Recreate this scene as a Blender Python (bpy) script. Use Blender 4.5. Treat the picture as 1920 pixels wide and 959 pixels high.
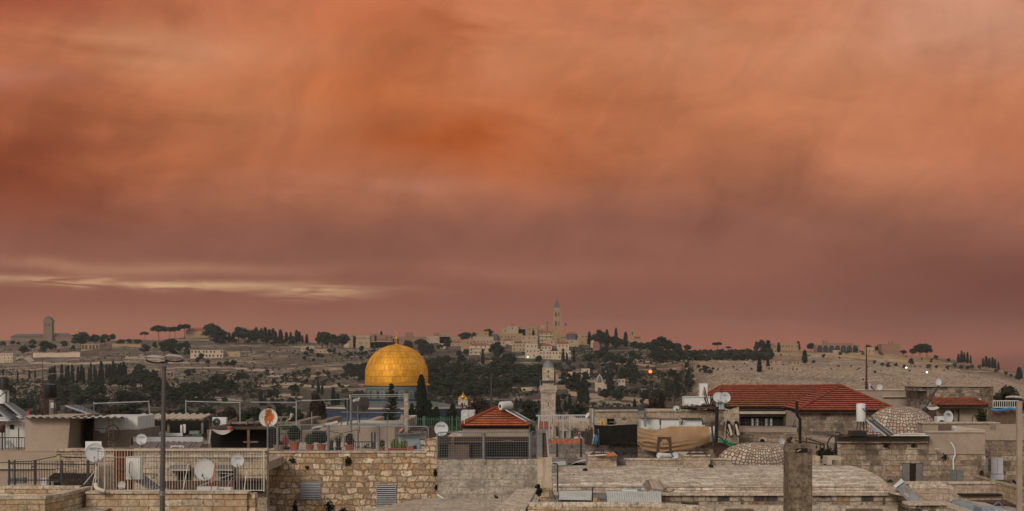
import bpy, bmesh, math, random
from math import sin, cos, pi, radians as R, atan2, sqrt, exp
from mathutils import Vector, Matrix, noise
random.seed(11)
rnd = random.random
def ru(a, b): return a + (b-a)*random.random()
for o in list(bpy.data.objects): bpy.data.objects.remove(o)
scn = bpy.context.scene
col = scn.collection

# ------------------------------------------------------------------ camera
FPX, HZ, CAMZ = 3000.0, 690.0, 20.0          # focal length and horizon row in photo pixels, camera height in metres
cd = bpy.data.cameras.new('camera'); cam = bpy.data.objects.new('camera', cd); col.objects.link(cam)
cam.location = (0, 0, CAMZ); cam.rotation_euler = (R(90), 0, 0)
cd.sensor_width = 36; cd.lens = 36*FPX/1920; cd.shift_y = (HZ-479.5)/1920
cd.clip_start = 0.5; cd.clip_end = 9000
scn.camera = cam
def P(px, py, D): return Vector(((px-960)/FPX*D, D, CAMZ-(py-HZ)/FPX*D))
def X(px, D): return (px-960)/FPX*D
def Z(py, D): return CAMZ-(py-HZ)/FPX*D
def S(px, D): return px/FPX*D

# ------------------------------------------------------------------ colour management
scn.view_settings.view_transform = 'Standard'; scn.view_settings.look = 'None'
scn.view_settings.gamma = 1; scn.view_settings.exposure = 0.0
scn.render.engine = 'CYCLES'
scn.cycles.use_adaptive_sampling = True; scn.cycles.adaptive_threshold = 0.02
scn.cycles.max_bounces = 5; scn.cycles.diffuse_bounces = 3; scn.cycles.glossy_bounces = 2
scn.cycles.transmission_bounces = 2; scn.cycles.volume_bounces = 1; scn.cycles.transparent_max_bounces = 8
scn.cycles.caustics_reflective = False; scn.cycles.caustics_refractive = False
scn.cycles.use_denoising = True

def lin(c):
    return tuple(((v/255)/12.92 if v/255 <= .04045 else ((v/255+.055)/1.055)**2.4) for v in c[:3])

# ------------------------------------------------------------------ world: evening sky
SUN_EL, SUN_AZ = 27, 207       # behind the camera, a little to its left
w = bpy.data.worlds.new('World'); scn.world = w; w.use_nodes = True
nt = w.node_tree; nt.nodes.clear()
class NT:
    def __init__(s, t): s.t = t
    def n(s, ty, **k):
        nd = s.t.nodes.new(ty)
        for a, b in k.items():
            setattr(nd, a, b)
        return nd
    def put(s, sock, v):
        if isinstance(v, bpy.types.NodeSocket): s.t.links.new(v, sock)
        else: sock.default_value = v
    def m(s, op, a, b=0.0, c=0.0, clamp=False):
        nd = s.n('ShaderNodeMath', operation=op, use_clamp=clamp)
        s.put(nd.inputs[0], a); s.put(nd.inputs[1], b); s.put(nd.inputs[2], c)
        return nd.outputs[0]
    def mix(s, f, a, b, mode='MIX'):
        nd = s.n('ShaderNodeMix', data_type='RGBA', blend_type=mode)
        s.put(nd.inputs[0], f)
        for i, v in ((6, a), (7, b)):
            if isinstance(v, tuple): v = tuple(v[:3])+(1,)
            s.put(nd.inputs[i], v)
        return nd.outputs[2]
    def xyz(s, v):
        nd = s.n('ShaderNodeSeparateXYZ'); s.put(nd.inputs[0], v); return nd.outputs
    def comb(s, x, y, z=0.0):
        nd = s.n('ShaderNodeCombineXYZ'); s.put(nd.inputs[0], x); s.put(nd.inputs[1], y); s.put(nd.inputs[2], z); return nd.outputs[0]
    def noise(s, v, sc, det=3, rough=.55, dist=0.0):
        nd = s.n('ShaderNodeTexNoise'); s.put(nd.inputs['Vector'], v); nd.inputs['Scale'].default_value = sc
        nd.inputs['Detail'].default_value = det; nd.inputs['Roughness'].default_value = rough; nd.inputs['Distortion'].default_value = dist
        return nd.outputs[0]
    def ramp(s, f, stops, interp='LINEAR'):
        nd = s.n('ShaderNodeValToRGB'); s.put(nd.inputs[0], f); cr = nd.color_ramp; cr.interpolation = interp
        while len(cr.elements) < len(stops): cr.elements.new(.5)
        for e, (p, c) in zip(cr.elements, stops):
            e.position = p; e.color = (c if isinstance(c, tuple) else (c, c, c))[:3]+(1,)
        return nd.outputs[0]
    def sstep(s, x, a, b):
        nd = s.n('ShaderNodeMapRange', interpolation_type='SMOOTHSTEP'); s.put(nd.inputs[0], x)
        nd.inputs[1].default_value = a; nd.inputs[2].default_value = b; return nd.outputs[0]
k = NT(nt)
tc = k.n('ShaderNodeTexCoord')
dx, dy, dz = k.xyz(tc.outputs['Generated'])
# azimuth and elevation of the looking direction (radians)
az = k.m('ARCTAN2', dx, dy)
el = k.m('ARCSINE', dz)
av = k.comb(az, k.m('MULTIPLY', el, 1.7))
n1 = k.noise(av, 7.0, 4, .5, .3)
n2 = k.noise(k.comb(k.m('ADD', az, k.m('MULTIPLY', el, .8)), k.m('MULTIPLY', el, 3.4), 3.1), 9.0, 5, .55, .6)
nw = k.m('SUBTRACT', n1, .5)
nv = k.m('SUBTRACT', n2, .5)
elw = k.m('ADD', el, k.m('MULTIPLY', nw, .035))
azw = k.m('ADD', az, k.m('MULTIPLY', nv, .12))
stops = [(0, (118,70,58)), (.010, (148,92,74)), (.030, (134,84,68)), (.043, (135,83,68)), (.063, (139,87,71)), (.083, (141,89,72)),
         (.103, (158,98,74)), (.130, (177,106,72)), (.163, (187,109,68)), (.197, (191,120,82)), (.23, (190,116,80)), (.30, (176,110,84))]
base = k.ramp(k.m('MULTIPLY', elw, 1/.30), [(p/.30, lin(c)) for p, c in stops])
def blob(a0, e0, sa, se, amp=1.0, A=None, E=None):
    p = k.m('DIVIDE', k.m('SUBTRACT', A or azw, a0), sa); q = k.m('DIVIDE', k.m('SUBTRACT', E or elw, e0), se)
    r = k.m('ADD', k.m('MULTIPLY', p, p), k.m('MULTIPLY', q, q))
    return k.m('MULTIPLY', k.m('EXPONENT', k.m('MULTIPLY', r, -1.0)), amp)
c = base
def A_(px): return math.atan((px-960)/FPX)
def E_(py): return math.atan((HZ-py)/FPX)
for px, py, wx, wy, amp, colr in [
    (40, 320, 330, 110, .92, (120,54,32)), (40, 10, 300, 90, .9, (152,74,52)), (40, 190, 150, 40, .5, (150,80,58)), (330, 115, 150, 50, .6, (203,142,106)), (20, 175, 110, 22, .45, (190,126,104)),
    (520, 215, 260, 60, .5, (198,128,88)), (850, 255, 190, 55, .95, (166,80,32)), (700, 150, 130, 90, .55, (182,96,50)), (720, 40, 190, 60, .5, (188,100,58)), (820, 40, 40, 50, .45, (168,84,50)),
    (940, 130, 60, 45, .5, (204,130,92)), (1130, 50, 200, 70, .4, (200,126,90)), (1050, 300, 160, 40, .6, (168,92,52)), (1380, 150, 240, 120, .6, (198,130,92)), (1290, 60, 60, 60, .4, (204,140,106)), (1850, 50, 260, 130, .75, (202,148,122)), (1650, 220, 200, 90, .4, (196,128,92)),
    (1880, 330, 150, 90, .35, (172,102,76)), (1420, 330, 200, 40, .35, (170,104,74)), (780, 350, 130, 16, .5, (178,120,96)), (450, 320, 300, 40, .5, (186,110,70)), (1150, 425, 330, 40, .55, (132,82,68)), (1750, 430, 260, 50, .4, (160,104,82)),
    (1700, 330, 160, 60, .5, (196,128,94)), (560, 380, 200, 30, .4, (176,110,78)), (1880, 560, 300, 90, .85, (112,64,54)), (500, 470, 460, 24, .55, (134,86,72)), (960, 512, 240, 20, .5, (160,106,84)), (100, 610, 420, 36, .7, (160,104,78)), (620, 600, 260, 24, .4, (148,96,76)), (1500, 640, 300, 26, .5, (150,92,72)), (250, 500, 260, 12, .7, (172,124,96)),
    ]:
    c = k.mix(blob(A_(px), E_(py), wx/FPX, wy/FPX, amp), c, lin(colr))
# thin bright gap between the cloud decks, low on the left
els = k.m('ADD', k.m('ADD', el, k.m('MULTIPLY', az, .022)), k.m('MULTIPLY', nv, .012))
streak = blob(A_(260), E_(535)+A_(260)*.022, 330/FPX, 8/FPX, .85, az, els)
streak2 = blob(A_(590), E_(550)+A_(590)*.022, 95/FPX, 10/FPX, .9, az, els)
n3 = k.noise(k.comb(k.m('MULTIPLY', az, 6.0), k.m('MULTIPLY', el, 70.0), 1.7), 3.0, 4, .6, .8)
gate = k.sstep(n3, .30, .62)
c = k.mix(k.m('MULTIPLY', k.m('MAXIMUM', streak, streak2), gate), c, lin((214,172,130)))
# soft cloud texture
n4 = k.noise(k.comb(k.m('ADD', az, k.m('MULTIPLY', el, -.45)), k.m('MULTIPLY', el, 1.1), 8.3), 24.0, 6, .62, .8)
n5 = k.noise(k.comb(k.m('MULTIPLY', k.m('ADD', az, k.m('MULTIPLY', el, -.30)), 3.0), k.m('MULTIPLY', el, .8), 1.3), 12.0, 4, .6, .3)
tex = k.m('ADD', k.m('ADD', k.m('MULTIPLY', nw, .62), k.m('MULTIPLY', nv, .45)), k.m('ADD', k.m('MULTIPLY', k.m('SUBTRACT', n4, .5), .50), k.m('MULTIPLY', k.m('SUBTRACT', n5, .5), .16)))
tg = k.sstep(el, .03, .11)
g = k.m('ADD', 1.0, k.m('MULTIPLY', tex, k.m('ADD', k.m('MULTIPLY', tg, .8), .2)))
vm = k.n('ShaderNodeVectorMath', operation='SCALE'); k.put(vm.inputs[0], c); k.put(vm.inputs['Scale'], g)
front = vm.outputs[0]
sky = k.n('ShaderNodeTexSky', sky_type='NISHITA', sun_disc=False, sun_elevation=R(SUN_EL), sun_rotation=R(SUN_AZ), altitude=700, dust_density=3.0)
skb = k.n('ShaderNodeBackground'); nt.links.new(sky.outputs[0], skb.inputs[0]); skb.inputs[1].default_value = 0.085
# high overcast over the rest of the sky: even pale cloud
ocb = k.n('ShaderNodeBackground'); k.put(ocb.inputs[0], k.mix(k.noise(tc.outputs['Generated'], 2.2, 4), (.62,.53,.46), (.84,.73,.63))); ocb.inputs[1].default_value = .88
rest = k.n('ShaderNodeMixShader'); rest.inputs[0].default_value = .62
nt.links.new(skb.outputs[0], rest.inputs[1]); nt.links.new(ocb.outputs[0], rest.inputs[2])
fb = k.n('ShaderNodeBackground'); nt.links.new(front, fb.inputs[0]); fb.inputs[1].default_value = 1.0
fm = k.m('MULTIPLY', k.sstep(dy, .55, .85), k.m('SUBTRACT', 1.0, k.sstep(el, .32, .60)))
mx = k.n('ShaderNodeMixShader'); k.put(mx.inputs[0], fm)
nt.links.new(rest.outputs[0], mx.inputs[1]); nt.links.new(fb.outputs[0], mx.inputs[2])
out = k.n('ShaderNodeOutputWorld'); nt.links.new(mx.outputs[0], out.inputs[0])
# ------------------------------------------------------------------ veiled sun
sd = bpy.data.lights.new('sun', 'SUN'); so = bpy.data.objects.new('sun', sd); col.objects.link(so)
sd.energy = 1.5; sd.angle = R(16); sd.color = (1.0, .86, .74)
so.location = (0, -40, 60)
sdir = Vector((sin(R(SUN_AZ))*cos(R(SUN_EL)), cos(R(SUN_AZ))*cos(R(SUN_EL)), sin(R(SUN_EL))))
so.rotation_euler = sdir.to_track_quat('Z', 'Y').to_euler()

# ------------------------------------------------------------------ materials
MATS = {}
def newmat(name, rough=.85, metal=0.0, spec=.3):
    m = bpy.data.materials.new(name); m.use_nodes = True
    t = NT(m.node_tree); b = m.node_tree.nodes['Principled BSDF']
    b.inputs['Roughness'].default_value = rough; b.inputs['Metallic'].default_value = metal
    b.inputs['Specular IOR Level'].default_value = spec
    t.b = b; t.o = t.n('ShaderNodeTexCoord').outputs['Object']; MATS[name] = m
    return m, t
def bump(t, h, dist, strength=.6):
    nd = t.n('ShaderNodeBump'); nd.inputs['Strength'].default_value = strength; nd.inputs['Distance'].default_value = dist
    t.put(nd.inputs['Height'], h); t.t.links.new(nd.outputs[0], t.b.inputs['Normal'])
def sc(c, f): return tuple(min(1, v*f) for v in c)
def plain(name, c, rough=.85, metal=0., var=.18, scale=1.5, stain=0.0, stainc=(.06,.05,.04), bmp=.0, spec=.3, streak=False, bs=18.):
    """weathered painted, plastered, metal or cloth surface"""
    m, t = newmat(name, rough, metal, spec)
    a = t.noise(t.o, scale, 5, .6); b_ = t.noise(t.o, scale*9, 3, .6)
    f = t.m('ADD', t.m('MULTIPLY', a, .6), t.m('MULTIPLY', b_, .4))
    cc = t.ramp(f, [(.28, sc(c, max(.2, 1-var*2.2))), (.5, c), (.72, sc(c, 1+var*1.5))])
    if stain:
        v = t.o
        if streak:
            x, y, z = t.xyz(t.o); v = t.comb(t.m('MULTIPLY', x, 2.6), t.m('MULTIPLY', y, 2.6), t.m('MULTIPLY', z, .35))
        s = t.noise(v, 1.1, 5, .65)
        cc = t.mix(t.m('MULTIPLY', t.sstep(s, .5, .68), stain), cc, stainc)
    t.put(t.b.inputs['Base Color'], cc)
    if bmp: bump(t, t.noise(t.o, bs, 3), bmp)
    return m
def ashlar(name, tones, bw, bh, mortar=(.12,.10,.08), ms=.012, wallmap=True, squash=1., stain=.3, stainc=(.07,.06,.05), bmp=.02, grime=.25, warmband=None, wob=0., ss=.55, con=1.):
    """cut stone laid in courses; tones = list of colours a block can have"""
    m, t = newmat(name, .9)
    x, y, z = t.xyz(t.o)
    wv = t.noise(t.o, .9, 2)
    if wallmap: v = t.comb(t.m('ADD', x, y), t.m('ADD', z, t.m('MULTIPLY', wv, .05)), 0.)
    else: v = t.comb(x, t.m('ADD', t.m('ADD', y, z), t.m('MULTIPLY', wv, .08)), 0.)
    if wob:
        a1, b1, c1 = t.xyz(v)
        v = t.comb(t.m('ADD', a1, t.m('MULTIPLY', t.m('SUBTRACT', t.noise(t.o, 2.3, 2), .5), wob*2.2)), t.m('ADD', b1, t.m('MULTIPLY', t.m('SUBTRACT', t.noise(t.comb(y, x, z), 2.9, 2), .5), wob)))
    br = t.n('ShaderNodeTexBrick'); t.put(br.inputs['Vector'], v)
    br.inputs['Color1'].default_value = (0,0,0,1); br.inputs['Color2'].default_value = (1,1,1,1); br.inputs['Mortar'].default_value = (.5,.5,.5,1)
    br.inputs['Scale'].default_value = 1; br.inputs['Mortar Size'].default_value = ms; br.inputs['Mortar Smooth'].default_value = .3
    br.inputs['Brick Width'].default_value = bw; br.inputs['Row Height'].default_value = bh; br.offset = .42; br.squash = squash; br.squash_frequency = 3
    n = len(tones)
    cc = t.ramp(br.outputs['Color'], [((i+.0)/n, tones[i]) for i in range(n)], 'CONSTANT')
    a = t.noise(t.o, 3.5, 5, .62)
    cc = t.mix(1.0, cc, t.ramp(a, [(.32, 1-.38*con), (.5, 1.), (.70, 1+.26*con)]), 'MULTIPLY')
    cc = t.mix(1.0, cc, t.ramp(t.noise(t.o, 10., 4, .75), [(.34, 1-.48*con), (.5, 1.), (.68, 1+.26*con)]), 'MULTIPLY')
    cc = t.mix(t.m('MULTIPLY', t.sstep(t.noise(t.o, 7.5, 3, .6), .60, .68), .55), cc, (.07,.055,.045))
    s = t.noise(t.o, ss, 6, .7)
    cc = t.mix(t.m('MULTIPLY', t.sstep(s, .51, .62), stain), cc, stainc)
    s2 = t.noise(t.comb(x, y, t.m('MULTIPLY', z, 1.)), 2.4, 5, .75)
    cc = t.mix(t.m('MULTIPLY', t.sstep(s2, .58, .70), grime), cc, (.05,.042,.035))
    if warmband:
        s3 = t.noise(t.o, .8, 4); cc = t.mix(t.m('MULTIPLY', t.sstep(s3, .48, .62), .5), cc, warmband)
    cc = t.mix(t.m('MULTIPLY', br.outputs['Fac'], .75), cc, mortar)
    t.put(t.b.inputs['Base Color'], cc)
    bump(t, t.m('ADD', t.m('MULTIPLY', br.outputs['Fac'], -1.), t.m('MULTIPLY', a, .6)), bmp)
    return m
def rubble(name, tones, sx=3., sy=4.2, rnds=.75, mortar=(.20,.15,.11), mw=.06, stain=.4, bmp=.05, plan=False, stainc=(.06,.05,.04), mode='wall'):
    """rough stones, roughly coursed"""
    m, t = newmat(name, .92)
    x, y, z = t.xyz(t.o)
    wv = t.m('MULTIPLY', t.noise(t.o, 1.3, 2), .25)
    if mode == 'wall': v = t.comb(t.m('MULTIPLY', t.m('ADD', x, y), sx), t.m('MULTIPLY', t.m('ADD', z, wv), sy), 0.)
    elif mode == 'dome':
        at = t.m('ARCTAN2', x, t.m('MULTIPLY', y, -1.))
        rr_ = t.m('SQRT', t.m('ADD', t.m('MULTIPLY', x, x), t.m('MULTIPLY', y, y)))
        v = t.comb(t.m('MULTIPLY', at, sx), t.m('MULTIPLY', t.m('ARCTAN2', z, rr_), sy), 0.)
    else: v = t.comb(t.m('MULTIPLY', x, sx), t.m('MULTIPLY', y, sy), 0.)
    def vor(feat):
        nd = t.n('ShaderNodeTexVoronoi', feature=feat, voronoi_dimensions='2D'); t.put(nd.inputs['Vector'], v)
        nd.inputs['Scale'].default_value = 1; nd.inputs['Randomness'].default_value = rnds
        return nd
    f1 = vor('F1'); de = vor('DISTANCE_TO_EDGE')
    rr = t.xyz(f1.outputs['Color'])[0]
    n = len(tones)
    cc = t.ramp(rr, [(i/n, tones[i]) for i in range(n)], 'CONSTANT')
    a = t.noise(t.o, 5., 5, .65)
    cc = t.mix(1.0, cc, t.ramp(a, [(.3, .68), (.5, 1.), (.72, 1.2)]), 'MULTIPLY')
    s = t.noise(t.o, .6, 6, .72)
    cc = t.mix(t.m('MULTIPLY', t.sstep(s, .5, .68), stain), cc, stainc)
    s2 = t.noise(t.o, 3.0, 5, .75)
    cc = t.mix(t.m('MULTIPLY', t.sstep(s2, .60, .70), .5), cc, (.05,.042,.035))
    e = t.sstep(de.outputs['Distance'], mw*.3, mw*1.6)
    cc = t.mix(e, mortar, cc)
    t.put(t.b.inputs['Base Color'], cc)
    bump(t, t.m('ADD', e, t.m('MULTIPLY', a, .5)), bmp, .8)
    return m
def stripes(name, c, c2, period, axis=0, rough=.5, metal=.0, stain=.3, stainc=(.10,.05,.03), duty=.12):
    m, t = newmat(name, rough, metal)
    s = t.xyz(t.o)[axis]
    f = t.m('FRACT', t.m('DIVIDE', s, period))
    a = t.noise(t.o, 2.5, 5, .65)
    cc = t.mix(t.m('LESS_THAN', f, duty), t.ramp(a, [(.3, sc(c, .78)), (.7, sc(c, 1.12))]), c2)
    s2 = t.noise(t.o, 1.4, 5, .7)
    cc = t.mix(t.m('MULTIPLY', t.sstep(s2, .52, .68), stain), cc, stainc)
    t.put(t.b.inputs['Base Color'], cc)
    return m
def cloth(name, c, rough=.95):
    m, t = newmat(name, rough, 0, .1)
    a = t.noise(t.o, 2.0, 4); wv = t.noise(t.o, 60., 2)
    t.put(t.b.inputs['Base Color'], t.ramp(t.m('ADD', t.m('MULTIPLY', a, .7), t.m('MULTIPLY', wv, .3)), [(.3, sc(c, .8)), (.7, sc(c, 1.15))]))
    return m
def leafmat(name, c1, c2):
    m, t = newmat(name, .8, 0, .12)
    a = t.noise(t.o, .45, 4); b_ = t.noise(t.o, 2.7, 2)
    oi = t.n('ShaderNodeObjectInfo').outputs['Random']
    f = t.m('ADD', t.m('ADD', t.m('MULTIPLY', a, .5), t.m('MULTIPLY', b_, .3)), t.m('MULTIPLY', oi, .25))
    t.put(t.b.inputs['Base Color'], t.ramp(f, [(.3, c1), (.75, c2)]))
    return m
# stone family
LS = [(.36,.28,.20), (.42,.34,.25), (.31,.24,.17), (.46,.37,.28), (.40,.29,.19), (.34,.27,.21)]
ashlar('stone_parapet', [(.46,.355,.235),(.53,.42,.29),(.39,.29,.185),(.58,.475,.34),(.46,.32,.19)], .62, .20, warmband=(.40,.25,.13), grime=.4, stain=.15)
ashlar('stone_terrace', [(.38,.30,.21),(.42,.34,.25),(.34,.27,.20),(.45,.37,.28)], .75, .25, stain=.2, grime=.3)
ashlar('stone_smooth', [(.40,.32,.24),(.44,.36,.27),(.37,.29,.22)], .95, .30, stain=.12, grime=.15, ms=.008)
ashlar('stone_roofing', [(.48,.41,.32),(.60,.53,.43),(.42,.34,.26),(.68,.61,.51),(.49,.39,.30),(.55,.48,.38)], .85, .235, wallmap=False, stain=.4, stainc=(.33,.26,.21), grime=.3, mortar=(.20,.155,.12), ms=.018, bmp=.05, wob=.05)
ashlar('stone_ledge', [(.48,.40,.31),(.52,.44,.34),(.44,.36,.28)], .9, 5.0, mortar=(.16,.13,.1), stain=.2, grime=.25)
ashlar('stone_sooty', [(.07,.06,.055),(.38,.31,.24),(.42,.35,.28),(.40,.33,.26),(.30,.20,.11),(.20,.165,.13),(.36,.30,.23),(.40,.33,.25)], .42, .21, ss=2.3, stain=.95, stainc=(.045,.038,.033), grime=1., ms=.02, bmp=.05, squash=1.4, wob=.05)
ashlar('stone_old_house', [(.33,.255,.185),(.38,.30,.22),(.28,.215,.16),(.35,.25,.17),(.43,.36,.28),(.22,.17,.13),(.37,.29,.21)], .44, .235, mortar=(.15,.12,.095), stain=.55, ss=1.1, grime=.8, ms=.014, bmp=.05, squash=1.3, wob=.05)
ashlar('stone_weathered', [(.25,.19,.14),(.31,.245,.18),(.20,.15,.115),(.35,.28,.20),(.27,.20,.14),(.13,.10,.08)], .42, .22, stain=.6, ss=1.3, grime=.9, ms=.014, bmp=.05, squash=1.3, wob=.08)
ashlar('stone_grey_block', [(.20,.18,.155),(.235,.21,.18),(.18,.16,.14)], .55, .28, stain=.35, grime=.4, ms=.02)
ashlar('stone_minaret', [(.46,.39,.30),(.52,.45,.36),(.42,.35,.27),(.38,.31,.24)], .9, .42, stain=.25, grime=.35, ms=.02)
ashlar('paving_stone', [(.46,.38,.29),(.50,.42,.33),(.42,.35,.27)], .55, .55, wallmap=False, stain=.35, stainc=(.24,.18,.13), grime=.2, mortar=(.22,.17,.12))
ashlar('stone_rough_wall', [(.47,.34,.22),(.57,.45,.31),(.41,.29,.18),(.66,.55,.41),(.48,.30,.15),(.34,.25,.17),(.55,.42,.27),(.62,.50,.35)], .36, .225, mortar=(.20,.135,.085), ms=.026, stain=.5, ss=1.5, stainc=(.24,.17,.11), grime=.8, squash=.62, bmp=.10, wob=.22)
rubble('stone_dome_cobble', [(.50,.42,.34),(.42,.33,.26),(.56,.49,.41),(.45,.33,.26),(.40,.34,.28)], 13., 4.6, .55, mortar=(.115,.088,.068), mw=.10, stain=.12, mode='dome')
rubble('stone_vault_cobble', [(.52,.45,.37),(.46,.38,.30),(.58,.51,.43),(.48,.38,.31)], 3.7, 4.6, .55, mortar=(.115,.088,.068), mw=.10, stain=.12, mode='wallz')
ashlar('concrete_grey', [(.35,.31,.25),(.37,.33,.27),(.33,.29,.235)], .55, .27, mortar=(.27,.235,.19), ms=.018, stain=.75, ss=1.0, stainc=(.17,.14,.11), grime=.8, bmp=.04, wob=.1, con=1.1)
plain('concrete_pier', (.46,.39,.29), stain=.5, stainc=(.22,.17,.12), streak=True, bmp=.02)
ashlar('concrete_chimney', [(.17,.13,.088),(.16,.122,.082)], 9., 9., ms=0., con=1.35, stain=.7, ss=1.6, stainc=(.075,.056,.038), grime=1., bmp=.05)
plain('plaster_beige', (.35,.28,.215), var=.08, stain=.12, stainc=(.22,.18,.14))
plain('plaster_tan', (.33,.265,.205), var=.16, stain=.35, stainc=(.25,.19,.13), streak=True)
plain('plaster_pale', (.44,.38,.30), var=.1, stain=.3, stainc=(.26,.21,.16))
plain('plaster_white', (.55,.55,.53), var=.12, stain=.5, stainc=(.20,.18,.16), streak=True)
plain('plaster_grey_brown', (.20,.165,.13), var=.12, stain=.3)
plain('far_stone', (.36,.265,.18), var=.1, stain=.15, scale=.1)
plain('far_stone_warm', (.31,.21,.12), var=.1, stain=.15, scale=.1)
plain('grave_stone', (.32,.245,.185), var=.5, scale=.5)
plain('church_stone', (.19,.135,.09), var=.1, scale=.1)
plain('tower_stone', (.31,.215,.12), var=.1, scale=.1)
plain('far_stone_pale', (.47,.375,.275), var=.1, stain=.1, scale=.1)
plain('far_stone_pink', (.24,.135,.095), var=.1, stain=.1, scale=.1)
plain('far_red_roof', (.24,.08,.05), var=.15, scale=.2)
plain('far_window', (.035,.035,.04), .4, var=.1)
plain('slate_dark', (.09,.09,.10), .6)
plain('lead_dome', (.20,.22,.25), .55, .3, var=.3, scale=.5, stain=.3, stainc=(.28,.27,.26), streak=True)
plain('tile_roof_clay', (.30,.074,.034), .85, var=.42, stain=.6, stainc=(.20,.07,.045), scale=2.5)
plain('tile_roof_bright', (.43,.115,.045), .85, var=.4, stain=.5, stainc=(.24,.09,.05), scale=2.5)
plain('tile_ridge', (.21,.055,.028), .85, var=.4, scale=2.)
plain('tile_butt_shade', (.04,.016,.012), .9)  # near-black colour paints the shadow gap under each tile row
plain('tile_brown', (.07,.045,.035), .9, var=.3)
plain('white_enamel', (.62,.64,.62), .45, var=.06, stain=.25, stainc=(.42,.38,.33), spec=.4)
plain('white_dish', (.50,.52,.53), .5, var=.05, stain=.2, stainc=(.38,.37,.35), spec=.3)
plain('grey_metal', (.20,.21,.215), .5, .5, var=.2, stain=.3, stainc=(.15,.09,.06))
plain('galvanised', (.33,.35,.36), .45, .55, var=.2)
plain('dark_steel', (.05,.05,.052), .6, .4, var=.2)
plain('rust_steel', (.075,.04,.028), .9, .1, var=.4)
plain('rust_orange', (.42,.12,.035), .85, var=.2)
plain('cream_paint', (.55,.50,.42), .55, var=.1, stain=.4, stainc=(.30,.18,.10))
plain('lamp_shell', (.36,.335,.305), .6)
plain('lamp_grey', (.085,.08,.074), .5, .2, var=.12)
plain('black_plastic', (.02,.018,.017), .5, var=.2)
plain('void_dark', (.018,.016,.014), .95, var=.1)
plain('wood_dark', (.07,.05,.038), .9, var=.3, scale=3)
plain('wood_grey', (.20,.165,.135), .9, var=.3, scale=3)
plain('wood_brown', (.14,.095,.07), .9, var=.3, scale=3)
plain('terracotta', (.34,.10,.055), .85, var=.12)
plain('terracotta_pale', (.40,.24,.14), .85, var=.12)
plain('rubber', (.025,.025,.025), .7)
plain('blue_tin', (.25,.31,.35), .55, .2, var=.15, stain=.4, stainc=(.16,.13,.11), streak=True)
plain('glass_dark', (.03,.035,.04), .55, spec=.6)
plain('curtain', (.40,.38,.36), .9)
plain('shutter_grey', (.15,.15,.14), .7, var=.2)
plain('shutter_pale', (.42,.43,.44), .7, var=.1)
plain('pink_paint', (.50,.32,.27), .8, var=.12)
plain('red_paint', (.45,.05,.05), .6); plain('yellow_paint', (.6,.4,.04), .6); plain('orange_paint', (.50,.14,.03), .7)
plain('blue_ink', (.06,.07,.22), .6, var=.05); plain('teal_ink', (.10,.22,.32), .6, var=.05)
plain('green_paint', (.06,.13,.08), .7)
plain('green_net', (.0,.30,.16), .6, var=.3)
plain('blue_tarp', (.02,.19,.38), .5, var=.2)
plain('light_blue_cloth', (.12,.42,.62), .8); plain('white_cloth', (.62,.62,.62), .9, var=.1, bmp=.02)
plain('pink_cloth', (.45,.20,.20), .9); plain('red_cloth', (.35,.03,.06), .9); plain('ochre_cloth', (.42,.28,.16), .9)
cloth('tan_tarp', (.34,.22,.125)); cloth('black_shade', (.018,.016,.014)); cloth('brown_shade', (.055,.042,.034)); cloth('grey_cloth', (.42,.39,.36))
stripes('tin_grey', (.13,.125,.125), (.05,.05,.05), .22, 0); stripes('tin_rust', (.22,.075,.03), (.09,.03,.015), .12, 0)
stripes('tin_cream', (.55,.50,.40), (.40,.34,.25), .25, 0, .6); stripes('tin_white', (.50,.54,.50), (.38,.41,.38), .10, 0, .5)
stripes('louvre', (.42,.43,.44), (.06,.06,.06), .075, 2, .5, duty=.3)
stripes('collector', (.10,.11,.13), (.30,.31,.32), .16, 0, .7, duty=.10, stain=.1)
leafmat('needle_dark', (.012,.018,.012), (.032,.042,.026)); leafmat('needle_green', (.013,.019,.010), (.034,.043,.024))
leafmat('leaf_olive', (.022,.026,.017), (.06,.063,.042)); leafmat('leaf_pot', (.03,.05,.015), (.09,.12,.04)); leafmat('leaf_dark', (.015,.018,.01),(.045,.05,.025))
leafmat('leaf_cactus', (.08,.11,.04), (.16,.19,.07)); leafmat('twig', (.06,.045,.035), (.12,.09,.07)); leafmat('leaf_brown', (.03,.02,.014), (.06,.04,.026))
plain('bark', (.07,.05,.04), .95, var=.3)
def M(n): return MATS[n]

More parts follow.
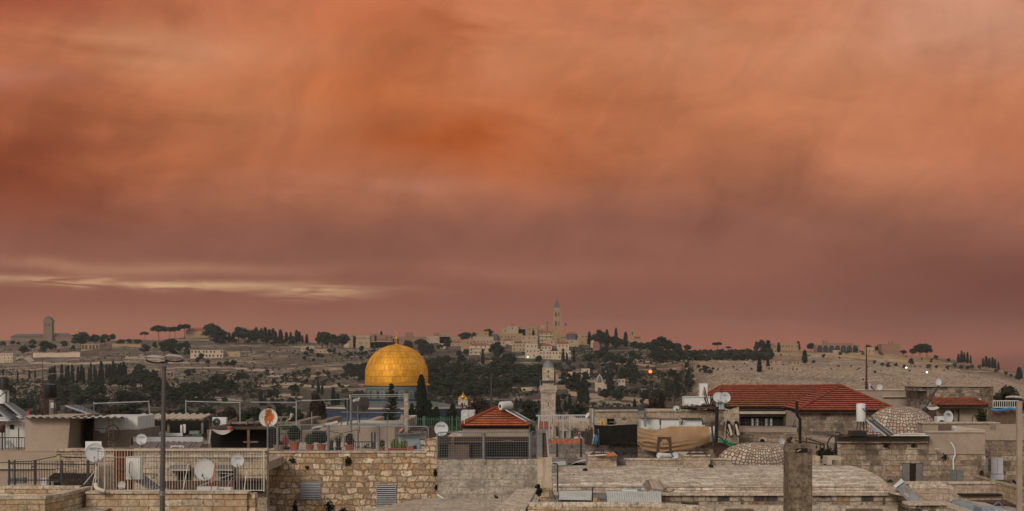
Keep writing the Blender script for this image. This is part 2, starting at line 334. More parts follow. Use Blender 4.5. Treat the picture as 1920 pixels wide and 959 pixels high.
# ------------------------------------------------------------------ mesh builder
class MB:
    def __init__(s): s.v = []; s.f = []; s.mi = []; s.cur = 0; s.smooth = False
    def add(s, vs, fs):
        b = len(s.v); s.v += [Vector(v) for v in vs]; s.f += [tuple(i+b for i in f) for f in fs]; s.mi += [s.cur]*len(fs)
        return s
    def box(s, x0, x1, y0, y1, z0, z1):
        return s.hexa([(x0,y0,z0),(x1,y0,z0),(x1,y1,z0),(x0,y1,z0),(x0,y0,z1),(x1,y0,z1),(x1,y1,z1),(x0,y1,z1)])
    def hexa(s, v):
        return s.add(v, [(0,3,2,1),(4,5,6,7),(0,1,5,4),(1,2,6,5),(2,3,7,6),(3,0,4,7)])
    def pb(s, px0, px1, py0, py1, D, depth):
        """box whose front face fills the photo rectangle at distance D"""
        return s.box(X(px0,D), X(px1,D), D, D+depth, Z(py1,D), Z(py0,D))
    def frus(s, px0, px1, q0, q1, py0, py1, D, depth):
        a, b = Z(py1,D), Z(py0,D)
        return s.hexa([(X(px0,D),D,a),(X(px1,D),D,a),(X(px1,D),D+depth,a),(X(px0,D),D+depth,a),(X(q0,D),D,b),(X(q1,D),D,b),(X(q1,D),D+depth,b),(X(q0,D),D+depth,b)])
    def tube(s, pts, r, n=6, cap=True):
        pts = [Vector(p) for p in pts]; rs = r if isinstance(r, (list, tuple)) else [r]*len(pts)
        b = len(s.v); up = None
        for i, p in enumerate(pts):
            d = (pts[min(i+1, len(pts)-1)]-pts[max(i-1, 0)])
            if d.length < 1e-9: d = Vector((0,0,1))
            d.normalize()
            if up is None: up = d.orthogonal().normalized()
            else:
                up = up-d*up.dot(d)
                up = up.normalized() if up.length > 1e-6 else d.orthogonal().normalized()
            q = d.cross(up)
            for j in range(n):
                a = 2*pi*j/n; s.v.append(p+(up*cos(a)+q*sin(a))*rs[i])
        for i in range(len(pts)-1):
            for j in range(n):
                s.f.append((b+i*n+j, b+i*n+(j+1)%n, b+(i+1)*n+(j+1)%n, b+(i+1)*n+j)); s.mi.append(s.cur)
        if cap:
            s.f.append(tuple(b+j for j in range(n-1,-1,-1))); s.mi.append(s.cur)
            e = b+(len(pts)-1)*n; s.f.append(tuple(e+j for j in range(n))); s.mi.append(s.cur)
        return s
    def bar(s, p, q, wx, wy=None):
        """square bar between two points"""
        p, q = Vector(p), Vector(q); wy = wy or wx; d = (q-p).normalized()
        a = Vector((0,1,0)) if abs(d.y) < .9 else Vector((1,0,0))
        u = d.cross(a).normalized()*wx/2; v = d.cross(u).normalized()*wy/2
        return s.hexa([p-u-v,p+u-v,p+u+v,p-u+v,q-u-v,q+u-v,q+u+v,q-u+v])
    def lathe(s, c, prof, n=24, a0=0, sx=1., sy=1., cap=True):
        c = Vector(c); b = len(s.v)
        for r, z in prof:
            for j in range(n):
                a = a0+2*pi*j/n; s.v.append(c+Vector((r*cos(a)*sx, r*sin(a)*sy, z)))
        for i in range(len(prof)-1):
            for j in range(n):
                s.f.append((b+i*n+j, b+i*n+(j+1)%n, b+(i+1)*n+(j+1)%n, b+(i+1)*n+j)); s.mi.append(s.cur)
        if cap:
            s.f.append(tuple(b+j for j in range(n-1,-1,-1))); s.mi.append(s.cur)
            e = b+(len(prof)-1)*n; s.f.append(tuple(e+j for j in range(n))); s.mi.append(s.cur)
        return s
    def grid(s, fn, nu, nv, thick=None):
        """sheet fn(u,v) with u,v in 0..1; thick = offset vector for a second side"""
        b = len(s.v); W = nu+1
        for j in range(nv+1):
            for i in range(nu+1): s.v.append(Vector(fn(i/nu, j/nv)))
        q = []
        for j in range(nv):
            for i in range(nu): q.append((b+j*W+i, b+j*W+i+1, b+(j+1)*W+i+1, b+(j+1)*W+i))
        s.f += q; s.mi += [s.cur]*len(q)
        if thick is not None:
            t = Vector(thick); N = W*(nv+1); s.v += [s.v[b+i]+t for i in range(N)]
            s.f += [tuple(i+N for i in reversed(f)) for f in q]; s.mi += [s.cur]*len(q)
            edge = [b+i for i in range(W)]+[b+j*W+nu for j in range(1, nv+1)]+[b+nv*W+i for i in range(nu-1,-1,-1)]+[b+j*W for j in range(nv-1,0,-1)]
            for i in range(len(edge)):
                a, c = edge[i], edge[(i+1)%len(edge)]
                s.f.append((a, a+N, c+N, c)); s.mi.append(s.cur)
        return s
    def prism(s, pts, y0, y1):
        """outline in x,z extruded from y0 to y1"""
        n = len(pts)
        return s.add([(x,y0,z) for x,z in pts]+[(x,y1,z) for x,z in pts],
            [tuple(range(n)), tuple(range(2*n-1,n-1,-1))]+[(i,i+n,(i+1)%n+n,(i+1)%n) for i in range(n)])
    def leaf(s, c, r, n=1):
        c = Vector(c)
        for _ in range(n):
            d = Vector((ru(-1,1),ru(-1,1),ru(-1,1))).normalized(); u = d.orthogonal().normalized(); v = d.cross(u)
            a = ru(0, 6.28); u, v = u*cos(a)+v*sin(a), v*cos(a)-u*sin(a); q = r*ru(.6,1.3)
            s.add([c-u*q-v*q*.4, c+u*q*.5-v*q*.5, c+u*q+v*q*.3, c-u*q*.2+v*q*.7], [(0,1,2,3)])
        return s
    def build(s, name, mat, parent=None, recalc=True, smooth=None):
        me = bpy.data.meshes.new(name)
        mats = mat if isinstance(mat, (list, tuple)) else [mat]
        if parent is not None: off = wloc(parent)
        else:
            xs = [v.x for v in s.v]; ys = [v.y for v in s.v]
            off = Vector(((min(xs)+max(xs))/2, (min(ys)+max(ys))/2, min(v.z for v in s.v)))
        me.from_pydata([v-off for v in s.v], [], s.f)
        for m_ in mats: me.materials.append(M(m_) if isinstance(m_, str) else m_)
        if any(s.mi): me.polygons.foreach_set('material_index', s.mi)
        if recalc:
            bm = bmesh.new(); bm.from_mesh(me); bmesh.ops.recalc_face_normals(bm, faces=bm.faces); bm.to_mesh(me); bm.free()
        if smooth or (smooth is None and s.smooth):
            me.polygons.foreach_set('use_smooth', [True]*len(me.polygons))
            try: me.set_sharp_from_angle(angle=R(40))
            except Exception: pass
        o = bpy.data.objects.new(name, me); col.objects.link(o)
        if parent is not None: o.parent = parent
        else: o.location = off
        return o
def wloc(o):
    v = Vector((0,0,0))
    while o is not None: v += o.location; o = o.parent
    return v
def tag(o, label=None, cat=None, group=None, kind=None):
    if label: o['label'] = label
    if cat: o['category'] = cat
    if group: o['group'] = group
    if kind: o['kind'] = kind
    return o
def thing(name, label, cat, loc, group=None):
    o = bpy.data.objects.new(name, None); o.location = Vector(loc); o.empty_display_size = .2; col.objects.link(o)
    return tag(o, label, cat, group)
KIDS = {}
def copy_tree(o, parent=None, name=None):
    c = o.copy(); col.objects.link(c)
    if parent is not None: c.parent = parent
    for ch in o.children: copy_tree(ch, c)
    return c
def single(mb, name, mat, label, cat, group=None, kind=None, smooth=None, recalc=True):
    return tag(mb.build(name, mat, smooth=smooth, recalc=recalc), label, cat, group, kind)

# ------------------------------------------------------------------ terrain
COLS = [(-700, [(850,800),(1000,775),(1300,745),(1600,715),(1900,680),(2200,650)]),
 (0,   [(850,800),(1000,768),(1200,730),(1450,697),(1650,668),(1850,655),(2150,640)]),
 (250, [(850,800),(1000,765),(1200,722),(1450,688),(1650,662),(1800,650),(2050,638)]),
 (400, [(850,800),(1000,762),(1200,720),(1400,688),(1600,658),(1750,645),(1900,632)]),
 (650, [(850,795),(1000,760),(1200,720),(1400,692),(1600,665),(1850,645)]),
 (850, [(850,795),(1000,758),(1150,725),(1300,698),(1500,668),(1720,642)]),
 (950, [(850,795),(950,770),(1100,738),(1300,702),(1450,672),(1600,643),(1700,626)]),
 (1100,[(850,795),(950,765),(1100,730),(1300,700),(1450,672),(1600,645),(1700,630)]),
 (1190,[(850,790),(950,762),(1100,725),(1250,698),(1400,668),(1550,648),(1650,640)]),
 (1275,[(850,790),(950,768),(1080,735),(1200,706),(1330,680),(1450,666),(1550,657)]),
 (1310,[(820,795),(870,765),(930,738),(960,735),(1080,716),(1200,692),(1350,670),(1500,656)]),
 (1365,[(800,790),(850,745),(910,706),(950,702),(1050,708),(1200,688),(1350,668),(1470,656)]),
 (1450,[(800,780),(880,728),(980,694),(1080,689),(1200,680),(1300,668),(1430,656)]),
 (1600,[(800,772),(900,722),(1000,698),(1120,690),(1250,678),(1400,663)]),
 (1740,[(800,772),(900,735),(1000,708),(1150,692),(1300,682),(1420,673)]),
 (1850,[(800,780),(900,748),(1000,720),(1200,706),(1400,692)]),
 (1920,[(800,788),(900,758),(1000,732),(1200,718),(1400,708)]),
 (2700,[(800,830),(900,810),(1000,790),(1200,770),(1400,755)])]
def lerp1(tab, x):
    if x <= tab[0][0]: return tab[0][1]
    for (a, b), (c_, d_) in zip(tab, tab[1:]):
        if x <= c_: return b+(d_-b)*(x-a)/(c_-a)
    return tab[-1][1]
def colz(cl, D):
    t = cl
    if D <= 620: return lerp1([(0,0),(150,0),(500,-5),(620,-6)], D)
    zt = [(620,-6),(700,-14)]+[(d_, Z(y_, d_)) for d_, y_ in t]
    e = zt[-1]; zt += [(e[0]+250, e[1]-26), (e[0]+700, e[1]-90), (6000, e[1]-260)]
    return lerp1(zt, D)
def terr(x, D, rough=True):
    D = max(D, .1); px = 960+x/D*FPX if D > 300 else 960+x/300*FPX
    if px <= COLS[0][0]: z = colz(COLS[0][1], D)
    elif px >= COLS[-1][0]: z = colz(COLS[-1][1], D)
    else:
        for (a, t1), (b, t2) in zip(COLS, COLS[1:]):
            if px <= b:
                f = (px-a)/(b-a); f = f*f*(3-2*f); z = colz(t1, D)*(1-f)+colz(t2, D)*f; break
    if rough and D > 700:
        z += noise.fractal(Vector((x*.006, D*.006, 0)), .9, 2., 4)*3.2
        # terraces
        q = noise.noise(Vector((x*.003, D*.003, 7)))*2
        z += .8*(((z+q)*.22) % 1.0)**3
    return z
def ground_D(px, py, lo=760, hi=2300, front=True):
    """distance at which the line of sight through a photo pixel meets the hillside"""
    D = lo
    while D < hi:
        if Z(py, D) <= terr(X(px, D), D): return D
        D += 8
    return None
def build_terrain():
    Ds = [-400,-100,0,40,100,150,250,350,450,540,600,620,640,700]+list(range(740,2500,11))+[2550,2650,2800,3000,3200]
    us = [-1350,-1100,-850,-600,-450]+list(range(-300,2240,14))+[2400,2650,2950,3270]
    V, F = [], []
    for D in Ds:
        for u in us:
            x = X(u, max(D, 300)); V.append((x, D, terr(x, D)))
    n = len(us)
    for j in range(len(Ds)-1):
        for i in range(n-1): F.append((j*n+i, j*n+i+1, (j+1)*n+i+1, (j+1)*n+i))
    me = bpy.data.meshes.new('hillside'); me.from_pydata(V, [], F)
    at = me.color_attributes.new('zone', 'FLOAT_COLOR', 'POINT')
    for i, (x, D, z) in enumerate(V):
        px = 960+x/max(D,1)*FPX; py = HZ+(CAMZ-z)/max(D,1)*FPX
        n1_ = noise.noise(Vector((px*.02, py*.05, 3)))
        cem = 0.
        if 1250 < px < 1960: cem = min(1, max(0, (px-1290+n1_*30)/60))*(1 if D < 1180 else max(0, 1-(D-1180)/120))
        warm = min(1, max(0, (px-1180)/80))*(1 if D > 1150 else .3)
        scrub = 0.
        if px < 760: scrub = min(1, max(0, (py-704+n1_*50+(px-350)*.05)/35))
        elif px < 1300: scrub = .85
        scrub *= (1-cem)
        at.data[i].color = (cem, warm, scrub, 1)
    m, t = newmat('hillside_earth', .95, 0, .1); me.materials.append(m)
    ac = t.n('ShaderNodeAttribute', attribute_name='zone'); cx, wx, sx_ = t.xyz(ac.outputs['Color'])
    x, y, z = t.xyz(t.o)
    big = t.noise(t.o, .012, 6, .62); mid = t.noise(t.o, .06, 6, .68); fin = t.noise(t.comb(x, t.m('MULTIPLY', y, .5), t.m('MULTIPLY', z, 3.)), .30, 5, .7)
    earth = t.ramp(mid, [(.36, (.040,.031,.023)), (.5, (.105,.077,.055)), (.64, (.235,.175,.128))])
    earth = t.mix(t.sstep(fin, .50, .62), earth, (.42,.34,.27))
    warm_ = t.ramp(mid, [(.35, (.22,.145,.08)), (.65, (.44,.29,.165))])
    cem_ = t.ramp(t.noise(t.comb(x, t.m('MULTIPLY', y, .6), t.m('MULTIPLY', z, 2.)), .45, 6, .8), [(.38, (.11,.08,.06)), (.5, (.27,.20,.15)), (.60, (.46,.37,.29))])
    cc = t.mix(wx, earth, warm_); cc = t.mix(cx, cc, cem_)
    scr = t.mix(t.sstep(t.m('ADD', mid, t.m('MULTIPLY', fin, .5)), .66, .92), (.028,.026,.018), (.15,.11,.082))
    cc = t.mix(t.m('MULTIPLY', sx_, .85), cc, scr)
    # dry scrub in loose patches over the open ground
    pt = t.m('MULTIPLY', t.sstep(t.m('ADD', t.m('MULTIPLY', big, .6), t.m('MULTIPLY', fin, .4)), .47, .56), t.m('SUBTRACT', .75, t.m('MULTIPLY', cx, .55)))
    cc = t.mix(pt, cc, (.075,.065,.048))
    # contour terraces and tracks
    tr = t.m('FRACT', t.m('MULTIPLY', t.m('ADD', z, t.m('MULTIPLY', big, 14.)), .16))
    cc = t.mix(t.m('MULTIPLY', t.m('LESS_THAN', tr, .13), t.m('MULTIPLY', t.sstep(mid, .42, .6), .7)), cc, (.44,.36,.28))
    t.put(t.b.inputs['Base Color'], cc)
    bump(t, fin, 1.2, .6)
    o = bpy.data.objects.new('hillside', me); col.objects.link(o); o['kind'] = 'structure'
    me.polygons.foreach_set('use_smooth', [True]*len(me.polygons))
build_terrain()
# ================================================================== air
def haze():
    m = bpy.data.materials.new('haze'); m.use_nodes = True; t = m.node_tree; t.nodes.clear()
    o = t.nodes.new('ShaderNodeOutputMaterial'); v = t.nodes.new('ShaderNodeVolumePrincipled')
    v.inputs['Color'].default_value = (.84,.85,.87,1); v.inputs['Density'].default_value = HAZE; v.inputs['Anisotropy'].default_value = .0
    t.links.new(v.outputs[0], o.inputs['Volume']); MATS['haze'] = m
    o = MB().box(-2600, 2600, -420, 3300, HZB, 112).build('haze', 'haze'); o['kind'] = 'stuff'
HAZE = 0.00004; HZB = -150
haze()

# ================================================================== trees
def crown_cloud(mb, c, r, n, lr, flat=1.0):
    c = Vector(c)
    for _ in range(n):
        d = Vector((random.gauss(0,1), random.gauss(0,1), random.gauss(0,1))).normalized()*(ru(.25,1)**.45)
        p = c+Vector((d.x*r, d.y*r, d.z*r*flat)); mb.leaf(p, lr)
def core(mb, c, r, flat=1., n=10):
    c = Vector(c); off = ru(0, 50)
    prof = []
    b = len(mb.v); rows = 7
    for i in range(rows+1):
        th = pi*i/rows
        for j in range(n):
            a = 2*pi*j/n; d = Vector((sin(th)*cos(a), sin(th)*sin(a), cos(th)))
            q = r*(1+.35*noise.noise(d*1.7+Vector((off,0,0)))); mb.v.append(c+Vector((d.x*q, d.y*q, d.z*q*flat)))
    for i in range(rows):
        for j in range(n):
            mb.f.append((b+i*n+j, b+i*n+(j+1)%n, b+(i+1)*n+(j+1)%n, b+(i+1)*n+j)); mb.mi.append(mb.cur)
def mk_cypress(h=12., rr=1.25, leaf='needle_dark', n=1000, lr=.30, lobes=1, name='cypress_tree'):
    t = thing(name, 'x', 'cypress', (0,0,0))
    tr = MB().tube([(0,0,-1),(0,0,h*.3),(.05,0,h*.8)], [.22,.18,.05]); tr.build('trunk', 'bark', t)
    c = MB(); ph = ru(0, 9)
    def prof(s): return rr*(min(1, s/.14)**.6)*(1-s)**.42*(1+.10*sin(s*23+ph))*1.05
    for i in range(n):
        s = rnd()**1.15; a = ru(0, 2*pi); q = prof(s)*(1+.30*noise.noise(Vector((cos(a)*2, sin(a)*2, s*9+ph))))*ru(.55,1.)
        c.leaf((q*cos(a), q*sin(a), h*(.06+s*.94)), lr)
    c.lathe((0,0,0), [(prof(s)*.62+.02, h*(.06+s*.9)) for s in [.0,.05,.12,.3,.5,.7,.85,.97]], 9)
    c.build('crown', leaf, t, recalc=False)
    t['h'] = h; return t
def mk_pine(h=10., w=9., leaf='needle_green', trunk=.3, n=55, lr=.5, flat=.8, name='pine_tree', cat='pine', nc=15):
    t = thing(name, 'x', cat, (0,0,0))
    tr = MB().tube([(0,0,-1),(ru(-.2,.2),0,h*trunk),(ru(-.4,.4),ru(-.3,.3),h*.75)], [.30,.25,.10])
    c = MB()
    for i in range(nc):
        a = ru(0, 2*pi); zf = ru(0, 1); q = w*.5*sqrt(ru(0,1))*(.45+.55*sin(pi*min(1, zf*.8+.25)))*.78
        p = Vector((q*cos(a), q*sin(a), h*(trunk+(.92-trunk)*(.12+.80*zf))))
        r = w*ru(.13,.22)
        core(c, p, r*.72, flat); crown_cloud(c, p, r*1.08, n, lr, flat)
        if i % 2 == 0: tr.tube([(0,0,h*trunk*.9), (p.x*.5, p.y*.5, (h*trunk+p.z)/2), tuple(p)], [.14,.10,.04], 5)
    tr.build('trunk', 'bark', t); c.build('crown', leaf, t, recalc=False)
    t['h'] = h; return t
def mk_umbrella(h=12., w=11.):
    t = thing('umbrella_pine', 'x', 'pine', (0,0,0))
    tr = MB().tube([(0,0,-1),(.2,0,h*.3),(.5,.1,h*.62)], [.32,.26,.18]); c = MB()
    for i in range(14):
        a = ru(0, 2*pi); q = w*.42*sqrt(ru(0.02,1)); zt = h*(.86-.10*(q/(w*.42))**2)
        p = Vector((.5+q*cos(a), q*sin(a), zt-ru(0,.09)*h)); r = w*ru(.12,.19)
        core(c, p, r*.75, .75); crown_cloud(c, p, r*1.15, 60, .55, .75)
        tr.tube([(.45,0,h*.58), (p.x*.6, p.y*.6, h*.70), tuple(p)], [.13,.09,.04], 5)
    tr.build('trunk', 'bark', t); c.build('crown', 'needle_dark', t, recalc=False)
    t['h'] = h; return t
def mk_fir(h=11., w=5.5):
    t = thing('fir_tree', 'x', 'fir', (0,0,0))
    tr = MB().tube([(0,0,-1),(0,0,h)], [.25,.04]); c = MB()
    z = h*.12
    while z < h*.98:
        s = z/h; q = w*.5*(1-s)**.8*ru(.75,1.15)+.15
        for kx in range(7):
            a = ru(0, 2*pi); L = q*ru(.7,1.1); e = Vector((cos(a)*L, sin(a)*L, z-L*.10+L*.25))
            b0 = Vector((0,0,z)); tr.tube([tuple(b0), tuple(e)], [.05,.02], 4)
            for u in range(9):
                f = (u+1)/9; p = b0.lerp(e, f)+Vector((0,0,-.06)); c.leaf(p+Vector((ru(-.2,.2),ru(-.2,.2),ru(-.15,.1))), .24, 2)
        z += h*.034
    tr.build('trunk', 'bark', t); c.build('crown', 'needle_green', t, recalc=False)
    t['h'] = h; return t
def mk_bare(h=5., w=6., name='bare_tree', mat='twig', depth=5, r0=.16):
    t = thing(name, 'x', 'bare tree', (0,0,0)); m_ = MB()
    def br(p, d, L, r, k_):
        q = p+d*L; mid = p.lerp(q, .5)+Vector((ru(-.1,.1),ru(-.1,.1),ru(-.05,.05)))*L
        m_.tube([tuple(p), tuple(mid), tuple(q)], [r, r*.85, r*.7], 5 if k_ < 2 else 3, cap=False)
        if k_ >= depth: return
        for _ in range(3 if k_ < 3 else 2):
            nd = (d+Vector((ru(-.9,.9)*w/h, ru(-.9,.9)*w/h, ru(-.25,.6)))).normalized()
            br(q, nd, L*ru(.62,.85), r*.62, k_+1)
    br(Vector((0,0,-.3)), Vector((.05,0,1)), h*.26, r0, 0)
    m_.build('branches', mat, t, recalc=False); t['h'] = h; return t
random.seed(5)
PROTO = {
 'cyp': [mk_cypress(12,1.35), mk_cypress(12,1.15), mk_cypress(12,1.75,n=1200), mk_cypress(12,1.5)],
 'pine': [mk_pine(10,9.5), mk_pine(10,8,nc=13), mk_pine(10,11,flat=.7,nc=17), mk_pine(10,9,'needle_dark',nc=16)],
 'umb': [mk_umbrella(), mk_umbrella(12,13)],
 'olive': [mk_pine(5,6,'leaf_olive',.12,40,.30,.8,'olive_tree','olive tree',10), mk_pine(5,7,'leaf_olive',.10,40,.30,.7,'olive_tree','olive tree',11), mk_pine(5,5,'needle_green',.10,40,.30,.8,'olive_tree','olive tree',9)],
}
USED = set()
def skyline_D(px):
    best, bd = 1e9, 1500
    for D in range(900, 2300, 12):
        y = HZ+(CAMZ-terr(X(px,D),D))/D*FPX
        if y < best-.05: best, bd = y, D
    return bd, best
def plant(kind, px, base, hpx, label, group, D=None, wf=1.0, i=None, z=None):
    pl = PROTO[kind]; i = random.randrange(len(pl)) if i is None else i
    src = pl[i]
    if D is None: D = ground_D(px, base)
    if D is None: D = skyline_D(px)[0]
    if (kind, i) in USED:
        o = copy_tree(src)
    else: o = src; USED.add((kind, i))
    if z is None: z = terr(X(px,D),D) if D > 700 else Z(base, D)
    s = S(hpx, D)/src['h']
    o.location = (X(px,D), D, z-.15); o.scale = (s*wf, s*wf, s); o.rotation_euler = (0,0,ru(0,6.28))
    tag(o, label, None, group); return o
def patch(kind, n, x0, x1, yf, hr, label, group, wf=(.85,1.2), seed=1, gap=0.):
    random.seed(seed); pts = []
    tries = 0
    while len(pts) < n and tries < n*60:
        tries += 1
        x = ru(x0, x1); a, b = yf(x); y = ru(a, b)
        if x > 1225 and y > 690 and y > lerp1([(1225,768),(1280,742),(1310,722),(1340,705),(1390,694),(1500,690)], x)-3: continue
        if any(abs(x-p)+1.6*abs(y-q) < gap for p, q in pts): continue
        pts.append((x, y)); plant(kind, x, y, ru(*hr), label, group, wf=ru(*wf))
LG = 'slim dark cypress packed in the grove on the pale slope above the water tank'
GG = 'cypresses of the hillside grove'
patch('cyp', 44, 88, 238, lambda x: (712-(x-88)*.02, 728), (26, 38), LG, GG, (.8,1.1), 3, 4)
for x, b, h in [(6,706,14),(33,716,20),(55,712,17),(66,711,17),(114,702,17),(102,702,12)]:
    plant('cyp', x, b, h, 'lone small cypress on the open slope left of the cypress grove' if x < 80 else 'small cypress at the thin end of the hillside grove', 'scattered cypresses beside the grove')
# ridge, from the tower with the wide low building to the golden dome
RP = 'dark round pine on the skyline of the ridge'
for x, b, h, kd in [(152,655,34,'pine'),(178,648,22,'pine'),(197,650,22,'pine'),(210,642,16,'pine'),(85,662,24,'pine'),(45,668,20,'pine')]:
    plant(kd, x, b, h, 'dark tree in the clump by the broad ridge tower', 'trees beside the broad tower', wf=1.15)
patch('pine', 9, 215, 264, lambda x: (645,648), (8,11), 'small round tree in the row along the ridge left of the umbrella pines', 'row of small ridge trees', seed=4, gap=4)
for x, b, h, wv in [(272,636,16,1.),(298,640,31,1.),(318,638,26,.8),(328,636,25,.8),(346,636,29,1.05)]:
    plant('umb', x, b, h, 'flat topped umbrella pine against the sunset on the ridge crest', 'umbrella pines on the ridge crest', wf=wv)
patch('pine', 12, 268, 356, lambda x: (650,668), (15,22), 'dark pine in the thicket below the umbrella pines', 'pines below the umbrella pines', seed=6, gap=6)
for x, b, h in [(394,642,35),(404,644,34),(413,644,28),(447,643,31),(458,645,30),(470,645,27),(481,645,27),(500,648,18),(520,650,16),(548,650,14)]:
    plant('pine', x, b, h, 'tall bushy pine on the ridge left of the golden dome', 'bushy ridge pines', wf=1.15)
for x, b, h in [(410,640,20),(421,641,18),(430,642,18),(436,641,14),(480,640,26),(490,640,24),(497,640,26),(505,640,22),(512,640,24),(517,641,20),(526,641,22),(537,643,20),(545,643,20),(556,643,24),(561,643,20),(567,644,14),(575,645,18),(598,646,24)]:
    plant('cyp', x, b, h, 'pointed cypress on the ridge left of the golden dome', 'ridge cypresses left of the dome', wf=1.9)
for x, b, h in [(604,653,30),(614,654,32),(622,654,28),(642,655,30),(634,654,22)]:
    plant('pine', x, b, h, 'broad dark tree on the ridge just left of the flat roofed school blocks', 'trees left of the school blocks', wf=1.1)
for x, b, h in [(715,640,28),(727,634,18),(738,636,15)]:
    plant('cyp', x, b, h, 'dark cypress rising over the flat roofed blocks behind the golden dome', 'cypresses over the blocks', wf=1.3)
patch('pine', 22, 556, 700, lambda x: (662,682-(x-556)*.02), (8,14), 'low dark tree among the terraces below the ridge houses', 'low trees under the ridge houses', seed=8, gap=5)
for x, b, h, kd in [(702,662,18,'cyp'),(765,660,22,'pine'),(772,665,24,'cyp'),(795,668,30,'pine'),(805,670,26,'pine'),(787,660,24,'pine'),(746,655,20,'cyp')]:
    plant(kd, x, b, h, 'dark tree close behind the golden dome among pale blocks', 'trees close behind the dome', wf=1.1)
patch('pine', 13, -5, 140, lambda x: (648,664), (9,16), 'low dark tree in the dark band under the broad ridge tower', 'trees under the broad tower', (1.2,1.7), 71, 6)
patch('pine', 12, 395, 560, lambda x: (643,650), (9,15), 'low dark tree filling the crest between the ridge cypresses', 'low crest trees', (1.2,1.7), 72, 6)
patch('pine', 14, 690, 880, lambda x: (655,690), (12,22), 'dark tree on the slope under the flat roofed ridge blocks', 'trees under the ridge blocks', (1.,1.4), 73, 8)
# open slope left of the dome
for x, b, h in [(352,712,20),(362,706,14),(447,722,24),(455,716,18),(378,678,16),(350,672,18),(372,683,14),(390,686,12),(412,690,12),(425,690,14),(438,690,16)]:
    plant('pine', x, b, h, 'single round tree on the pale slope between the lamp and the dome', 'single trees on the pale slope')
patch('pine', 12, 258, 292, lambda x: (700,732), (18,26), 'dark pine in the clump on the slope behind the street lamp', 'pines behind the street lamp', seed=9, gap=6)
patch('olive', 80, 440, 690, lambda x: (700,758), (7,12), 'small grey green olive tree dotted over the slope left of the golden dome', 'olive trees on the open slope', seed=12, gap=6)
patch('pine', 12, 655, 690, lambda x: (700,722), (16,26), 'dark pine tight against the left side of the golden dome', 'pines left of the dome', seed=13, gap=5)
VL = 'dark tree of the wooded valley behind the left rooftops'
patch('pine', 50, -10, 430, lambda x: (728,796), (20,34), VL, 'trees of the wooded valley', (1.1,1.6), 14, 13)
patch('pine', 14, 300, 560, lambda x: (742,800), (14,26), VL, 'trees of the wooded valley', (.9,1.3), 15, 9)
patch('cyp', 14, 0, 130, lambda x: (760,795), (20,34), 'dark cypress in the wooded valley below the water tank', 'cypresses in the valley', seed=16, gap=8)
for x, b, h, wv in [(412,722,14,1),(399,734,18,1),(490,762,28,1.5),(597,740,24,1.3),(604,742,22,1.3),(625,765,36,1.6),(633,768,30,1.5),(497,764,22,1.4),(514,745,18,1.6),(520,748,18,1.5)]:
    plant('cyp', x, b, h, 'cypress standing on the lower slope left of the golden dome', 'cypresses on the lower slope', wf=wv)
# right of the dome
DF = 'dark pine in the wood between the golden dome and the pale minaret'
patch('pine', 48, 800, 1010, lambda x: (700,752) if x < 960 else (705,735), (22,36), DF, 'wood behind the golden dome', (1.2,1.7), 21, 11)
patch('olive', 30, 800, 900, lambda x: (716,765), (8,14), 'scrubby grey green tree on the bare bank beside the golden dome', 'scrub trees beside the dome', seed=22, gap=6)
for x, b, h, kd, wv in [(930,685,46,'pine',.62),(905,684,30,'cyp',1.3),(984,641,16,'cyp',1.3),(1000,640,20,'cyp',1.6),(958,690,28,'pine',1.),(950,692,30,'pine',.9),(1010,684,18,'pine',.9),
        (868,641,19,'pine',1.3),(876,641,19,'pine',1.3),(889,640,17,'pine',.8),(915,632,16,'pine',1.2),(1105,648,26,'cyp',1.6),(1056,680,26,'cyp',1.2),(1063,683,20,'cyp',1.2),(1076,682,30,'cyp',1.)]:
    plant(kd, x, b, h, 'dark tree growing between the houses of the hilltop village', 'trees among the village houses', wf=wv)
for x, b, h, wv in [(860,720,40,1.3),(845,742,34,1.2),(968,772,22,1.6),(976,770,18,1.5),(1046,778,34,1.5),(1060,780,24,1.4),(1068,776,32,1.5),(1090,762,42,1.6),(1100,763,36,1.5)]:
    plant('cyp', x, b-4, h, 'tall cypress on the lower slope around the pale minaret' if x > 900 else 'tall cypress in the wood right of the golden dome', 'slope cypresses near the minaret' if x > 900 else 'cypresses right of the dome', wf=wv)
for x, b, h, wv in [(1076,734,34,1.6),(1084,735,34,1.6),(1096,734,28,2.2),(1145,738,34,1.8),(1139,726,38,1.0),(1163,728,36,1.),(1191,700,20,1.),(1250,740,28,1.2),(1270,738,30,1.2),(1268,748,44,1.4),(1290,730,36,1.5)]:
    plant('cyp', x, b, h, 'cypress among the gardens near the small domed chapel', 'cypresses near the chapel', wf=wv)
GW = 'dark tree in the wooded gardens right of the hilltop village'
patch('pine', 26, 1085, 1300, lambda x: (668,690) if x < 1180 else (672,688), (13,24), GW, 'trees of the wooded gardens', (1.,1.4), 24, 7)
patch('pine', 34, 1045, 1330, lambda x: (695,758), (14,26), 'dark tree around the chapel terraces', 'trees around the chapel terraces', (1.,1.4), 25, 10)
patch('olive', 65, 1040, 1340, lambda x: (690,765) if x > 1150 else (690,715), (8,14), 'olive tree in the terraced orchards right of the chapel', 'olives of the terraced orchards', seed=26, gap=7)
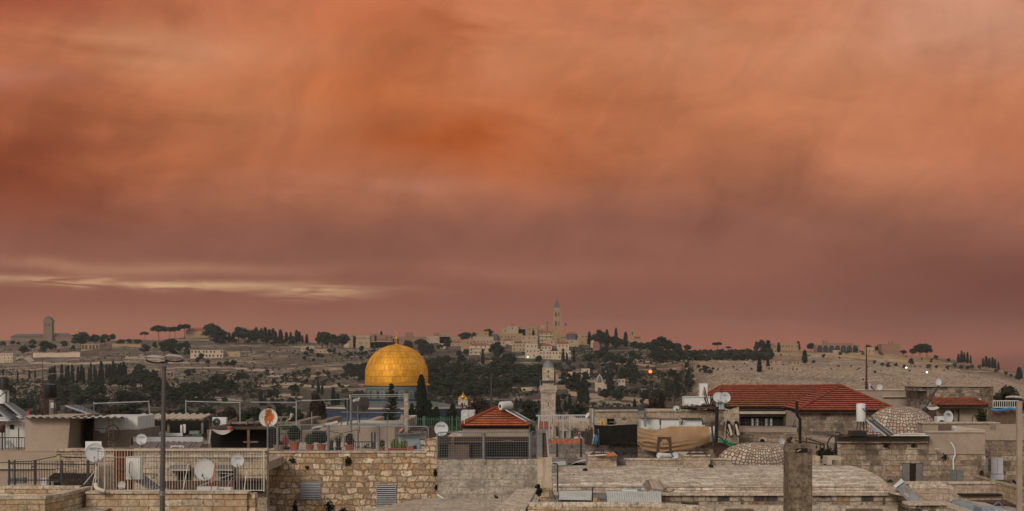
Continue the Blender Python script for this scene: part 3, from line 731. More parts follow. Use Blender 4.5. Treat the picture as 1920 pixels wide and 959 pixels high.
for x, b, h, kd, wv in [(1126,655,38,'pine',.8),(1118,655,32,'pine',.8),(1134,656,34,'pine',.8),(1138,655,36,'cyp',1.4),(1148,655,24,'pine',1.1),(1155,655,40,'cyp',1.),(1173,652,30,'cyp',1.8),(1163,658,24,'pine',1.1),(1188,660,20,'pine',1.3),
        (1200,662,20,'pine',1.2),(1214,662,20,'pine',1.2),(1229,664,28,'pine',1.),(1240,664,34,'pine',.95),(1252,664,28,'pine',1.1),(1270,661,18,'pine',1.2),(1287,662,16,'pine',1.),(1293,660,12,'pine',1.)]:
    plant(kd, x, b, h, 'tree on the skyline between the village and the small bell tower' if x < 1180 else 'tree on the skyline right of the small bell tower', 'skyline trees near the bell tower' if x < 1180 else 'skyline trees right of the bell tower', wf=wv)
patch('olive', 44, 1230, 1440, lambda x: (664,676), (9,14), 'low dark shrub in the hedge line below the crest right of the bell tower', 'hedge line below the crest', seed=28, gap=3)
for x, b, h in [(1345,660,18),(1365,660,11)]:
    plant('umb', x, b, h, 'small umbrella pine alone on the skyline, %s' % ('the taller of two' if x < 1350 else 'the lower of two'), 'lone umbrella pines', wf=1.2)
# right ridge around the arcaded hotel
for x, b, h, kd, wv in [(1420,664,24,'pine',.8),(1428,664,27,'pine',.8),(1440,664,26,'cyp',2.),(1460,662,20,'cyp',1.6),(1497,655,18,'cyp',2.),(1520,655,17,'pine',1.1),(1509,682,26,'cyp',1.9),(1424,700,30,'cyp',1.6),(1440,690,20,'cyp',1.7),
      (1629,656,15,'pine',1.),(1643,656,14,'pine',1.),(1659,662,16,'cyp',2.),(1673,662,14,'cyp',1.2),(1710,668,16,'pine',1.2),(1725,668,26,'pine',1.2),(1738,667,26,'pine',.9),(1693,668,12,'pine',1.2),(1708,690,18,'pine',1.)]:
    plant(kd, x, b, h, 'dark tree around the arcaded hotel on the right ridge', 'trees around the arcaded hotel', wf=wv)
for x, b, h in [(1797,682,18),(1803,682,24),(1808,681,20),(1814,682,22),(1820,682,17),(1843,690,18),(1849,690,22),(1855,691,20),(1861,692,22),(1866,693,20),(1872,696,16)]:
    plant('cyp', x, b, h, 'pointed cypress in the two clumps near the right end of the ridge', 'cypress clumps at the right end', wf=1.4)
for x, b, h in [(1911,713,24),]: plant('cyp', x, b, h, 'last cypress on the skyline at the far right edge', 'edge cypress', wf=2.2)
for x, b in [(1742,692),(1757,693),(1778,694),(1790,690),(1802,694),(1815,694),(1823,692),(1836,694),(1868,700),(1885,706),(1895,708),(1905,712),(1779,679),(1755,676),(1746,680),(1640,684),(1655,688),(1665,690),(1680,689),(1695,692),(1575,668),(1545,672),(1526,682),(1590,665),(1605,662),(1652,668),(1618,668)]:
    plant('olive', x, b, ru(7,10), 'small round shrub spaced out on the tan slope of the right ridge', 'round shrubs on the tan slope', wf=1.)
# nearer trees that stand up behind the rooftops
random.seed(31)
def near(mk, px, base, top, D, label, cat_group, wf=1.0):
    o = mk(); s = S(base-top, D)/o['h']; o.location = P(px, base, D); o.scale = (s*wf, s*wf, s); o.rotation_euler = (0,0,ru(0,6)); tag(o, label, None, cat_group)
near(lambda: mk_cypress(14,1.9,n=3500,lr=.20), 790, 815, 703, 430, 'tallest dark cypress standing in front of the right side of the golden dome', None)
near(lambda: mk_cypress(10,1.9,n=2500,lr=.20), 772, 815, 757, 425, 'shorter cypress at the left foot of the tallest one', None, .95)
near(lambda: mk_cypress(10,2.1,n=2500,lr=.20), 803, 815, 750, 428, 'dense cypress at the right foot of the tallest one', None)
near(lambda: mk_cypress(9,2.1,n=2500,lr=.20), 818, 815, 763, 420, 'pointed cypress between the tallest cypress and the green fence end', None)
near(lambda: mk_cypress(9,1.9,n=2500,lr=.20), 849, 815, 757, 415, 'dark cypress in front of the blue tiled wall, near the small onion domes', None)
near(lambda: mk_cypress(9,1.7,n=2500,lr=.20), 841, 815, 768, 412, 'low cypress leaning on the one near the onion domes', None)
near(lambda: mk_fir(13,5.5), 734, 812, 718, 400, 'feathery fir tree in front of the centre of the blue drum', None)
near(lambda: mk_fir(6,3.6), 722, 815, 775, 396, 'small fir at the foot of the feathery fir', None)
near(lambda: mk_cypress(12,3.0,'leaf_brown',3500,.26), 592, 812, 738, 380, 'thick dark cypress left of the blue octagon wall, the taller of the pair', None, .95)
near(lambda: mk_cypress(12,2.9,'leaf_brown',3000,.26), 604, 812, 752, 384, 'thick dark cypress touching the blue octagon wall, the lower of the pair', None, .8)
near(lambda: mk_cypress(12,2.2,'needle_dark',2500,.24), 521, 812, 762, 390, 'dark column of cypress behind the rust stained satellite dish', None)
near(lambda: mk_pine(9,11,'needle_green',.15,110,.35), 548, 815, 768, 392, 'spreading green tree between the rusty dish and the thick cypress', None)
near(lambda: mk_pine(9,10,'leaf_brown',.2,110,.34,name='leafy_tree',cat='tree'), 901, 800, 742, 300, 'dark leafy tree left of the orange pavilion roof', None)
near(lambda: mk_pine(9,9,'needle_green',.2,110,.34,name='leafy_tree',cat='tree'), 990, 800, 752, 330, 'dark green tree between the pavilion roof and the minaret', None)
near(lambda: mk_pine(8,9,'needle_green',.2,90,.34,name='leafy_tree',cat='tree'), 1085, 800, 758, 330, 'round green tree right of the minaret shaft', None)
near(lambda: mk_cypress(10,2.4,'leaf_brown',2500,.25), 1240, 775, 736, 260, 'brown conifer behind the terrace wall, the pointed one', None, .9)
near(lambda: mk_pine(8,8,'leaf_brown',.1,90,.32,name='leafy_tree',cat='tree'), 1224, 775, 743, 262, 'brown bushy tree left of the pointed brown conifer', None)
near(lambda: mk_cypress(9,1.7,n=1800,lr=.2), 1190, 775, 748, 250, 'slim dark cypress top rising above the terrace wall', None)
for i, (px, tp) in enumerate([(20,775),(60,770),(150,762),(205,765),(240,760),(318,768),(345,765),(430,762),(470,758)]):
    near(lambda: mk_pine(8,10,'leaf_brown' if i % 2 else 'needle_green',.15,70,.36,name='leafy_tree',cat='tree'), px, 805, tp, 300+i*9, 'olive green tree close behind the left rooftops, near the valley edge', 'trees close behind the left rooftops', 1.)
near(lambda: mk_pine(6,7,'leaf_dark',.1,110,.22,name='leafy_tree',cat='tree'), 1888, 782, 722, 150, 'dark leaning tree behind the wooden fence at the right', None)

# low scrub that nobody could count
def scrub():
    random.seed(44); m_ = MB(); done = 0
    while done < 9500:
        px = ru(-30, 1950); py = ru(655, 795)
        if px > 1300 and (py > 700 or rnd() < .8): continue
        if done > 3600 and not (700 < px < 1300 or (px < 520 and py > 712+px*.03)): continue
        if 250 < px < 640 and py < 700 and rnd() < .75: continue
        D = ground_D(px, py)
        if not D: continue
        x = X(px, D); z = terr(x, D)
        if noise.noise(Vector((x*.012, D*.012, 2.2))) < -.08: continue
        r = ru(.6, 1.6); m_.leaf((x, D, z+r*.4), r*.8, 5); done += 1
    o = m_.build('hillside_scrub', 'leaf_olive', recalc=False); tag(o, 'low dry scrub scattered over the whole hillside', 'scrub', None, 'stuff')
scrub()
def hedge():
    random.seed(46); m_ = MB(); n = 0
    while n < 900:
        px = ru(1225, 1450); py = ru(661, 678); D = ground_D(px, py)
        if not D: n += 1; continue
        x = X(px, D); m_.leaf((x, D, terr(x, D)+1.2), 1.5, 6); n += 1
    tag(m_.build('crest_scrub', 'needle_green', recalc=False), 'dense dark scrub band below the crest right of the bell tower', 'scrub', None, 'stuff')
hedge()
def track(pts, wpx, name='dirt_track'):
    m_ = MB(); q = []
    for (a, b), (c_, d) in zip(pts, pts[1:]):
        for i in range(12):
            px, py = a+(c_-a)*i/12, b+(d-b)*i/12; D = ground_D(px, py)
            if D: q.append((px, D))
    for (p0, D0), (p1, D1) in zip(q, q[1:]):
        if abs(D0-D1) > 120: continue
        w_ = wpx*8; x0, x1 = X(p0,D0), X(p1,D1)
        m_.hexa([(x0,D0-w_,terr(x0,D0-w_)-.5),(x1,D1-w_,terr(x1,D1-w_)-.5),(x1,D1+w_,terr(x1,D1+w_)-.5),(x0,D0+w_,terr(x0,D0+w_)-.5),(x0,D0-w_,terr(x0,D0-w_)+.35),(x1,D1-w_,terr(x1,D1-w_)+.35),(x1,D1+w_,terr(x1,D1+w_)+.35),(x0,D0+w_,terr(x0,D0+w_)+.35)])
    if m_.v: o = m_.build(name, 'track_earth'); o['kind'] = 'structure'
plain('track_earth', (.33,.26,.19), var=.2, scale=.05)
for pts, w_ in [([(0,676),(50,672),(62,681)],1.2),([(60,682),(140,684),(230,680),(270,672),(262,666)],1.),([(235,672),(300,676),(330,682)],.9),([(262,700),(300,693),(345,690),(440,692),(520,700)],.8),
    ([(440,676),(455,668),(480,664)],1.),([(200,728),(235,718),(270,724)],1.2),([(480,726),(540,722),(600,728),(660,724)],.8),([(500,706),(560,709),(630,703)],.7),([(195,745),(215,738),(238,733)],1.),([(820,722),(850,712),(872,708)],.8),([(560,690),(620,686),(670,684)],.7),
    ([(1190,676),(1240,684),(1290,676),(1330,670)],.8),([(1275,668),(1330,678),(1400,682)],.8),([(1080,757),(1130,752),(1200,764)],.7),([(480,748),(530,742),(570,748)],.9),([(1500,672),(1560,668),(1640,676),(1700,684)],1.2),([(1650,700),(1740,697),(1850,708)],1.),([(1060,720),(1120,716),(1200,716)],.6)]: track(pts, w_)
def stones():
    """close-set gravestones and walls of the cemetery slope"""
    random.seed(45); m_ = MB(); done = 0
    while done < 9000:
        px = ru(1320, 1960); D = ru(830, 1150); x = X(px, D); z = terr(x, D)
        y = HZ+(CAMZ-z)/D*FPX
        if y > 765: continue
        if noise.noise(Vector((x*.02, D*.02, 5))) < -.25: continue
        s = ru(.35,1.0); h = ru(.15,.6); m_.box(x-s, x+s, D-ru(.3,.6), D+.5, z-.4, z+h); done += 1
    for _ in range(700):
        px = ru(1040, 1200); py = ru(757, 785); D = ground_D(px, py)
        if not D: continue
        x = X(px, D); z = terr(x, D); m_.box(x-.5, x+.5, D-.3, D+.3, z-.3, z+.6)
    o = m_.build('gravestones', 'grave_stone'); tag(o, 'crowded pale gravestones covering the cemetery slope', 'gravestones', None, 'stuff')
stones()

# ================================================================== far buildings
WINM = {}
def winmesh(wd, ht):
    kx = (round(wd,2), round(ht,2))
    if kx not in WINM:
        m_ = MB().box(-wd/2, wd/2, -.06, .25, 0, ht); o = m_.build('window', 'far_window'); o.location = (0,0,0)
        me = o.data
        bpy.data.objects.remove(o)
        WINM[kx] = me
        me.transform(Matrix.Translation((0, .095, 0)))
    return WINM[kx]
FB = [0]
def fb(px0, px1, yt, yb, label, mat='far_stone', roof=None, rows=2, cols=3, D=None, depth=None, group=None, name='stone_house', win=(1.0,1.3), cat='house', roofh=None, yaw=0, parapet=True, balc=False, rmat='far_red_roof', ww=None):
    FB[0] += 1
    if D is None: D = ground_D((px0+px1)/2, yb) or skyline_D((px0+px1)/2)[0]
    cx = X((px0+px1)/2, D); W = S(px1-px0, D); H = S(yb-yt, D); zb = Z(yb, D); dp = depth or min(14, max(6, W*.7))
    t = thing(name, label, cat, (cx, D, zb), group); t.rotation_euler = (0,0,0)
    zl = zb-8
    b = MB().box(cx-W/2, cx+W/2, D, D+dp, zl, zb+H-(.35 if parapet and roof is None else 0))
    if parapet and roof is None:
        e = .3; z1 = zb+H-.35; z2 = zb+H+.25
        b.box(cx-W/2-.1, cx+W/2+.1, D-.1, D+e, z1, z2); b.box(cx-W/2-.1, cx-W/2+e, D+e, D+dp, z1, z2); b.box(cx+W/2-e, cx+W/2+.1, D+e, D+dp, z1, z2)
    b.build('wall', mat, t)
    if roof == 'hip':
        rh = roofh or W*.13; z1 = zb+H; o_ = min(.6, W*.06); r = MB()
        x0, x1, y0, y1 = cx-W/2-o_, cx+W/2+o_, D-o_, D+dp+o_; q = min(W*.3, dp*.5)
        r.add([(x0,y0,z1),(x1,y0,z1),(x1,y1,z1),(x0,y1,z1),(x0+q,(y0+y1)/2,z1+rh),(x1-q,(y0+y1)/2,z1+rh)], [(0,1,5,4),(1,2,5),(2,3,4,5),(3,0,4),(3,2,1,0)])
        r.build('roof', rmat, t)
    if roof == 'dome':
        r = MB(); rr = min(W, dp)*.5
        r.lathe((cx, D+dp/2, zb+H), [(rr*cos(a), rr*.9*sin(a)) for a in [0,.3,.6,.9,1.2,1.45,1.56]], 20); r.smooth = True; r.build('roof', mat, t)
    n = 0
    ww_, wh = win
    if rows and cols:
        sh = H/rows; wh2 = min(wh, sh*.55); ww2 = ww or min(ww_, W/cols*.55)
        for r_ in range(rows):
            for c_ in range(cols):
                if rnd() < .2: continue
                x = cx-W/2+W*(c_+.5+ru(-.18,.18))/cols; z = zb+sh*(r_+.35)
                o = bpy.data.objects.new('window', winmesh(ww2, wh2)); col.objects.link(o); o.parent = t; o.location = Vector((x, D, z))-Vector((cx, D, zb)); n += 1
    if balc:
        for r_ in range(rows):
            z = zb+H*(r_+.02)/rows; MB().box(cx-W/2-.2, cx+W/2+.2, D-1.3, D-.01, z, z+.9).build('balcony', 'far_stone_pale', t)
    return t, cx, D, zb, H
random.seed(61)
# left: wide building with the broad tower (far crest)
def church_tower():
    D = 2150; zb = Z(650, D)
    t = thing('hilltop_church', 'long low church with a broad square tower, hazy on the left end of the ridge', 'church', (X(89,D), D+8, zb))
    MB().pb(20, 82, 631, 656, D+6, 14).build('nave', 'church_stone', t)
    MB().pb(97, 134, 633, 656, D+6, 14).build('wing', 'church_stone', t)
    r = MB(); a = lambda px, py: (X(px,D+6), Z(py,D+6))
    for x0, x1, xa, xb, yr in [(18,83,28,79,626.5),(97,136,100,126,625)]:
        (ax, az_), (bx, bz), (cx_, cz), (dx_, dz_) = a(x0,632), a(x1,632), a(xb,yr), a(xa,yr)
        r.add([(ax,D+5,az_),(bx,D+5,bz),(bx,D+21,bz),(ax,D+21,az_),(dx_,D+13,dz_),(cx_,D+13,cz)], [(0,1,5,4),(1,2,5),(2,3,4,5),(3,0,4),(3,2,1,0)])
    r.build('roof', 'slate_dark', t)
    tw = MB().frus(80.5,98,81.5,97,602,656,D,11); tw.pb(79.8,98.6,600.5,603,D-.4,12); tw.frus(82.5,96,83,95.5,597,600.5,D+1,9.5)
    tw.build('tower', 'church_stone', t)
    c = MB().add([(X(82,D),D+.5,Z(597,D)),(X(96.5,D),D+.5,Z(597,D)),(X(96.5,D),D+10.5,Z(597,D)),(X(82,D),D+10.5,Z(597,D)),(X(89,D),D+5.5,Z(592.5,D))],[(0,1,4),(1,2,4),(2,3,4),(3,0,4),(3,2,1,0)])
    c.build('tower_roof', 'slate_dark', t)
    for px in (86, 92):
        MB().pb(px-.8, px+.8, 606, 612, D-.2, .15).build('window', 'far_window', t)
church_tower()
fb(152,186,646,660,'old arched stone ruin beside a dark tree at the foot of the broad tower','far_stone_warm',rows=1,cols=5,win=(3.2,4.5))
fb(0,24,663,681,'pale three storey block at the far left of the slope','far_stone_pale',rows=3,cols=4)
fb(348,390,620,634,'small red roofed villa behind the umbrella pines','far_stone_warm','hip',1,4)
fb(357,418,657,672,'long cream two storey house on the slope right of the lamp','far_stone_pale',rows=2,cols=9, win=(1.6,2.0))
fb(418,450,660,671,'plain low wing at the end of the long cream house','far_stone',rows=1,cols=2)
fb(440,452,614,634,'narrow pale house hidden in the ridge pines','far_stone_warm',rows=2,cols=2)
fb(564,590,649,660,'lone flat roofed house on the terrace left of the white domed tomb','far_stone',rows=1,cols=3)
fb(590,622,655,664,'low flat roofed annex beside the lone terrace house','far_stone',rows=1,cols=4)
fb(645,655,646,652,'little white domed tomb left of the school blocks','far_stone_pale','dome',0,0,depth=9,cat='tomb',name='domed_tomb')
# school blocks on the ridge behind the dome
SB = 'flat roofed blocks along the ridge behind the dome'
for a in [(656,667,628,640,'far_stone_warm',2,1,'low brown block at the left end of the flat roofed row'),(662,696,630,648,'far_stone',2,9,'cream block with a long window band, left of the golden dome'),
          (694,706,626,645,'far_stone_pink',2,3,'narrow brick red block next to the cream window band block'),(702,726,629,642,'far_stone_pink',1,6,'wide brick red block above the golden dome left shoulder'),
          (725,735,630,645,'far_stone_pink',2,2,'slim pink block left of the dome finial'),(734,743,630,646,'far_stone_warm',3,2,'tan block directly left of the dome finial'),
          (745,800,632,654,'far_stone_pink',2,9,'long dull pink block behind the golden dome finial'),(760,774,624,634,'far_stone_pink',1,0,'square red stair tower on top of the long pink block'),
          (800,846,631,650,'far_stone',2,6,'long tan block right of the golden dome top'),(813,824,625,634,'far_stone_pink',1,2,'red cube on the roof of the long tan block'),(824,844,625,634,'far_stone_warm',1,3,'tan upper storey beside the red cube'),
          (845,862,632,644,'far_stone_warm',1,3,'last low block of the row, next to the round trees'),(694,742,641,660,'far_stone',2,5,'grey brown lower block behind the golden dome left shoulder')]:
    fb(a[0],a[1],a[2],a[3],a[7],a[4],rows=a[5],cols=a[6],group=SB,cat='building',name='flat_roofed_block', D=1760+ (20 if a[7].startswith(('square','red cube')) else 0))
fb(822,835,645,655,'small white house on the bank right of the golden dome','far_stone_pale',rows=0,cols=0)
fb(845,865,643,650,'little orange roofed house on the bank below the round trees','far_stone','hip',1,2)
fb(740,755,652,660,'little cream house half hidden behind the golden dome','far_stone_pale',rows=1,cols=2)
# hilltop village, row by row
V_ = [
 # px0 px1 top bot mat roof rows cols label
 (893,916,622,640,'far_stone_warm',None,2,3,'square tan house at the upper left of the hilltop village'),
 (910,932,627,642,'slate_dark',None,1,3,'grey roofed house beside the square tan house'),
 (886,925,632,648,'far_stone',None,1,6,'long low terrace wall house under the square tan house'),
 (864,888,639,648,'far_stone_warm',None,1,3,'low house at the left foot of the village'),
 (941,985,617,640,'far_stone',None,3,4,'big dark stone house on the village top left, below a roof kiosk'),
 (958,964,607,618,'far_stone_pink',None,1,1,'little reddish kiosk on the highest village roof'),
 (950,972,612,620,'far_stone',None,1,3,'upper storey under the reddish kiosk'),
 (972,1005,613,640,'far_stone_warm',None,3,4,'tan house cluster left of the short village minaret'),
 (932,980,626,648,'far_stone_warm',None,2,8,'wide yellow stone house with a row of small windows'),
 (978,1008,630,655,'far_stone',None,3,3,'grey house between two village cypresses'),
 (880,922,648,672,'far_stone_pale','hip',4,5,'apartment house with a long red roof and stacked balconies'),
 (943,964,639,664,'far_stone_pale','hip',3,3,'pale tower house with a small red roof, centre of the village'),
 (925,948,640,655,'far_stone',None,2,3,'plain house left of the pale tower house'),
 (960,985,645,660,'far_stone',None,2,4,'plain house right of the pale tower house'),
 (960,987,646,679,'far_stone_pale',None,5,7,'terraced apartment block with long dark window bands'),
 (985,1008,645,664,'far_stone_pale',None,2,3,'white stepped house joined to the terraced block'),
 (985,1012,655,680,'far_stone_pale',None,3,4,'white stepped house below the first one'),
 (971,1000,670,684,'far_stone_pale',None,1,3,'lowest white house of the village, with the green lamp'),
 (1012,1036,624,650,'far_stone','hip',4,3,'house with a faded red roof and dark balconies'),
 (1025,1048,619,640,'far_stone_warm',None,2,3,'yellowish house at the foot of the tall bell tower'),
 (1045,1062,628,648,'far_stone_warm',None,2,3,'yellow house right of the bell tower foot'),
 (1062,1082,627,645,'slate_dark','hip',2,3,'dark shuttered house with a red roof under the flag'),
 (1014,1035,649,665,'far_stone_pale','hip',2,3,'small house with a bright red roof in the lower village'),
 (1044,1067,645,662,'far_stone_pale','hip',2,3,'white villa with a red roof and a big dark opening'),
 (1012,1052,659,682,'far_stone_pale',None,3,7,'broad white house with small arches, lowest on the right'),
 (1048,1070,658,676,'far_stone_pale',None,2,4,'white house stepping down beside the broad white one'),
 (1060,1085,638,662,'far_stone',None,3,3,'stone house among the right side of the village'),
 (1080,1104,626,648,'far_stone_warm',None,2,3,'warm tan corner house at the right end of the village'),
 (1022,1045,638,655,'far_stone',None,2,3,'pinkish stone house below the faded red roof'),
 (1010,1030,616,628,'far_stone_warm','dome',1,2,'small domed house left of the bell tower'),
 (1108,1118,638,648,'far_stone_pale',None,1,2,'isolated pale house beside the skyline pines'),
 (1112,1124,645,664,'far_stone_pink','hip',2,2,'pinkish house wrapped in garden trees'),
 (1134,1146,640,655,'far_stone_pink',None,1,2,'red toned house behind the garden trees'),
]
for i, (a, b, c_, d, mt, rf, rw, cl, lb) in enumerate(V_):
    Dv = {True: 1640}.get(c_ < 622) or (1600 if c_ < 632 else 1560 if c_ < 641 else 1500 if c_ < 655 else 1440)
    Dv += (i % 3)*6
    fb(a, b, c_, d, lb, mt, rf, rw, cl, D=Dv, group='houses of the hilltop village', balc=(i in (10, 14, 18)), roofh=2.2 if rf == 'hip' else None, win=(1.1,1.5))
for px, py, kd in [(928,676,0),(915,680,0),(940,683,0)]: pass
fb(900,945,676,692,'long retaining wall under the village cypresses','far_stone',rows=0,cols=0,name='retaining_wall',cat='wall',D=1400,depth=2)
# tall bell tower with pointed roof
def bell_tower():
    D = 1640; zb = Z(640, D)
    t = thing('bell_tower', 'tall slender bell tower with a dark pointed spire, highest thing on the ridge', 'bell tower', (X(1044.5,D), D+4, zb))
    MB().frus(1037.5,1051.5,1038.5,1050.7,579,640,D,7.2).build('tower', 'tower_stone', t)
    b = MB(); b.pb(1037.4,1051.6,577.6,579.4,D-.5,8.2); b.pb(1037.6,1051.4,604,604.8,D-.2,7.6); b.build('cornice', 'far_stone', t)
    x, z = X(1044.4,D), Z(577.6,D); r = S(6.6,D); y = D+3.6
    MB().add([(x-r,y-r,z),(x+r,y-r,z),(x+r,y+r,z),(x-r,y+r,z),(x,y,Z(559,D))],[(0,1,4),(1,2,4),(2,3,4),(3,0,4),(3,2,1,0)]).build('spire', 'slate_dark', t)
    MB().tube([(x,y,Z(560,D)),(x,y,Z(555,D))],.18).bar((x-.9,y,Z(556.8,D)),(x+.9,y,Z(556.8,D)),.3).build('cross', 'slate_dark', t)
    for a, b_ in [(586,594),(602,611)]:
        MB().pb(1041,1043.6,a,b_,D-.35,.3).build('window', 'far_window', t); MB().pb(1047,1048.3,a,b_,D-.35,.3).build('window', 'far_window', t)
bell_tower()
def small_tower():
    D = 1560; t = thing('bell_tower', 'short yellow bell tower with a small lantern top, right of the village', 'bell tower', (X(1185.5,D), D+3, Z(640,D)))
    MB().pb(1182,1189.3,620,642,D,3.8).build('tower', 'tower_stone', t)
    x, y = X(1185.6,D), D+2; q = S(3.4,D)
    m_ = MB().lathe((x,y,Z(620,D)), [(q,0),(q,.5),(q*.75,.6),(q*.72,3.0),(q*.8,3.1),(q*.5,4.2),(q*.15,5.2),(.08,6.6)], 12); m_.build('lantern_top', 'tower_stone', t)
    MB().pb(1184.6,1186.6,622,629,D-.15,.1).build('window', 'far_window', t)
    MB().pb(1189,1201,634,643,D+1,6).build('chapel', 'far_stone_warm', t)
    MB().add([(X(1188,D),D,Z(634,D)),(X(1202,D),D,Z(634,D)),(X(1202,D),D+8,Z(634,D)),(X(1188,D),D+8,Z(634,D)),(X(1191,D),D+4,Z(631,D)),(X(1199,D),D+4,Z(631,D))],[(0,1,5,4),(1,2,5),(2,3,4,5),(3,0,4),(3,2,1,0)]).build('roof','far_red_roof',t)
small_tower()
def village_minaret():
    D = 1640; x, y = X(1006.5,D), D+2; q = S(2.4,D)
    t = thing('small_minaret', 'short stubby minaret rising from the village left of the bell tower', 'minaret', (x, y, Z(640,D)))
    MB().lathe((x,y,Z(640,D)), [(q,0),(q*.95,S(26,D)),(q*1.25,S(26.5,D)),(q*1.25,S(27.5,D)),(q*.7,S(27.6,D)),(q*.65,S(30,D)),(q*.3,S(32,D)),(.05,S(33,D))], 12).build('shaft', 'far_stone_warm', t)
village_minaret()
D = 1630
t = thing('flag_pole', 'flag on a thin pole above the village roofs', 'flag', P(1058.8,622,D))
MB().tube([P(1058.8,625,D),P(1058.8,605,D)],.14).build('pole','dark_steel',t); MB().grid(lambda u,v: P(1059+u*3.4,605.5+v*4.6+u*1.2,D)+Vector((0,.3*sin(u*6),0)),6,3,(0,.08,0)).build('flag','slate_dark',t)
single(MB().tube([P(1026,622,D),P(1026,603,D)],[.3,.3]).tube([P(1026,606,D),P(1026,603,D)],.6), 'mast', 'dark_steel', 'thin mast on a village roof left of the tall bell tower', 'mast')
# green lamp, red lamp, two white lights (all lit in the photograph)
def emat(name, c, s):
    m_ = bpy.data.materials.new(name); m_.use_nodes = True; b = m_.node_tree.nodes['Principled BSDF']
    b.inputs['Emission Color'].default_value = c+(1,); b.inputs['Emission Strength'].default_value = s; b.inputs['Base Color'].default_value = c+(1,); MATS[name] = m_
emat('lit_green', (.1,1,.45), 5); emat('lit_red', (1,.12,.03), 4); emat('lit_white', (.9,1,.95), 5)
single(MB().lathe(P(989.5,669.5,1432), [(.05,-.6),(.6,-.3),(.6,.3),(.05,.6)], 10), 'green_lamp', 'lit_green', 'glowing green lamp on the lowest white village house', 'lamp')
def sig(px, yt, yb, D, lab, mat=None):
    t = thing('lamp_mast', lab, 'mast', P(px,yb,D)); MB().tube([P(px,yb,D),P(px,yt,D)],[.10,.06]).build('pole','rust_steel',t)
    if mat: MB().lathe(P(px,yt,D)+Vector((0,0,.0)), [(.05,-.02),(.28,.03),(.28,.42),(.05,.5)], 10).build('lamp',mat,t)
    else: MB().tube([P(px,yt,D)+Vector((-.2,0,.05)),P(px,yt,D)+Vector((.2,0,.12))],.06).build('lamp_head','dark_steel',t)
sig(1219.5,699.5,775,300,'thin mast with a glowing red lamp above the terrace','lit_red')
sig(1279.5,686,775,300,'taller rusty mast right of the red lamp')
sig(1265,728,775,280,'short dark mast between the red lamp and the white barrel')
for px, py, l in [(1699.5,690,'small glaring white light on the tan slope, upper one'),(1738,698.5,'glaring white light on the tan slope by the road, lower one')]:
    Dd = ground_D(px, py+2) or 1200
    single(MB().lathe(P(px,py,Dd), [(.05,-.5),(.55,-.2),(.55,.2),(.05,.5)], 10), 'slope_lamp', 'lit_white', l, 'lamp')
# right ridge
fb(1451,1497,645,664,'plain flat roofed block left of the arcaded hotel','far_stone_warm',rows=2,cols=9,cat='building',name='flat_roofed_block',D=1400,depth=16)
def hotel():
    D = 1385; t = thing('arcaded_hotel', 'long hotel with seven tall dark arches on the right ridge', 'hotel', (X(1571,D), D, Z(664,D)))
    MB().pb(1531,1612,646.5,664,D,14).build('wall','far_stone_pink',t)
    u = MB().pb(1552,1600,643.5,646.5,D+1,12); u.pb(1544,1552,638.5,646.5,D+1,4); u.build('upper_wall','far_stone_pink',t)
    for i in range(7):
        px = 1537+i*11.1; x = X(px,D); r = S(4.8,D)
        if i == 3: pass
        pts = [(x-r,Z(661,D)),(x+r,Z(661,D)),(x+r,Z(652,D))]+[(x+r*cos(a),Z(652,D)+r*sin(a)) for a in [.3,.6,.9,1.2,1.57,1.9,2.2,2.5,2.8]]+[(x-r,Z(652,D))]
        o = MB().prism(pts, D-.25, D-.05).build('arch_window','far_window',t)
        f = MB()
        for s_ in range(12):
            a0, a1 = pi*s_/12, pi*(s_+1)/12
            f.bar((x+r*1.06*cos(a0),D-.3,Z(652,D)+r*1.06*sin(a0)),(x+r*1.06*cos(a1),D-.3,Z(652,D)+r*1.06*sin(a1)),.35,.3)
        f.build('arch_frame','far_stone',o)
    MB().pb(1562,1575,657,664,D-4,4).build('porch','far_stone',t)
hotel()
fb(1653,1687,646,664,'square block with roof aerials right of the hotel','far_stone_pink',rows=1,cols=0,cat='building',name='flat_roofed_block',D=1390,depth=16)
single(MB().tube([P(1666,647,1391),P(1666,640,1391)],.25).tube([P(1673,647,1391),P(1673,639,1391)],.3).tube([P(1670,647,1391),P(1670,643,1391)],.2), 'roof_aerials', 'dark_steel', 'cluster of short aerials on the square block roof', 'aerial')
for a in [(1443,1465,676,684,'low shed with dull red roof, left of the lone cypress','hip'),(1480,1500,678,686,'low shed with bright red roof by the lone cypress','hip'),(1440,1456,688,696,'pale box shaped hut on the cemetery edge',None),(1482,1504,690,697,'tan hut at the foot of the lone cypress',None),(1622,1640,652,664,'low tan wing between the hotel and the square block',None)]:
    fb(a[0],a[1],a[2],a[3],a[4],'far_stone',a[5],1,3)
# long boundary walls on the slopes
def wall(pts, h, label, mat='far_stone', th=1.0, name='boundary_wall'):
    m_ = MB(); q = []
    for px, py in pts:
        Dd = ground_D(px, py) or 1500; q.append((X(px,Dd), Dd, Z(py,Dd), S(h,Dd)))
    for (x0,y0,z0,h0),(x1,y1,z1,h1) in zip(q, q[1:]):
        if x1 < x0: x0,y0,z0,h0,x1,y1,z1,h1 = x1,y1,z1,h1,x0,y0,z0,h0
        m_.hexa([(x0,y0,z0-3),(x1,y1,z1-3),(x1,y1+th,z1-3),(x0,y0+th,z0-3),(x0,y0,z0+h0),(x1,y1,z1+h1),(x1,y1+th,z1+h1),(x0,y0+th,z0+h0)])
    return single(m_, name, mat, label, 'wall')
wall([(62,671),(105,671),(150,670)], 9, 'long pale retaining wall on the slope above the cypress grove', 'far_stone_pale')
wall([(150,668),(178,663),(210,655)], 8, 'pale wall climbing from the retaining wall to the ridge', 'far_stone')
wall([(210,651),(265,652)], 6, 'low wall under the row of small ridge trees', 'far_stone_warm')
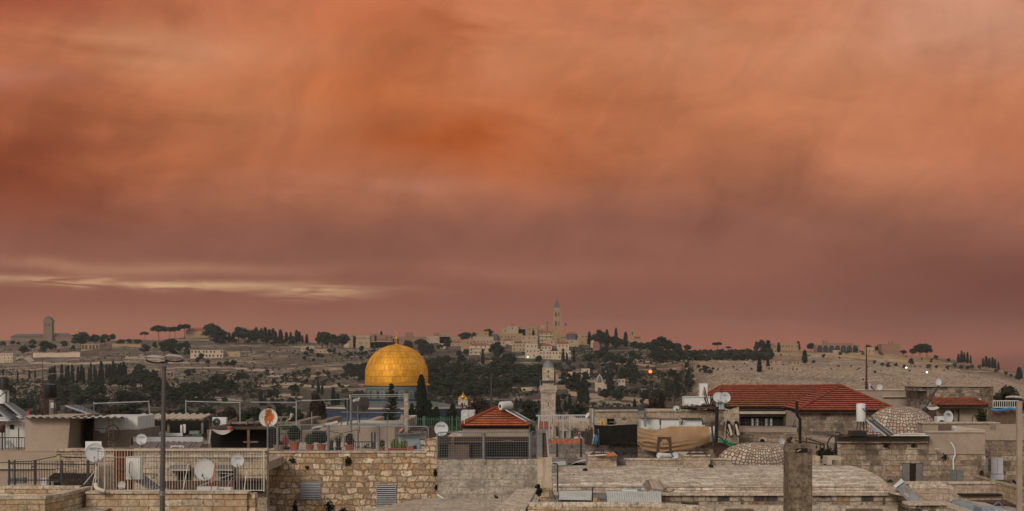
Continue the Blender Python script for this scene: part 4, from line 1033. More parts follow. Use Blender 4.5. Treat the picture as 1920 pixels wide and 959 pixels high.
wall([(318,640),(400,640),(470,645)], 3, 'thin terrace wall below the bushy ridge pines', 'far_stone_warm')
wall([(1066,743),(1100,746),(1150,751),(1216,758)], 9, 'long curved stone wall below the domed chapel', 'far_stone', 1)
wall([(977,735),(1012,733)], 8, 'stone wall left of the minaret balcony', 'far_stone_pale')
wall([(1043,731),(1062,731),(1068,736)], 9, 'short stone wall right of the minaret balcony', 'far_stone_pale')
wall([(1230,681),(1270,682),(1330,688)], 2.5, 'low terrace wall across the orange bank', 'far_stone_warm')
wall([(1148,686),(1200,687),(1228,690)], 5, 'terrace wall among the orchard olives', 'far_stone')
wall([(1285,680),(1350,684)], 4, 'dark edged wall on the bank right of the orchards', 'far_stone_warm')
wall([(1080,700),(1120,701)], 4, 'ochre terrace wall above the chapel', 'far_stone_warm')
wall([(1545,668),(1600,674),(1640,680)], 3, 'road wall curving below the arcaded hotel', 'far_stone_warm')
wall([(1680,700),(1740,703),(1850,712)], 2, 'low wall across the tan slope below the round shrubs', 'far_stone')
fb(1042,1066,700,708,'little orange roofed house above the chapel cypresses','far_stone','hip',1,2,D=1180)
fb(1066,1078,698,704,'small pale shed above the chapel cypresses','far_stone_pale',rows=1,cols=1,D=1190)
fb(1090,1106,692,700,'pale cottage among the orchard terraces','far_stone_pale',rows=1,cols=2,D=1230)
fb(1160,1172,712,720,'white garden house right of the chapel','far_stone_pale',rows=1,cols=2,D=1080)
def chapel():
    D = ground_D(1124,735) or 1020
    x = X(1124.5,D); t = thing('domed_chapel', 'tiny chapel with a pointed grey dome striped white on the garden slope', 'chapel', (x, D+3, Z(737,D)))
    MB().pb(1116,1133,717,740,D,6).pb(1133,1139,721,740,D+.5,5).build('wall','far_stone_pale',t)
    q = S(9,D); zb = Z(718,D)
    prof = [(q*(1-s)**.62, S(14,D)*s) for s in [0,.1,.25,.4,.55,.7,.82,.92,.985]]
    r = MB().lathe((x,D+3,zb), prof, 16); r.build('dome','slate_dark',t)
    rb = MB()
    for a in [-pi/2-.7,-pi/2+.7,-pi/2+1.9,-pi/2-1.9]:
        rb.tube([(x+p*1.03*cos(a),D+3+p*1.03*sin(a),zb+z_) for p,z_ in prof],.28,5)
    rb.tube([(x,D+3,zb+S(13.6,D)),(x,D+3,zb+S(17,D))],.3); rb.build('dome_ribs','far_stone_pale',t)
    xx = x-.2; rr = S(3.4,D)
    MB().prism([(xx-rr,Z(736,D)),(xx+rr,Z(736,D)),(xx+rr,Z(730,D))]+[(xx+rr*cos(a),Z(730,D)+rr*sin(a)) for a in [.4,.8,1.2,1.57,2.,2.4,2.8]]+[(xx-rr,Z(730,D))], D-.12, D-.02).build('arch_window','glass_dark',t)
chapel()
def onion_church():
    D = 700; t = thing('onion_domed_church', 'pale little church with golden onion domes right of the big dome', 'church', (X(868,D), D+3, Z(775,D)))
    MB().pb(859,877,751,800,D,4).pb(862,874,744,752,D+1,3).build('wall','far_stone_pale',t)
    def onion(px, yb, w_, h_, dy=0.):
        x, z, q, H = X(px,D), Z(yb,D), S(w_,D), S(h_,D)
        d = MB().lathe((x,D+1.6+dy,z), [(q*.62,-H*.35),(q*.62,0),(q*.95,H*.12),(q,H*.24),(q*.85,H*.38),(q*.4,H*.52),(q*.14,H*.64),(q*.06,H*.8),(.02,H)], 14); d.smooth = True
        o = d.build('onion_dome','gold_bright',t)
    onion(868,749,5,17); onion(861.5,751,3.6,9); onion(874,751,3.6,9); onion(885,757,2.4,10,2)
    MB().pb(883,887,759,800,D+2,1.5).build('turret','far_stone_pale',t)
    for px in (865,871):
        MB().pb(px-.8,px+.8,756,763,D-.05,.04).build('window','far_window',t)
m_, t_ = newmat('gold_bright', .35, .85); t_.put(t_.b.inputs['Base Color'], (.58,.29,.045,1))
onion_church()

# ================================================================== golden dome on its blue octagon
def gold():
    m_, t = newmat('gold_plates', .6, .6, .4)
    x, y, z = t.xyz(t.o); at = t.m('ARCTAN2', x, t.m('MULTIPLY', y, -1.))
    v = t.comb(t.m('MULTIPLY', at, 10.5), z, 0.)
    br = t.n('ShaderNodeTexBrick'); t.put(br.inputs['Vector'], v); br.offset = .5
    br.inputs['Color1'].default_value = (0,0,0,1); br.inputs['Color2'].default_value = (1,1,1,1); br.inputs['Mortar'].default_value = (.5,.5,.5,1)
    br.inputs['Scale'].default_value = 1; br.inputs['Mortar Size'].default_value = .045; br.inputs['Brick Width'].default_value = 1.35; br.inputs['Row Height'].default_value = 2.1; br.inputs['Mortar Smooth'].default_value = .4
    cc = t.ramp(br.outputs['Color'], [(0,(.76,.365,.035)),(.25,(.80,.40,.04)),(.45,(.70,.325,.03)),(.6,(.84,.425,.045)),(.8,(.76,.37,.036)),(.975,(.36,.24,.10))], 'CONSTANT')
    a = t.noise(t.o, .5, 5, .6); cc = t.mix(1., cc, t.ramp(a, [(.3,.75),(.6,1.05)]), 'MULTIPLY')
    cc = t.mix(t.m('MULTIPLY', br.outputs['Fac'], .85), cc, (.22,.10,.02))
    t.put(t.b.inputs['Base Color'], cc); t.put(t.b.inputs['Roughness'], t.m('ADD', .56, t.m('MULTIPLY', t.xyz(br.outputs['Color'])[0], .16)))
    bump(t, t.m('ADD', t.m('MULTIPLY', br.outputs['Fac'], -1.), t.m('MULTIPLY', a, .8)), .06, .7)
    # glazed tile facing
    m_, t = newmat('blue_tiles', .5, 0, .4); x, y, z = t.xyz(t.o)
    u = t.m('ADD', x, y)
    f = t.noise(t.comb(t.m('MULTIPLY', u, 1.), 0., t.m('MULTIPLY', z, 1.)), 1.6, 4, .7)
    cc = t.ramp(f, [(.3,(.03,.05,.08)),(.45,(.065,.10,.13)),(.55,(.045,.075,.115)),(.68,(.16,.20,.20))])
    bz = t.m('FRACT', t.m('MULTIPLY', z, .52)); cc = t.mix(t.m('LESS_THAN', bz, .16), cc, (.05,.065,.10))
    t.put(t.b.inputs['Base Color'], cc)
    m_, t = newmat('drum_tiles', .5, 0, .4); x, y, z = t.xyz(t.o); at = t.m('ARCTAN2', x, t.m('MULTIPLY', y, -1.))
    f = t.noise(t.comb(t.m('MULTIPLY', at, 12.), 0., z), 1.5, 4, .7)
    t.put(t.b.inputs['Base Color'], t.ramp(f, [(.3,(.04,.05,.055)),(.5,(.085,.10,.105)),(.7,(.15,.155,.145))]))
    plain('blue_frieze', (.028,.042,.07), .6, var=.3, scale=1.2); plain('tile_pale', (.14,.17,.19), .5, var=.2); plain('tile_green', (.10,.12,.07), .5, var=.2); plain('lead_sheet', (.105,.125,.135), .8, 0, var=.15, scale=.5, stain=.3, stainc=(.19,.17,.13))
    D = 523.; cx, cy = X(743.5,D+24), D+24
    Dc = cy
    def zz(py): return Z(py, Dc)
    t = thing('golden_domed_shrine', 'great golden dome on a blue tiled drum and octagon', 'shrine', (cx, cy, -6))
    r = S(58.5, Dc)
    # slightly pointed dome, bulging above the drum; heights from the photograph
    pr = [(723,62),(720.5,61.5),(719,58.5),(714,58.8),(705,59.3),(697,58.8),(688,57),(679,53.5),(671,49.5),(664,43.5),(658,36),(653,27.5),(649.5,18.5),(647.2,9.5),(646,3),(645.8,.6)]
    m1 = MB(); m1.lathe((cx,cy,0), [(S(w_,Dc), zz(p)) for p, w_ in pr[2:]], 96); m1.smooth = True; m1.build('dome', 'gold_plates', t)
    MB().lathe((cx,cy,0), [(S(59,Dc), zz(723.5)),(S(62.4,Dc), zz(723)),(S(62.4,Dc), zz(722)),(S(59.5,Dc), zz(718.8)),(S(58.4,Dc), zz(718.6))], 96).build('gutter_rim', 'gold_bright', t)
    f = MB(); f.lathe((cx,cy,0), [(S(a,Dc), zz(b)) for b, a in [(647,3.2),(645,2.4),(643,1.1),(641.5,2.3),(640,2.3),(638.6,.9),(636.5,1.6),(635,1.6),(633.5,.7),(630,.5),(624,.25)]], 14); f.smooth = True
    fo = f.build('finial', 'gold_bright', t)
    cr = MB(); 
    for i in range(14):
        a0, a1 = -pi/2+.5+i*(2*pi-1.)/14, -pi/2+.5+(i+1)*(2*pi-1.)/14
        cr.tube([(cx+.55*cos(a0-0), cy, zz(622)+.55*sin(a0)), (cx+.55*cos(a1), cy, zz(622)+.55*sin(a1))], .09, 5)
    cr.build('crescent', 'gold_bright', fo)
    # drum with alternating windows
    rd = S(57.5, Dc)
    MB().lathe((cx,cy,0), [(rd, zz(775)),(rd, zz(723.4))], 96).build('drum', 'drum_tiles', t)
    MB().lathe((cx,cy,0), [(rd+.12, zz(728.5)),(rd+.12, zz(723.6))], 96, cap=False).build('drum_frieze', 'tile_pale', t)
    MB().lathe((cx,cy,0), [(rd+.12, zz(755)),(rd+.12, zz(748))], 96, cap=False).build('drum_band', 'blue_frieze', t)
    for i in range(40):
        a = -pi+ (i+.5)*pi/20
        if sin(a) > .25: continue
        w_ = .82; ht = S(16, Dc)
        def q(da, z_, o_): return (cx+(rd+o_)*cos(a+da), cy+(rd+o_)*sin(a+da), z_)
        zb_ = zz(747.5); h2 = w_/rd
        mm = MB(); mm.hexa([q(-h2,zb_,.05),q(h2,zb_,.05),q(h2,zb_,.25),q(-h2,zb_,.25),q(-h2,zb_+ht,.05),q(h2,zb_+ht,.05),q(h2,zb_+ht,.25),q(-h2,zb_+ht,.25)])
        wn = mm.build('window', 'tile_pale' if i % 2 else 'tile_green', t)
        h3 = h2*.62; mm = MB(); ps = [(-h3,0),(h3,0),(h3,ht*.45),(h3*.6,ht*.66),(0,ht*.78),(-h3*.6,ht*.66),(-h3,ht*.45)]
        zz0 = zb_+ht*.1
        mm.add([q(a_,zz0+z_,.26) for a_, z_ in ps]+[q(a_,zz0+z_,.30) for a_, z_ in ps], [tuple(range(7)),tuple(range(13,6,-1))]+[(j,j+7,(j+1)%7+7,(j+1)%7) for j in range(7)])
        mm.build('grille', 'slate_dark' if i % 2 else 'leaf_dark', wn)
    # octagon
    ro = 26.8
    def octo(rr, z_): return [(cx+rr*cos(pi/8+i*pi/4-pi/2), cy+rr*sin(pi/8+i*pi/4-pi/2), z_) for i in range(8)]
    def ring(r0, z0, r1, z1):
        m2 = MB(); m2.add(octo(r0,z0)+octo(r1,z1), [(i,(i+1)%8,(i+1)%8+8,i+8) for i in range(8)]); return m2
    D2 = cy-ro*cos(pi/8)
    z_p = Z(765, D2); 
    ring(ro,-6.,ro,z_p-.5).build('octagon_wall', 'blue_tiles', t)
    ring(ro+.12,z_p-3.2,ro+.12,z_p-.5).build('parapet_frieze', 'blue_frieze', t)
    c3 = ring(ro+.35,z_p-.5,ro+.35,z_p); c3.add(octo(ro+.35,z_p)+octo(ro-.5,z_p), [(i,(i+1)%8,(i+1)%8+8,i+8) for i in range(8)]); c3.add(octo(ro+.35,z_p-.5)+octo(ro,z_p-.5), [(i,(i+1)%8,(i+1)%8+8,i+8) for i in range(8)]); c3.build('coping', 'far_stone_pale', t)
    ring(ro-.5,z_p-.6,rd+.2,Z(751,Dc)).build('roof', 'lead_sheet', t)
    for fi in range(8):
        a0 = octo(ro+.06,0)[fi]; a1 = octo(ro+.06,0)[(fi+1)%8]
        if (a0[1]+a1[1])/2 > cy-5: continue
        for j in range(7):
            f0 = (j+.5)/7; px_ = Vector(a0).lerp(Vector(a1), f0); dr = (Vector(a1)-Vector(a0)).normalized(); nn = Vector((dr.y,-dr.x,0))
            w2 = 1.05; zb_ = z_p-10.5; H_ = 5.6
            ps = [(-w2,0),(w2,0),(w2,H_*.7)]+[(w2*cos(b_),H_*.7+w2*sin(b_)) for b_ in (.5,1.,1.57,2.1,2.6)]+[(-w2,H_*.7)]
            n_ = len(ps); mm = MB()
            mm.add([px_+dr*a_+Vector((0,0,zb_+z_))-nn*0 for a_, z_ in ps]+[px_+dr*a_+Vector((0,0,zb_+z_))+nn*.12 for a_, z_ in ps], [tuple(range(n_)),tuple(range(2*n_-1,n_-1,-1))]+[(q_,q_+n_,(q_+1)%n_+n_,(q_+1)%n_) for q_ in range(n_)])
            mm.build('arch_window', 'tile_pale' if j in (0,6) else 'slate_dark', t)
gold()
# minaret
def minaret():
    D = 400.; cx, cy = X(1028,D), D+2.0; t = thing('minaret', 'square pale stone minaret with a grey domed cap and a roofed balcony', 'minaret', (cx, cy, -5))
    h = S(13.6,D)
    def bx(w_, y0, y1, mb=None, o_=0): 
        mb = mb or MB(); q = S(w_,D); return mb.box(cx-q,cx+q,cy-q,cy+q,Z(y1,D),Z(y0,D))
    bx(14.0, 735, 740, bx(13.6, 740, 860)).build('shaft', 'stone_minaret', t)
    b = MB(); bx(15.8,729.5,732.5,b); bx(15.2,732.5,734.8,b)
    for i in range(7): 
        x = cx+S(-13+i*4.3,D); b.box(x-.1,x+.1,cy-S(16,D),cy-S(14,D),Z(738,D),Z(734.6,D))
    b.build('balcony_floor', 'stone_minaret', t)
    r = MB(); q = S(15.4,D)
    for s_ in (-1,1):
        r.box(cx-q,cx+q,cy+s_*q-.08,cy+s_*q+.08,Z(729.5,D),Z(723.5,D)); r.box(cx+s_*q-.08,cx+s_*q+.08,cy-q,cy+q,Z(729.5,D),Z(723.5,D))
    r.build('balustrade', 'stone_minaret', t)
    for sx in (-1,1):
        for sy in (-1,1):
            MB().tube([(cx+sx*q*.93,cy+sy*q*.93,Z(723.5,D)),(cx+sx*q*.93,cy+sy*q*.93,Z(716,D))],.09).build('post','grey_metal',t)
    bx(10.7,715,729.5).build('upper_room', 'stone_minaret', t)
    MB().box(cx-S(17,D),cx+S(17,D),cy-S(17,D),cy+S(17,D),Z(715.8,D),Z(714.2,D)).build('balcony_roof','slate_dark',t)
    bx(10.7,690.5,714).build('lantern_room','stone_minaret',t)
    bx(11.1,689.6,690.8).build('cornice','stone_minaret',t)
    d = MB().lathe((cx,cy,Z(689.8,D)), [(S(a,D),S(b_,D)) for a,b_ in [(9.6,0),(9.9,2.5),(9.3,5.5),(7.6,8.6),(5,11.2),(2.2,12.8),(.4,13.8),(.3,15.5)]], 28); d.smooth = True; d.build('dome','lead_dome',t)
    for y0, y1, w_, dd in [(695,699,.9,10.72),(703.5,709,.9,10.72),(755,762.5,.7,13.62)]:
        MB().box(cx-S(w_,D),cx+S(w_,D),cy-S(dd,D)-.03,cy-S(dd,D)+.05,Z(y1,D),Z(y0,D)).build('window','void_dark',t)
minaret()
# ================================================================== shared rooftop pieces
GZ = .0
def slab(name, mat, label, cat, *boxes, parent=None, group=None):
    m_ = MB()
    for b in boxes: m_.pb(*b)
    if parent is not None: return tag(m_.build(name, mat, parent), label)
    return single(m_, name, mat, label, cat, group)
def gpb(px0, px1, py0, D, depth):   # photo rectangle whose base is the street
    return (px0, px1, py0, HZ+(CAMZ-GZ)/D*FPX, D, depth)
def text(body, px, py, D, size, mat, parent, name='lettering', off=0.02):
    cu = bpy.data.curves.new(name, 'FONT'); cu.body = body; cu.size = size; cu.align_x = 'CENTER'; cu.align_y = 'CENTER'; cu.extrude = .002
    o = bpy.data.objects.new(name, cu); col.objects.link(o); o.parent = parent
    o.location = P(px,py,D)-wloc(parent)+Vector((0,-off,0)); o.rotation_euler = (R(90),0,0); cu.materials.append(M(mat))
    me = bpy.data.meshes.new_from_object(o); n2 = bpy.data.objects.new(name, me); col.objects.link(n2); n2.parent = parent; n2.location = o.location; n2.rotation_euler = o.rotation_euler
    bpy.data.objects.remove(o); n2.name = name; return n2
def dish(px, py, D, rpx, label, yaw=0, tilt=12, mat='white_dish', mast=None, squash=1.0, name='satellite_dish', group=None, arm=True, words=None, flip=1, mastmat='grey_metal', rust=False):
    """shallow offset bowl facing the viewer; yaw > 0 turns it to the right"""
    r = S(rpx, D); c = P(px, py, D)
    base = P(px, mast, D) if mast else c-Vector((0,0,r))
    t = thing(name, label, 'satellite dish', base+Vector((0,.12,0)), group)
    rot = Matrix.Rotation(R(yaw), 3, 'Z') @ Matrix.Rotation(R(-tilt)*flip, 3, 'X')
    def w(x, y, z): return c+rot @ Vector((x, y, z))
    m_ = MB(); n = 32; dp = r*.16
    rows = [0,.25,.5,.75,.93,1.]
    f = []; vs = []
    for k_, s_ in enumerate(rows):
        for j in range(n):
            a = 2*pi*j/n; vs.append(w(r*s_*cos(a)*squash, dp*(1-s_*s_)-(.012 if k_ == 5 else 0), r*s_*sin(a)))
    N = len(vs)
    for k_, s_ in enumerate(rows):
        for j in range(n):
            a = 2*pi*j/n; vs.append(w(r*s_*cos(a)*squash, dp*(1-s_*s_)+.018, r*s_*sin(a)))
    for k_ in range(5):
        for j in range(n):
            q = (k_*n+j, k_*n+(j+1)%n, (k_+1)*n+(j+1)%n, (k_+1)*n+j); f.append(q); f.append(tuple(i+N for i in reversed(q)))
    for j in range(n): f.append((5*n+j, 5*n+(j+1)%n, 5*n+(j+1)%n+N, 5*n+j+N))
    m_.add(vs, f); m_.smooth = True; m_.build('reflector', mat, t)
    if arm:
        a = MB(); a.tube([w(0,dp*.3,-r*.9), w(0,-r*.55,-r*.62)], .012); a.build('feed_arm', mastmat, t)
        MB().tube([w(0,-r*.5,-r*.66), w(0,-r*.62,-r*.46)], .03, 8).build('receiver', 'cream_paint' if arm != 'dark' else 'dark_steel', t)
    bk = MB().tube([w(0,dp+.02,0), w(0,dp+.12,-.05)], .05, 8); bk.build('bracket', mastmat, t)
    if mast:
        q = w(0,dp+.12,0); MB().tube([(q.x,q.y,Z(mast,D)),(q.x,q.y,q.z+.06)], .02, 8).build('mast', mastmat, t)
    if words:
        o = text(words[0], px, py, D, words[1], words[2], t)
        rr = w(words[3]*r if len(words) > 3 else 0, dp*.55-.03, r*.42)
        o.location = rr-wloc(t); o.rotation_euler = (R(90)-R(tilt)*flip, 0, R(yaw))
    return t
def railpanel(px0, px1, D, top, bot, label, nb, r=.012, mat='grey_metal', parent=None, group=None, top1=None, bot1=None, D1=None, rail=(0.,1.), spike=0, rounded=0, name='railing', rr=.02, posts=None, low=None, cat='railing', wires=0):
    """upright bars between two rails; top/bot are photo rows"""
    D1 = D1 or D; top1 = top if top1 is None else top1; bot1 = bot if bot1 is None else bot1
    def q(u, v):   # u along, v 0 bottom .. 1 top
        d = 1/((1-u)/D+u/D1) if D1 != D else D
        x = X(px0+(px1-px0)*u, d); zt = Z(top+(top1-top)*u, d); zb = Z(bot+(bot1-bot)*u, d)
        return Vector((x, d, zb+(zt-zb)*v))
    t = parent or thing(name, label, cat, q(.5,0), group)
    m_ = MB()
    for k_ in range(nb+1): m_.tube([q(k_/nb, 0 if low is None else low), q(k_/nb, 1+spike)], r, 4)
    m_.build('bars', mat, t)
    m_ = MB()
    for v in rail: m_.tube([q(0,v), q(1,v)], rr, 6)
    m_.build('rails', mat, t)
    if posts:
        for u in posts: MB().tube([q(u,-.02), q(u,1.0+spike*1.3)], rr*1.6, 6).build('post', mat, t)
    return t
def meshpanel(px0, px1, D, top, bot, label, parent, D1=None, top1=None, bot1=None, rad=.12):
    """welded wire panel with a bent tube frame"""
    D1 = D1 or D; top1 = top if top1 is None else top1; bot1 = bot if bot1 is None else bot1
    a0, a1 = P(px0,bot,D), P(px1,bot1,D1); h = Z(top,D)-Z(bot,D); ux = (a1-a0); L = Vector((ux.x,ux.y,0)).length; d = Vector((ux.x,ux.y,0)).normalized(); sl = (a1.z-a0.z)/L
    def q(s_, v): return Vector((a0.x+d.x*s_, a0.y+d.y*s_, a0.z+sl*s_+v))
    pts = [q(0,0), q(0,h-rad)]+[q(rad*(1-cos(a)), h-rad*(1-sin(a))) for a in (.4,.8,1.2)]+[q(rad,h), q(L-rad,h)]+[q(L-rad*(1-cos(a)), h-rad*(1-sin(a))) for a in (1.2,.8,.4)]+[q(L,h-rad), q(L,0)]
    f = MB().tube(pts, .024, 6).tube([q(0,.04),q(L,.04)], .018, 6).build('panel_frame', 'grey_metal', parent)
    m_ = MB(); n = int(L/.085)
    for i in range(1, n): m_.bar(q(L*i/n,.04), q(L*i/n,h-.02), .006)
    for i in range(1, 11): m_.bar(q(.02,h*i/11), q(L-.02,h*i/11), .006)
    m_.build('wire_mesh', 'grey_metal', f)
def corr(px0, px1, D0, y0, D1, y1, px2=None, px3=None, period=.2, amp=.025, thick=.012, n=None):
    """corrugated sheet from the near edge (D0,y0) to the far edge (D1,y1); ridges run front to back"""
    px2 = px0 if px2 is None else px2; px3 = px1 if px3 is None else px3
    a, b, c_, d = P(px0,y0,D0), P(px1,y0,D0), P(px2,y1,D1), P(px3,y1,D1)
    W = (b-a).length; n = n or int(W/period*6)
    def fn(u, v):
        p = (a.lerp(b,u)).lerp(c_.lerp(d,u), v); p.z += amp*sin(u*W/period*2*pi)+.010*sin(u*9+v*3); return p
    return MB().grid(fn, n, 3, (0,0,-thick))
def tank(px0, px1, py0, py1, D, label, mat='white_enamel', name='water_tank', extra=True):
    cx = X((px0+px1)/2,D); r = S(px1-px0,D)/2; t = thing(name, label, 'water tank', (cx,D+r,Z(py1,D)))
    h = Z(py0,D)-Z(py1,D)
    m_ = MB().lathe((cx,D+r,Z(py1,D)), [(r*.96,0),(r,.03),(r,h-.03),(r*.94,h),(r*.2,h+.02)], 24); m_.smooth = True; m_.build('body', mat, t)
    return t, cx, r
def path_wall(pts, z1, h, th, label, mat='stone_parapet', cap='stone_ledge', name='parapet_wall', caph=.09, over=.04, cat='wall'):
    """parapet along a ground plan; pts = [(x, y)], z1 = top"""
    pts = [Vector((p[0],p[1],0)) for p in pts]; n = len(pts); nr = []
    for i in range(n):
        d0 = (pts[i]-pts[i-1]).normalized() if i else (pts[1]-pts[0]).normalized()
        d1 = (pts[i+1]-pts[i]).normalized() if i < n-1 else d0
        d = (d0+d1).normalized(); nn = Vector((-d.y,d.x,0)); nr.append(nn/max(.5, nn.dot(Vector((-d0.y,d0.x,0)))))
    t = thing(name, label, cat, pts[0]+Vector((0,0,z1-h)))
    def strip(o0, o1, za, zb):
        m_ = MB(); A = [p+k_*o0 for p, k_ in zip(pts,nr)]; B = [p+k_*o1 for p, k_ in zip(pts,nr)]
        for i in range(n-1):
            m_.hexa([(A[i].x,A[i].y,za),(A[i+1].x,A[i+1].y,za),(B[i+1].x,B[i+1].y,za),(B[i].x,B[i].y,za),(A[i].x,A[i].y,zb),(A[i+1].x,A[i+1].y,zb),(B[i+1].x,B[i+1].y,zb),(B[i].x,B[i].y,zb)])
        return m_
    strip(0, th, z1-h, z1-caph).build('masonry', mat, t); strip(-over, th+over, z1-caph, z1).build('coping', cap, t)
    return t
def tuft(px, py, D, rpx, label, mat='leaf_dark', n=60, hang=0., name='wall_plant', group=None, lr=.05):
    m_ = MB(); c = P(px,py,D); r = S(rpx,D)
    for _ in range(n):
        m_.leaf(c+Vector((random.gauss(0,.45)*r, -abs(random.gauss(0,.3))*r-.02, random.gauss(0,.45)*r*(1+hang)-hang*r*.5)), lr)
    return single(m_, name, mat, label, 'plant', group, recalc=False)
def shell(name, label, cat, px0, px1, top, D, depth, mat, parts=(), topmat=None):
    """building block with a top slab"""
    t = thing(name, label, cat, (X((px0+px1)/2,D), D+depth/2, 0))
    MB().pb(*gpb(px0,px1,top,D,depth)).build('wall', mat, t)
    return t
random.seed(101)

# ================================================================== lower left: parapets, fence and railing
zt = Z(930,44.)
DB = (CAMZ-zt)*FPX/221.
def onz(px, py): 
    D = (CAMZ-zt)*FPX/(py-HZ); return (X(px,D), D)
path_wall([onz(-70,931), onz(84,930), onz(112,926), onz(172,912.5)], zt, 3.2, .16, 'pale stone parapet that bends away from the viewer at the lower left corner')
path_wall([onz(-70,911), onz(150,911.5)], zt, 1.2, .16, 'far parapet of the small terrace in the lower left corner')
single(MB().pb(-60,170,932,934,44.3,3.6), 'terrace_floor', 'paving_stone', 'stone floor of the small corner terrace', 'floor').location.z -= .5
t = thing('stone_wall', 'long pale ashlar wall below the cream railing, behind the lamp post', 'wall', (X(312,46.5),46.6,0))
MB().pb(*gpb(162,463,926,46.5,.5)).build('masonry','stone_parapet',t); MB().pb(160,464,922.5,926,46.42,.66).build('coping','stone_ledge',t)
MB().pb(*gpb(463.3,478,926,46.6,.5)).build('end_pier','stone_rough_wall',t)
# dark picket fence
t = thing('picket_fence', 'dark steel picket fence on the far parapet, in front of the beige house', 'fence', P(100,911,48.2))
D = 48.25; m_ = MB()
for i in range(34): 
    px = 19+i*4.95
    if px < 183: m_.tube([P(px,907,D),P(px,864.5,D)], .011, 4)
m_.build('pickets','dark_steel',t)
MB().tube([P(16,869.5,D),P(184,871.5,D)],.017).tube([P(16,900.5,D),P(184,901,D)],.017).build('rails','dark_steel',t)
for px in (17,27.5,66,115.5,165): MB().bar(P(px,911,D),P(px,862.5,D),.045).build('post','dark_steel',t)
# cream railing
t = thing('cream_railing', 'long cream painted railing with thin upright bars on the ashlar wall', 'railing', P(350,922,46.75))
D = 46.75; m_ = MB()
for i in range(58):
    px = 197+i*5.25
    if px < 494: m_.tube([P(px,919.8,D),P(px,844.5,D)], .0065 if i%4 else .0095, 4)
m_.build('bars','cream_paint',t)
MB().tube([P(195,844.5,D),P(495,844.5,D)],.02).tube([P(195,919.8,D),P(495,919.8,D)],.014).tube([P(195,857.5,D+.02),P(495,857.5,D+.02)],.008).build('rails','cream_paint',t)
for px in (196,495): MB().tube([P(px,922,D),P(px,844,D)],.02).build('post','cream_paint',t)
for a, b, c_, l, mt in [(353,870,343,'cream prop leaning on the railing left of the big grey dish','cream_paint'),(404,868,395,'rusty orange prop leaning beside the big grey dish','rust_orange'),(463,882,457.5,'cream prop leaning at the right end of the railing','cream_paint')]:
    single(MB().tube([P(a,b,46.4),P(c_,921,46.3)],.017), 'leaning_prop', mt, l, 'prop')
# aerial and dish on the white mast by the corner
D = 46.9
dish(178,849,D,17.6,'white dish with blue lettering in front of a white board, on a white mast',yaw=8,tilt=8,mast=905,words=('TECHNO D','',''), arm=True, mastmat='cream_paint') if 0 else None
t = dish(178,849,D,17.6,'white dish with blue lettering in front of a white board, on a white mast',yaw=8,tilt=8,mast=912,mastmat='cream_paint',words=('NEWS Dm',.075,'blue_ink'))
MB().tube([P(185,875,D),P(157,909,D-.1)],.012).tube([P(181,876,D),P(171,921,D-.4)],.013).build('stay','cream_paint',t)
t = thing('yagi_aerial', 'small rusty yagi aerial in front of the lettered dish', 'aerial', P(184,910,46.7))
m_ = MB().tube([P(184,842,46.6),P(184,867,46.6)],.008).tube([P(182,846,46.6),P(197,848,46.6)],.005)
for i in range(5): m_.tube([P(179,846+i*4.5,46.6),P(196,849+i*4.5,46.5)],.004,4)
m_.tube([P(191,846,46.6),P(191,865,46.6)],.004,4)
m_.build('elements','rust_steel',t); MB().tube([P(184,910,46.7),P(184,866,46.65)],.010).build('mast','cream_paint',t)
single(MB().tube([P(179,908,46.4),P(180,914,46.3),P(184,918,46.2),P(190,920,46.2),P(196,921.5,46.2)],[.06,.065,.065,.06,.055],10), 'vent_elbow', 'cream_paint', 'bent white vent pipe where the railing meets the bent parapet', 'pipe', smooth=True)
slab('white_board','white_enamel','white board standing behind the lettered dish','board',(160,190,828,847,48.9,.05))
# things behind the cream railing
t = thing('rusty_sheets', 'rusty corrugated sheets behind the left part of the cream railing', 'sheet metal', P(230,922,48.9))
corrm = MB().grid(lambda u,v: P(214+u*37,920-v*78,49.)+Vector((0,.02*sin(u*37/1.6*6.28/2),0)), 90, 2, (0,.01,0)); corrm.build('sheet','tin_rust',t)
MB().bar(P(214,843,48.9),P(251,843,48.9),.05).bar(P(214,880,48.92),P(251,880,48.92),.05).build('batten','rust_steel',t)
t = thing('reed_screen', 'grey weathered stick screen left of the rusty sheets', 'screen', P(200,921,49))
m_ = MB()
for i in range(26): m_.bar(P(184+i*1.15,920,49.1),P(184+i*1.15+ru(-.6,.6),872+ru(-3,4),49.1),.014)
m_.build('sticks','wood_grey',t); MB().bar(P(184,905,49.2),P(214,905,49.2),.03).build('batten','wood_grey',t)
t = thing('water_heater_box', 'white upright water heater cabinet with a black hose, behind the cream railing', 'water heater', P(249,900,48.4))
MB().pb(236,262.5,857,899.5,48.4,.42).build('body','white_enamel',t); MB().pb(235.6,262.9,857,858.2,48.38,.46).build('lid','white_dish',t)
MB().tube([P(246,866,48.36),P(243,869,48.3),P(242,884,48.3),P(245,893,48.3),P(249,900,48.3)],.012).build('hose','rubber',t)
for px in (240,258): MB().bar(P(px,921,48.6),P(px,899.5,48.6),.03).build('leg','cream_paint',t)
t = thing('solar_collector', 'dark ribbed solar collector sloping beside the white heater cabinet', 'solar panel', P(275,921,48.9))
MB().hexa([P(249,900,48.6),P(266,890,49.4),P(300,916,49.4),P(284,922,48.6),P(250,898,48.62),P(267,888,49.42),P(301,914,49.42),P(285,920,48.62)]).build('glass','collector',t)
m_ = MB()
for u in (0,.35,.7,1.): m_.bar(P(249+u*17,898.5-u*10,48.6+u*.8),P(284+u*17,920.5-u*6,48.6+u*.8),.03)
m_.bar(P(262,888,49.4),P(296,890,49.4),.04); m_.bar(P(296,890,49.4),P(285,898,49.),.04); m_.build('frame','grey_metal',t)
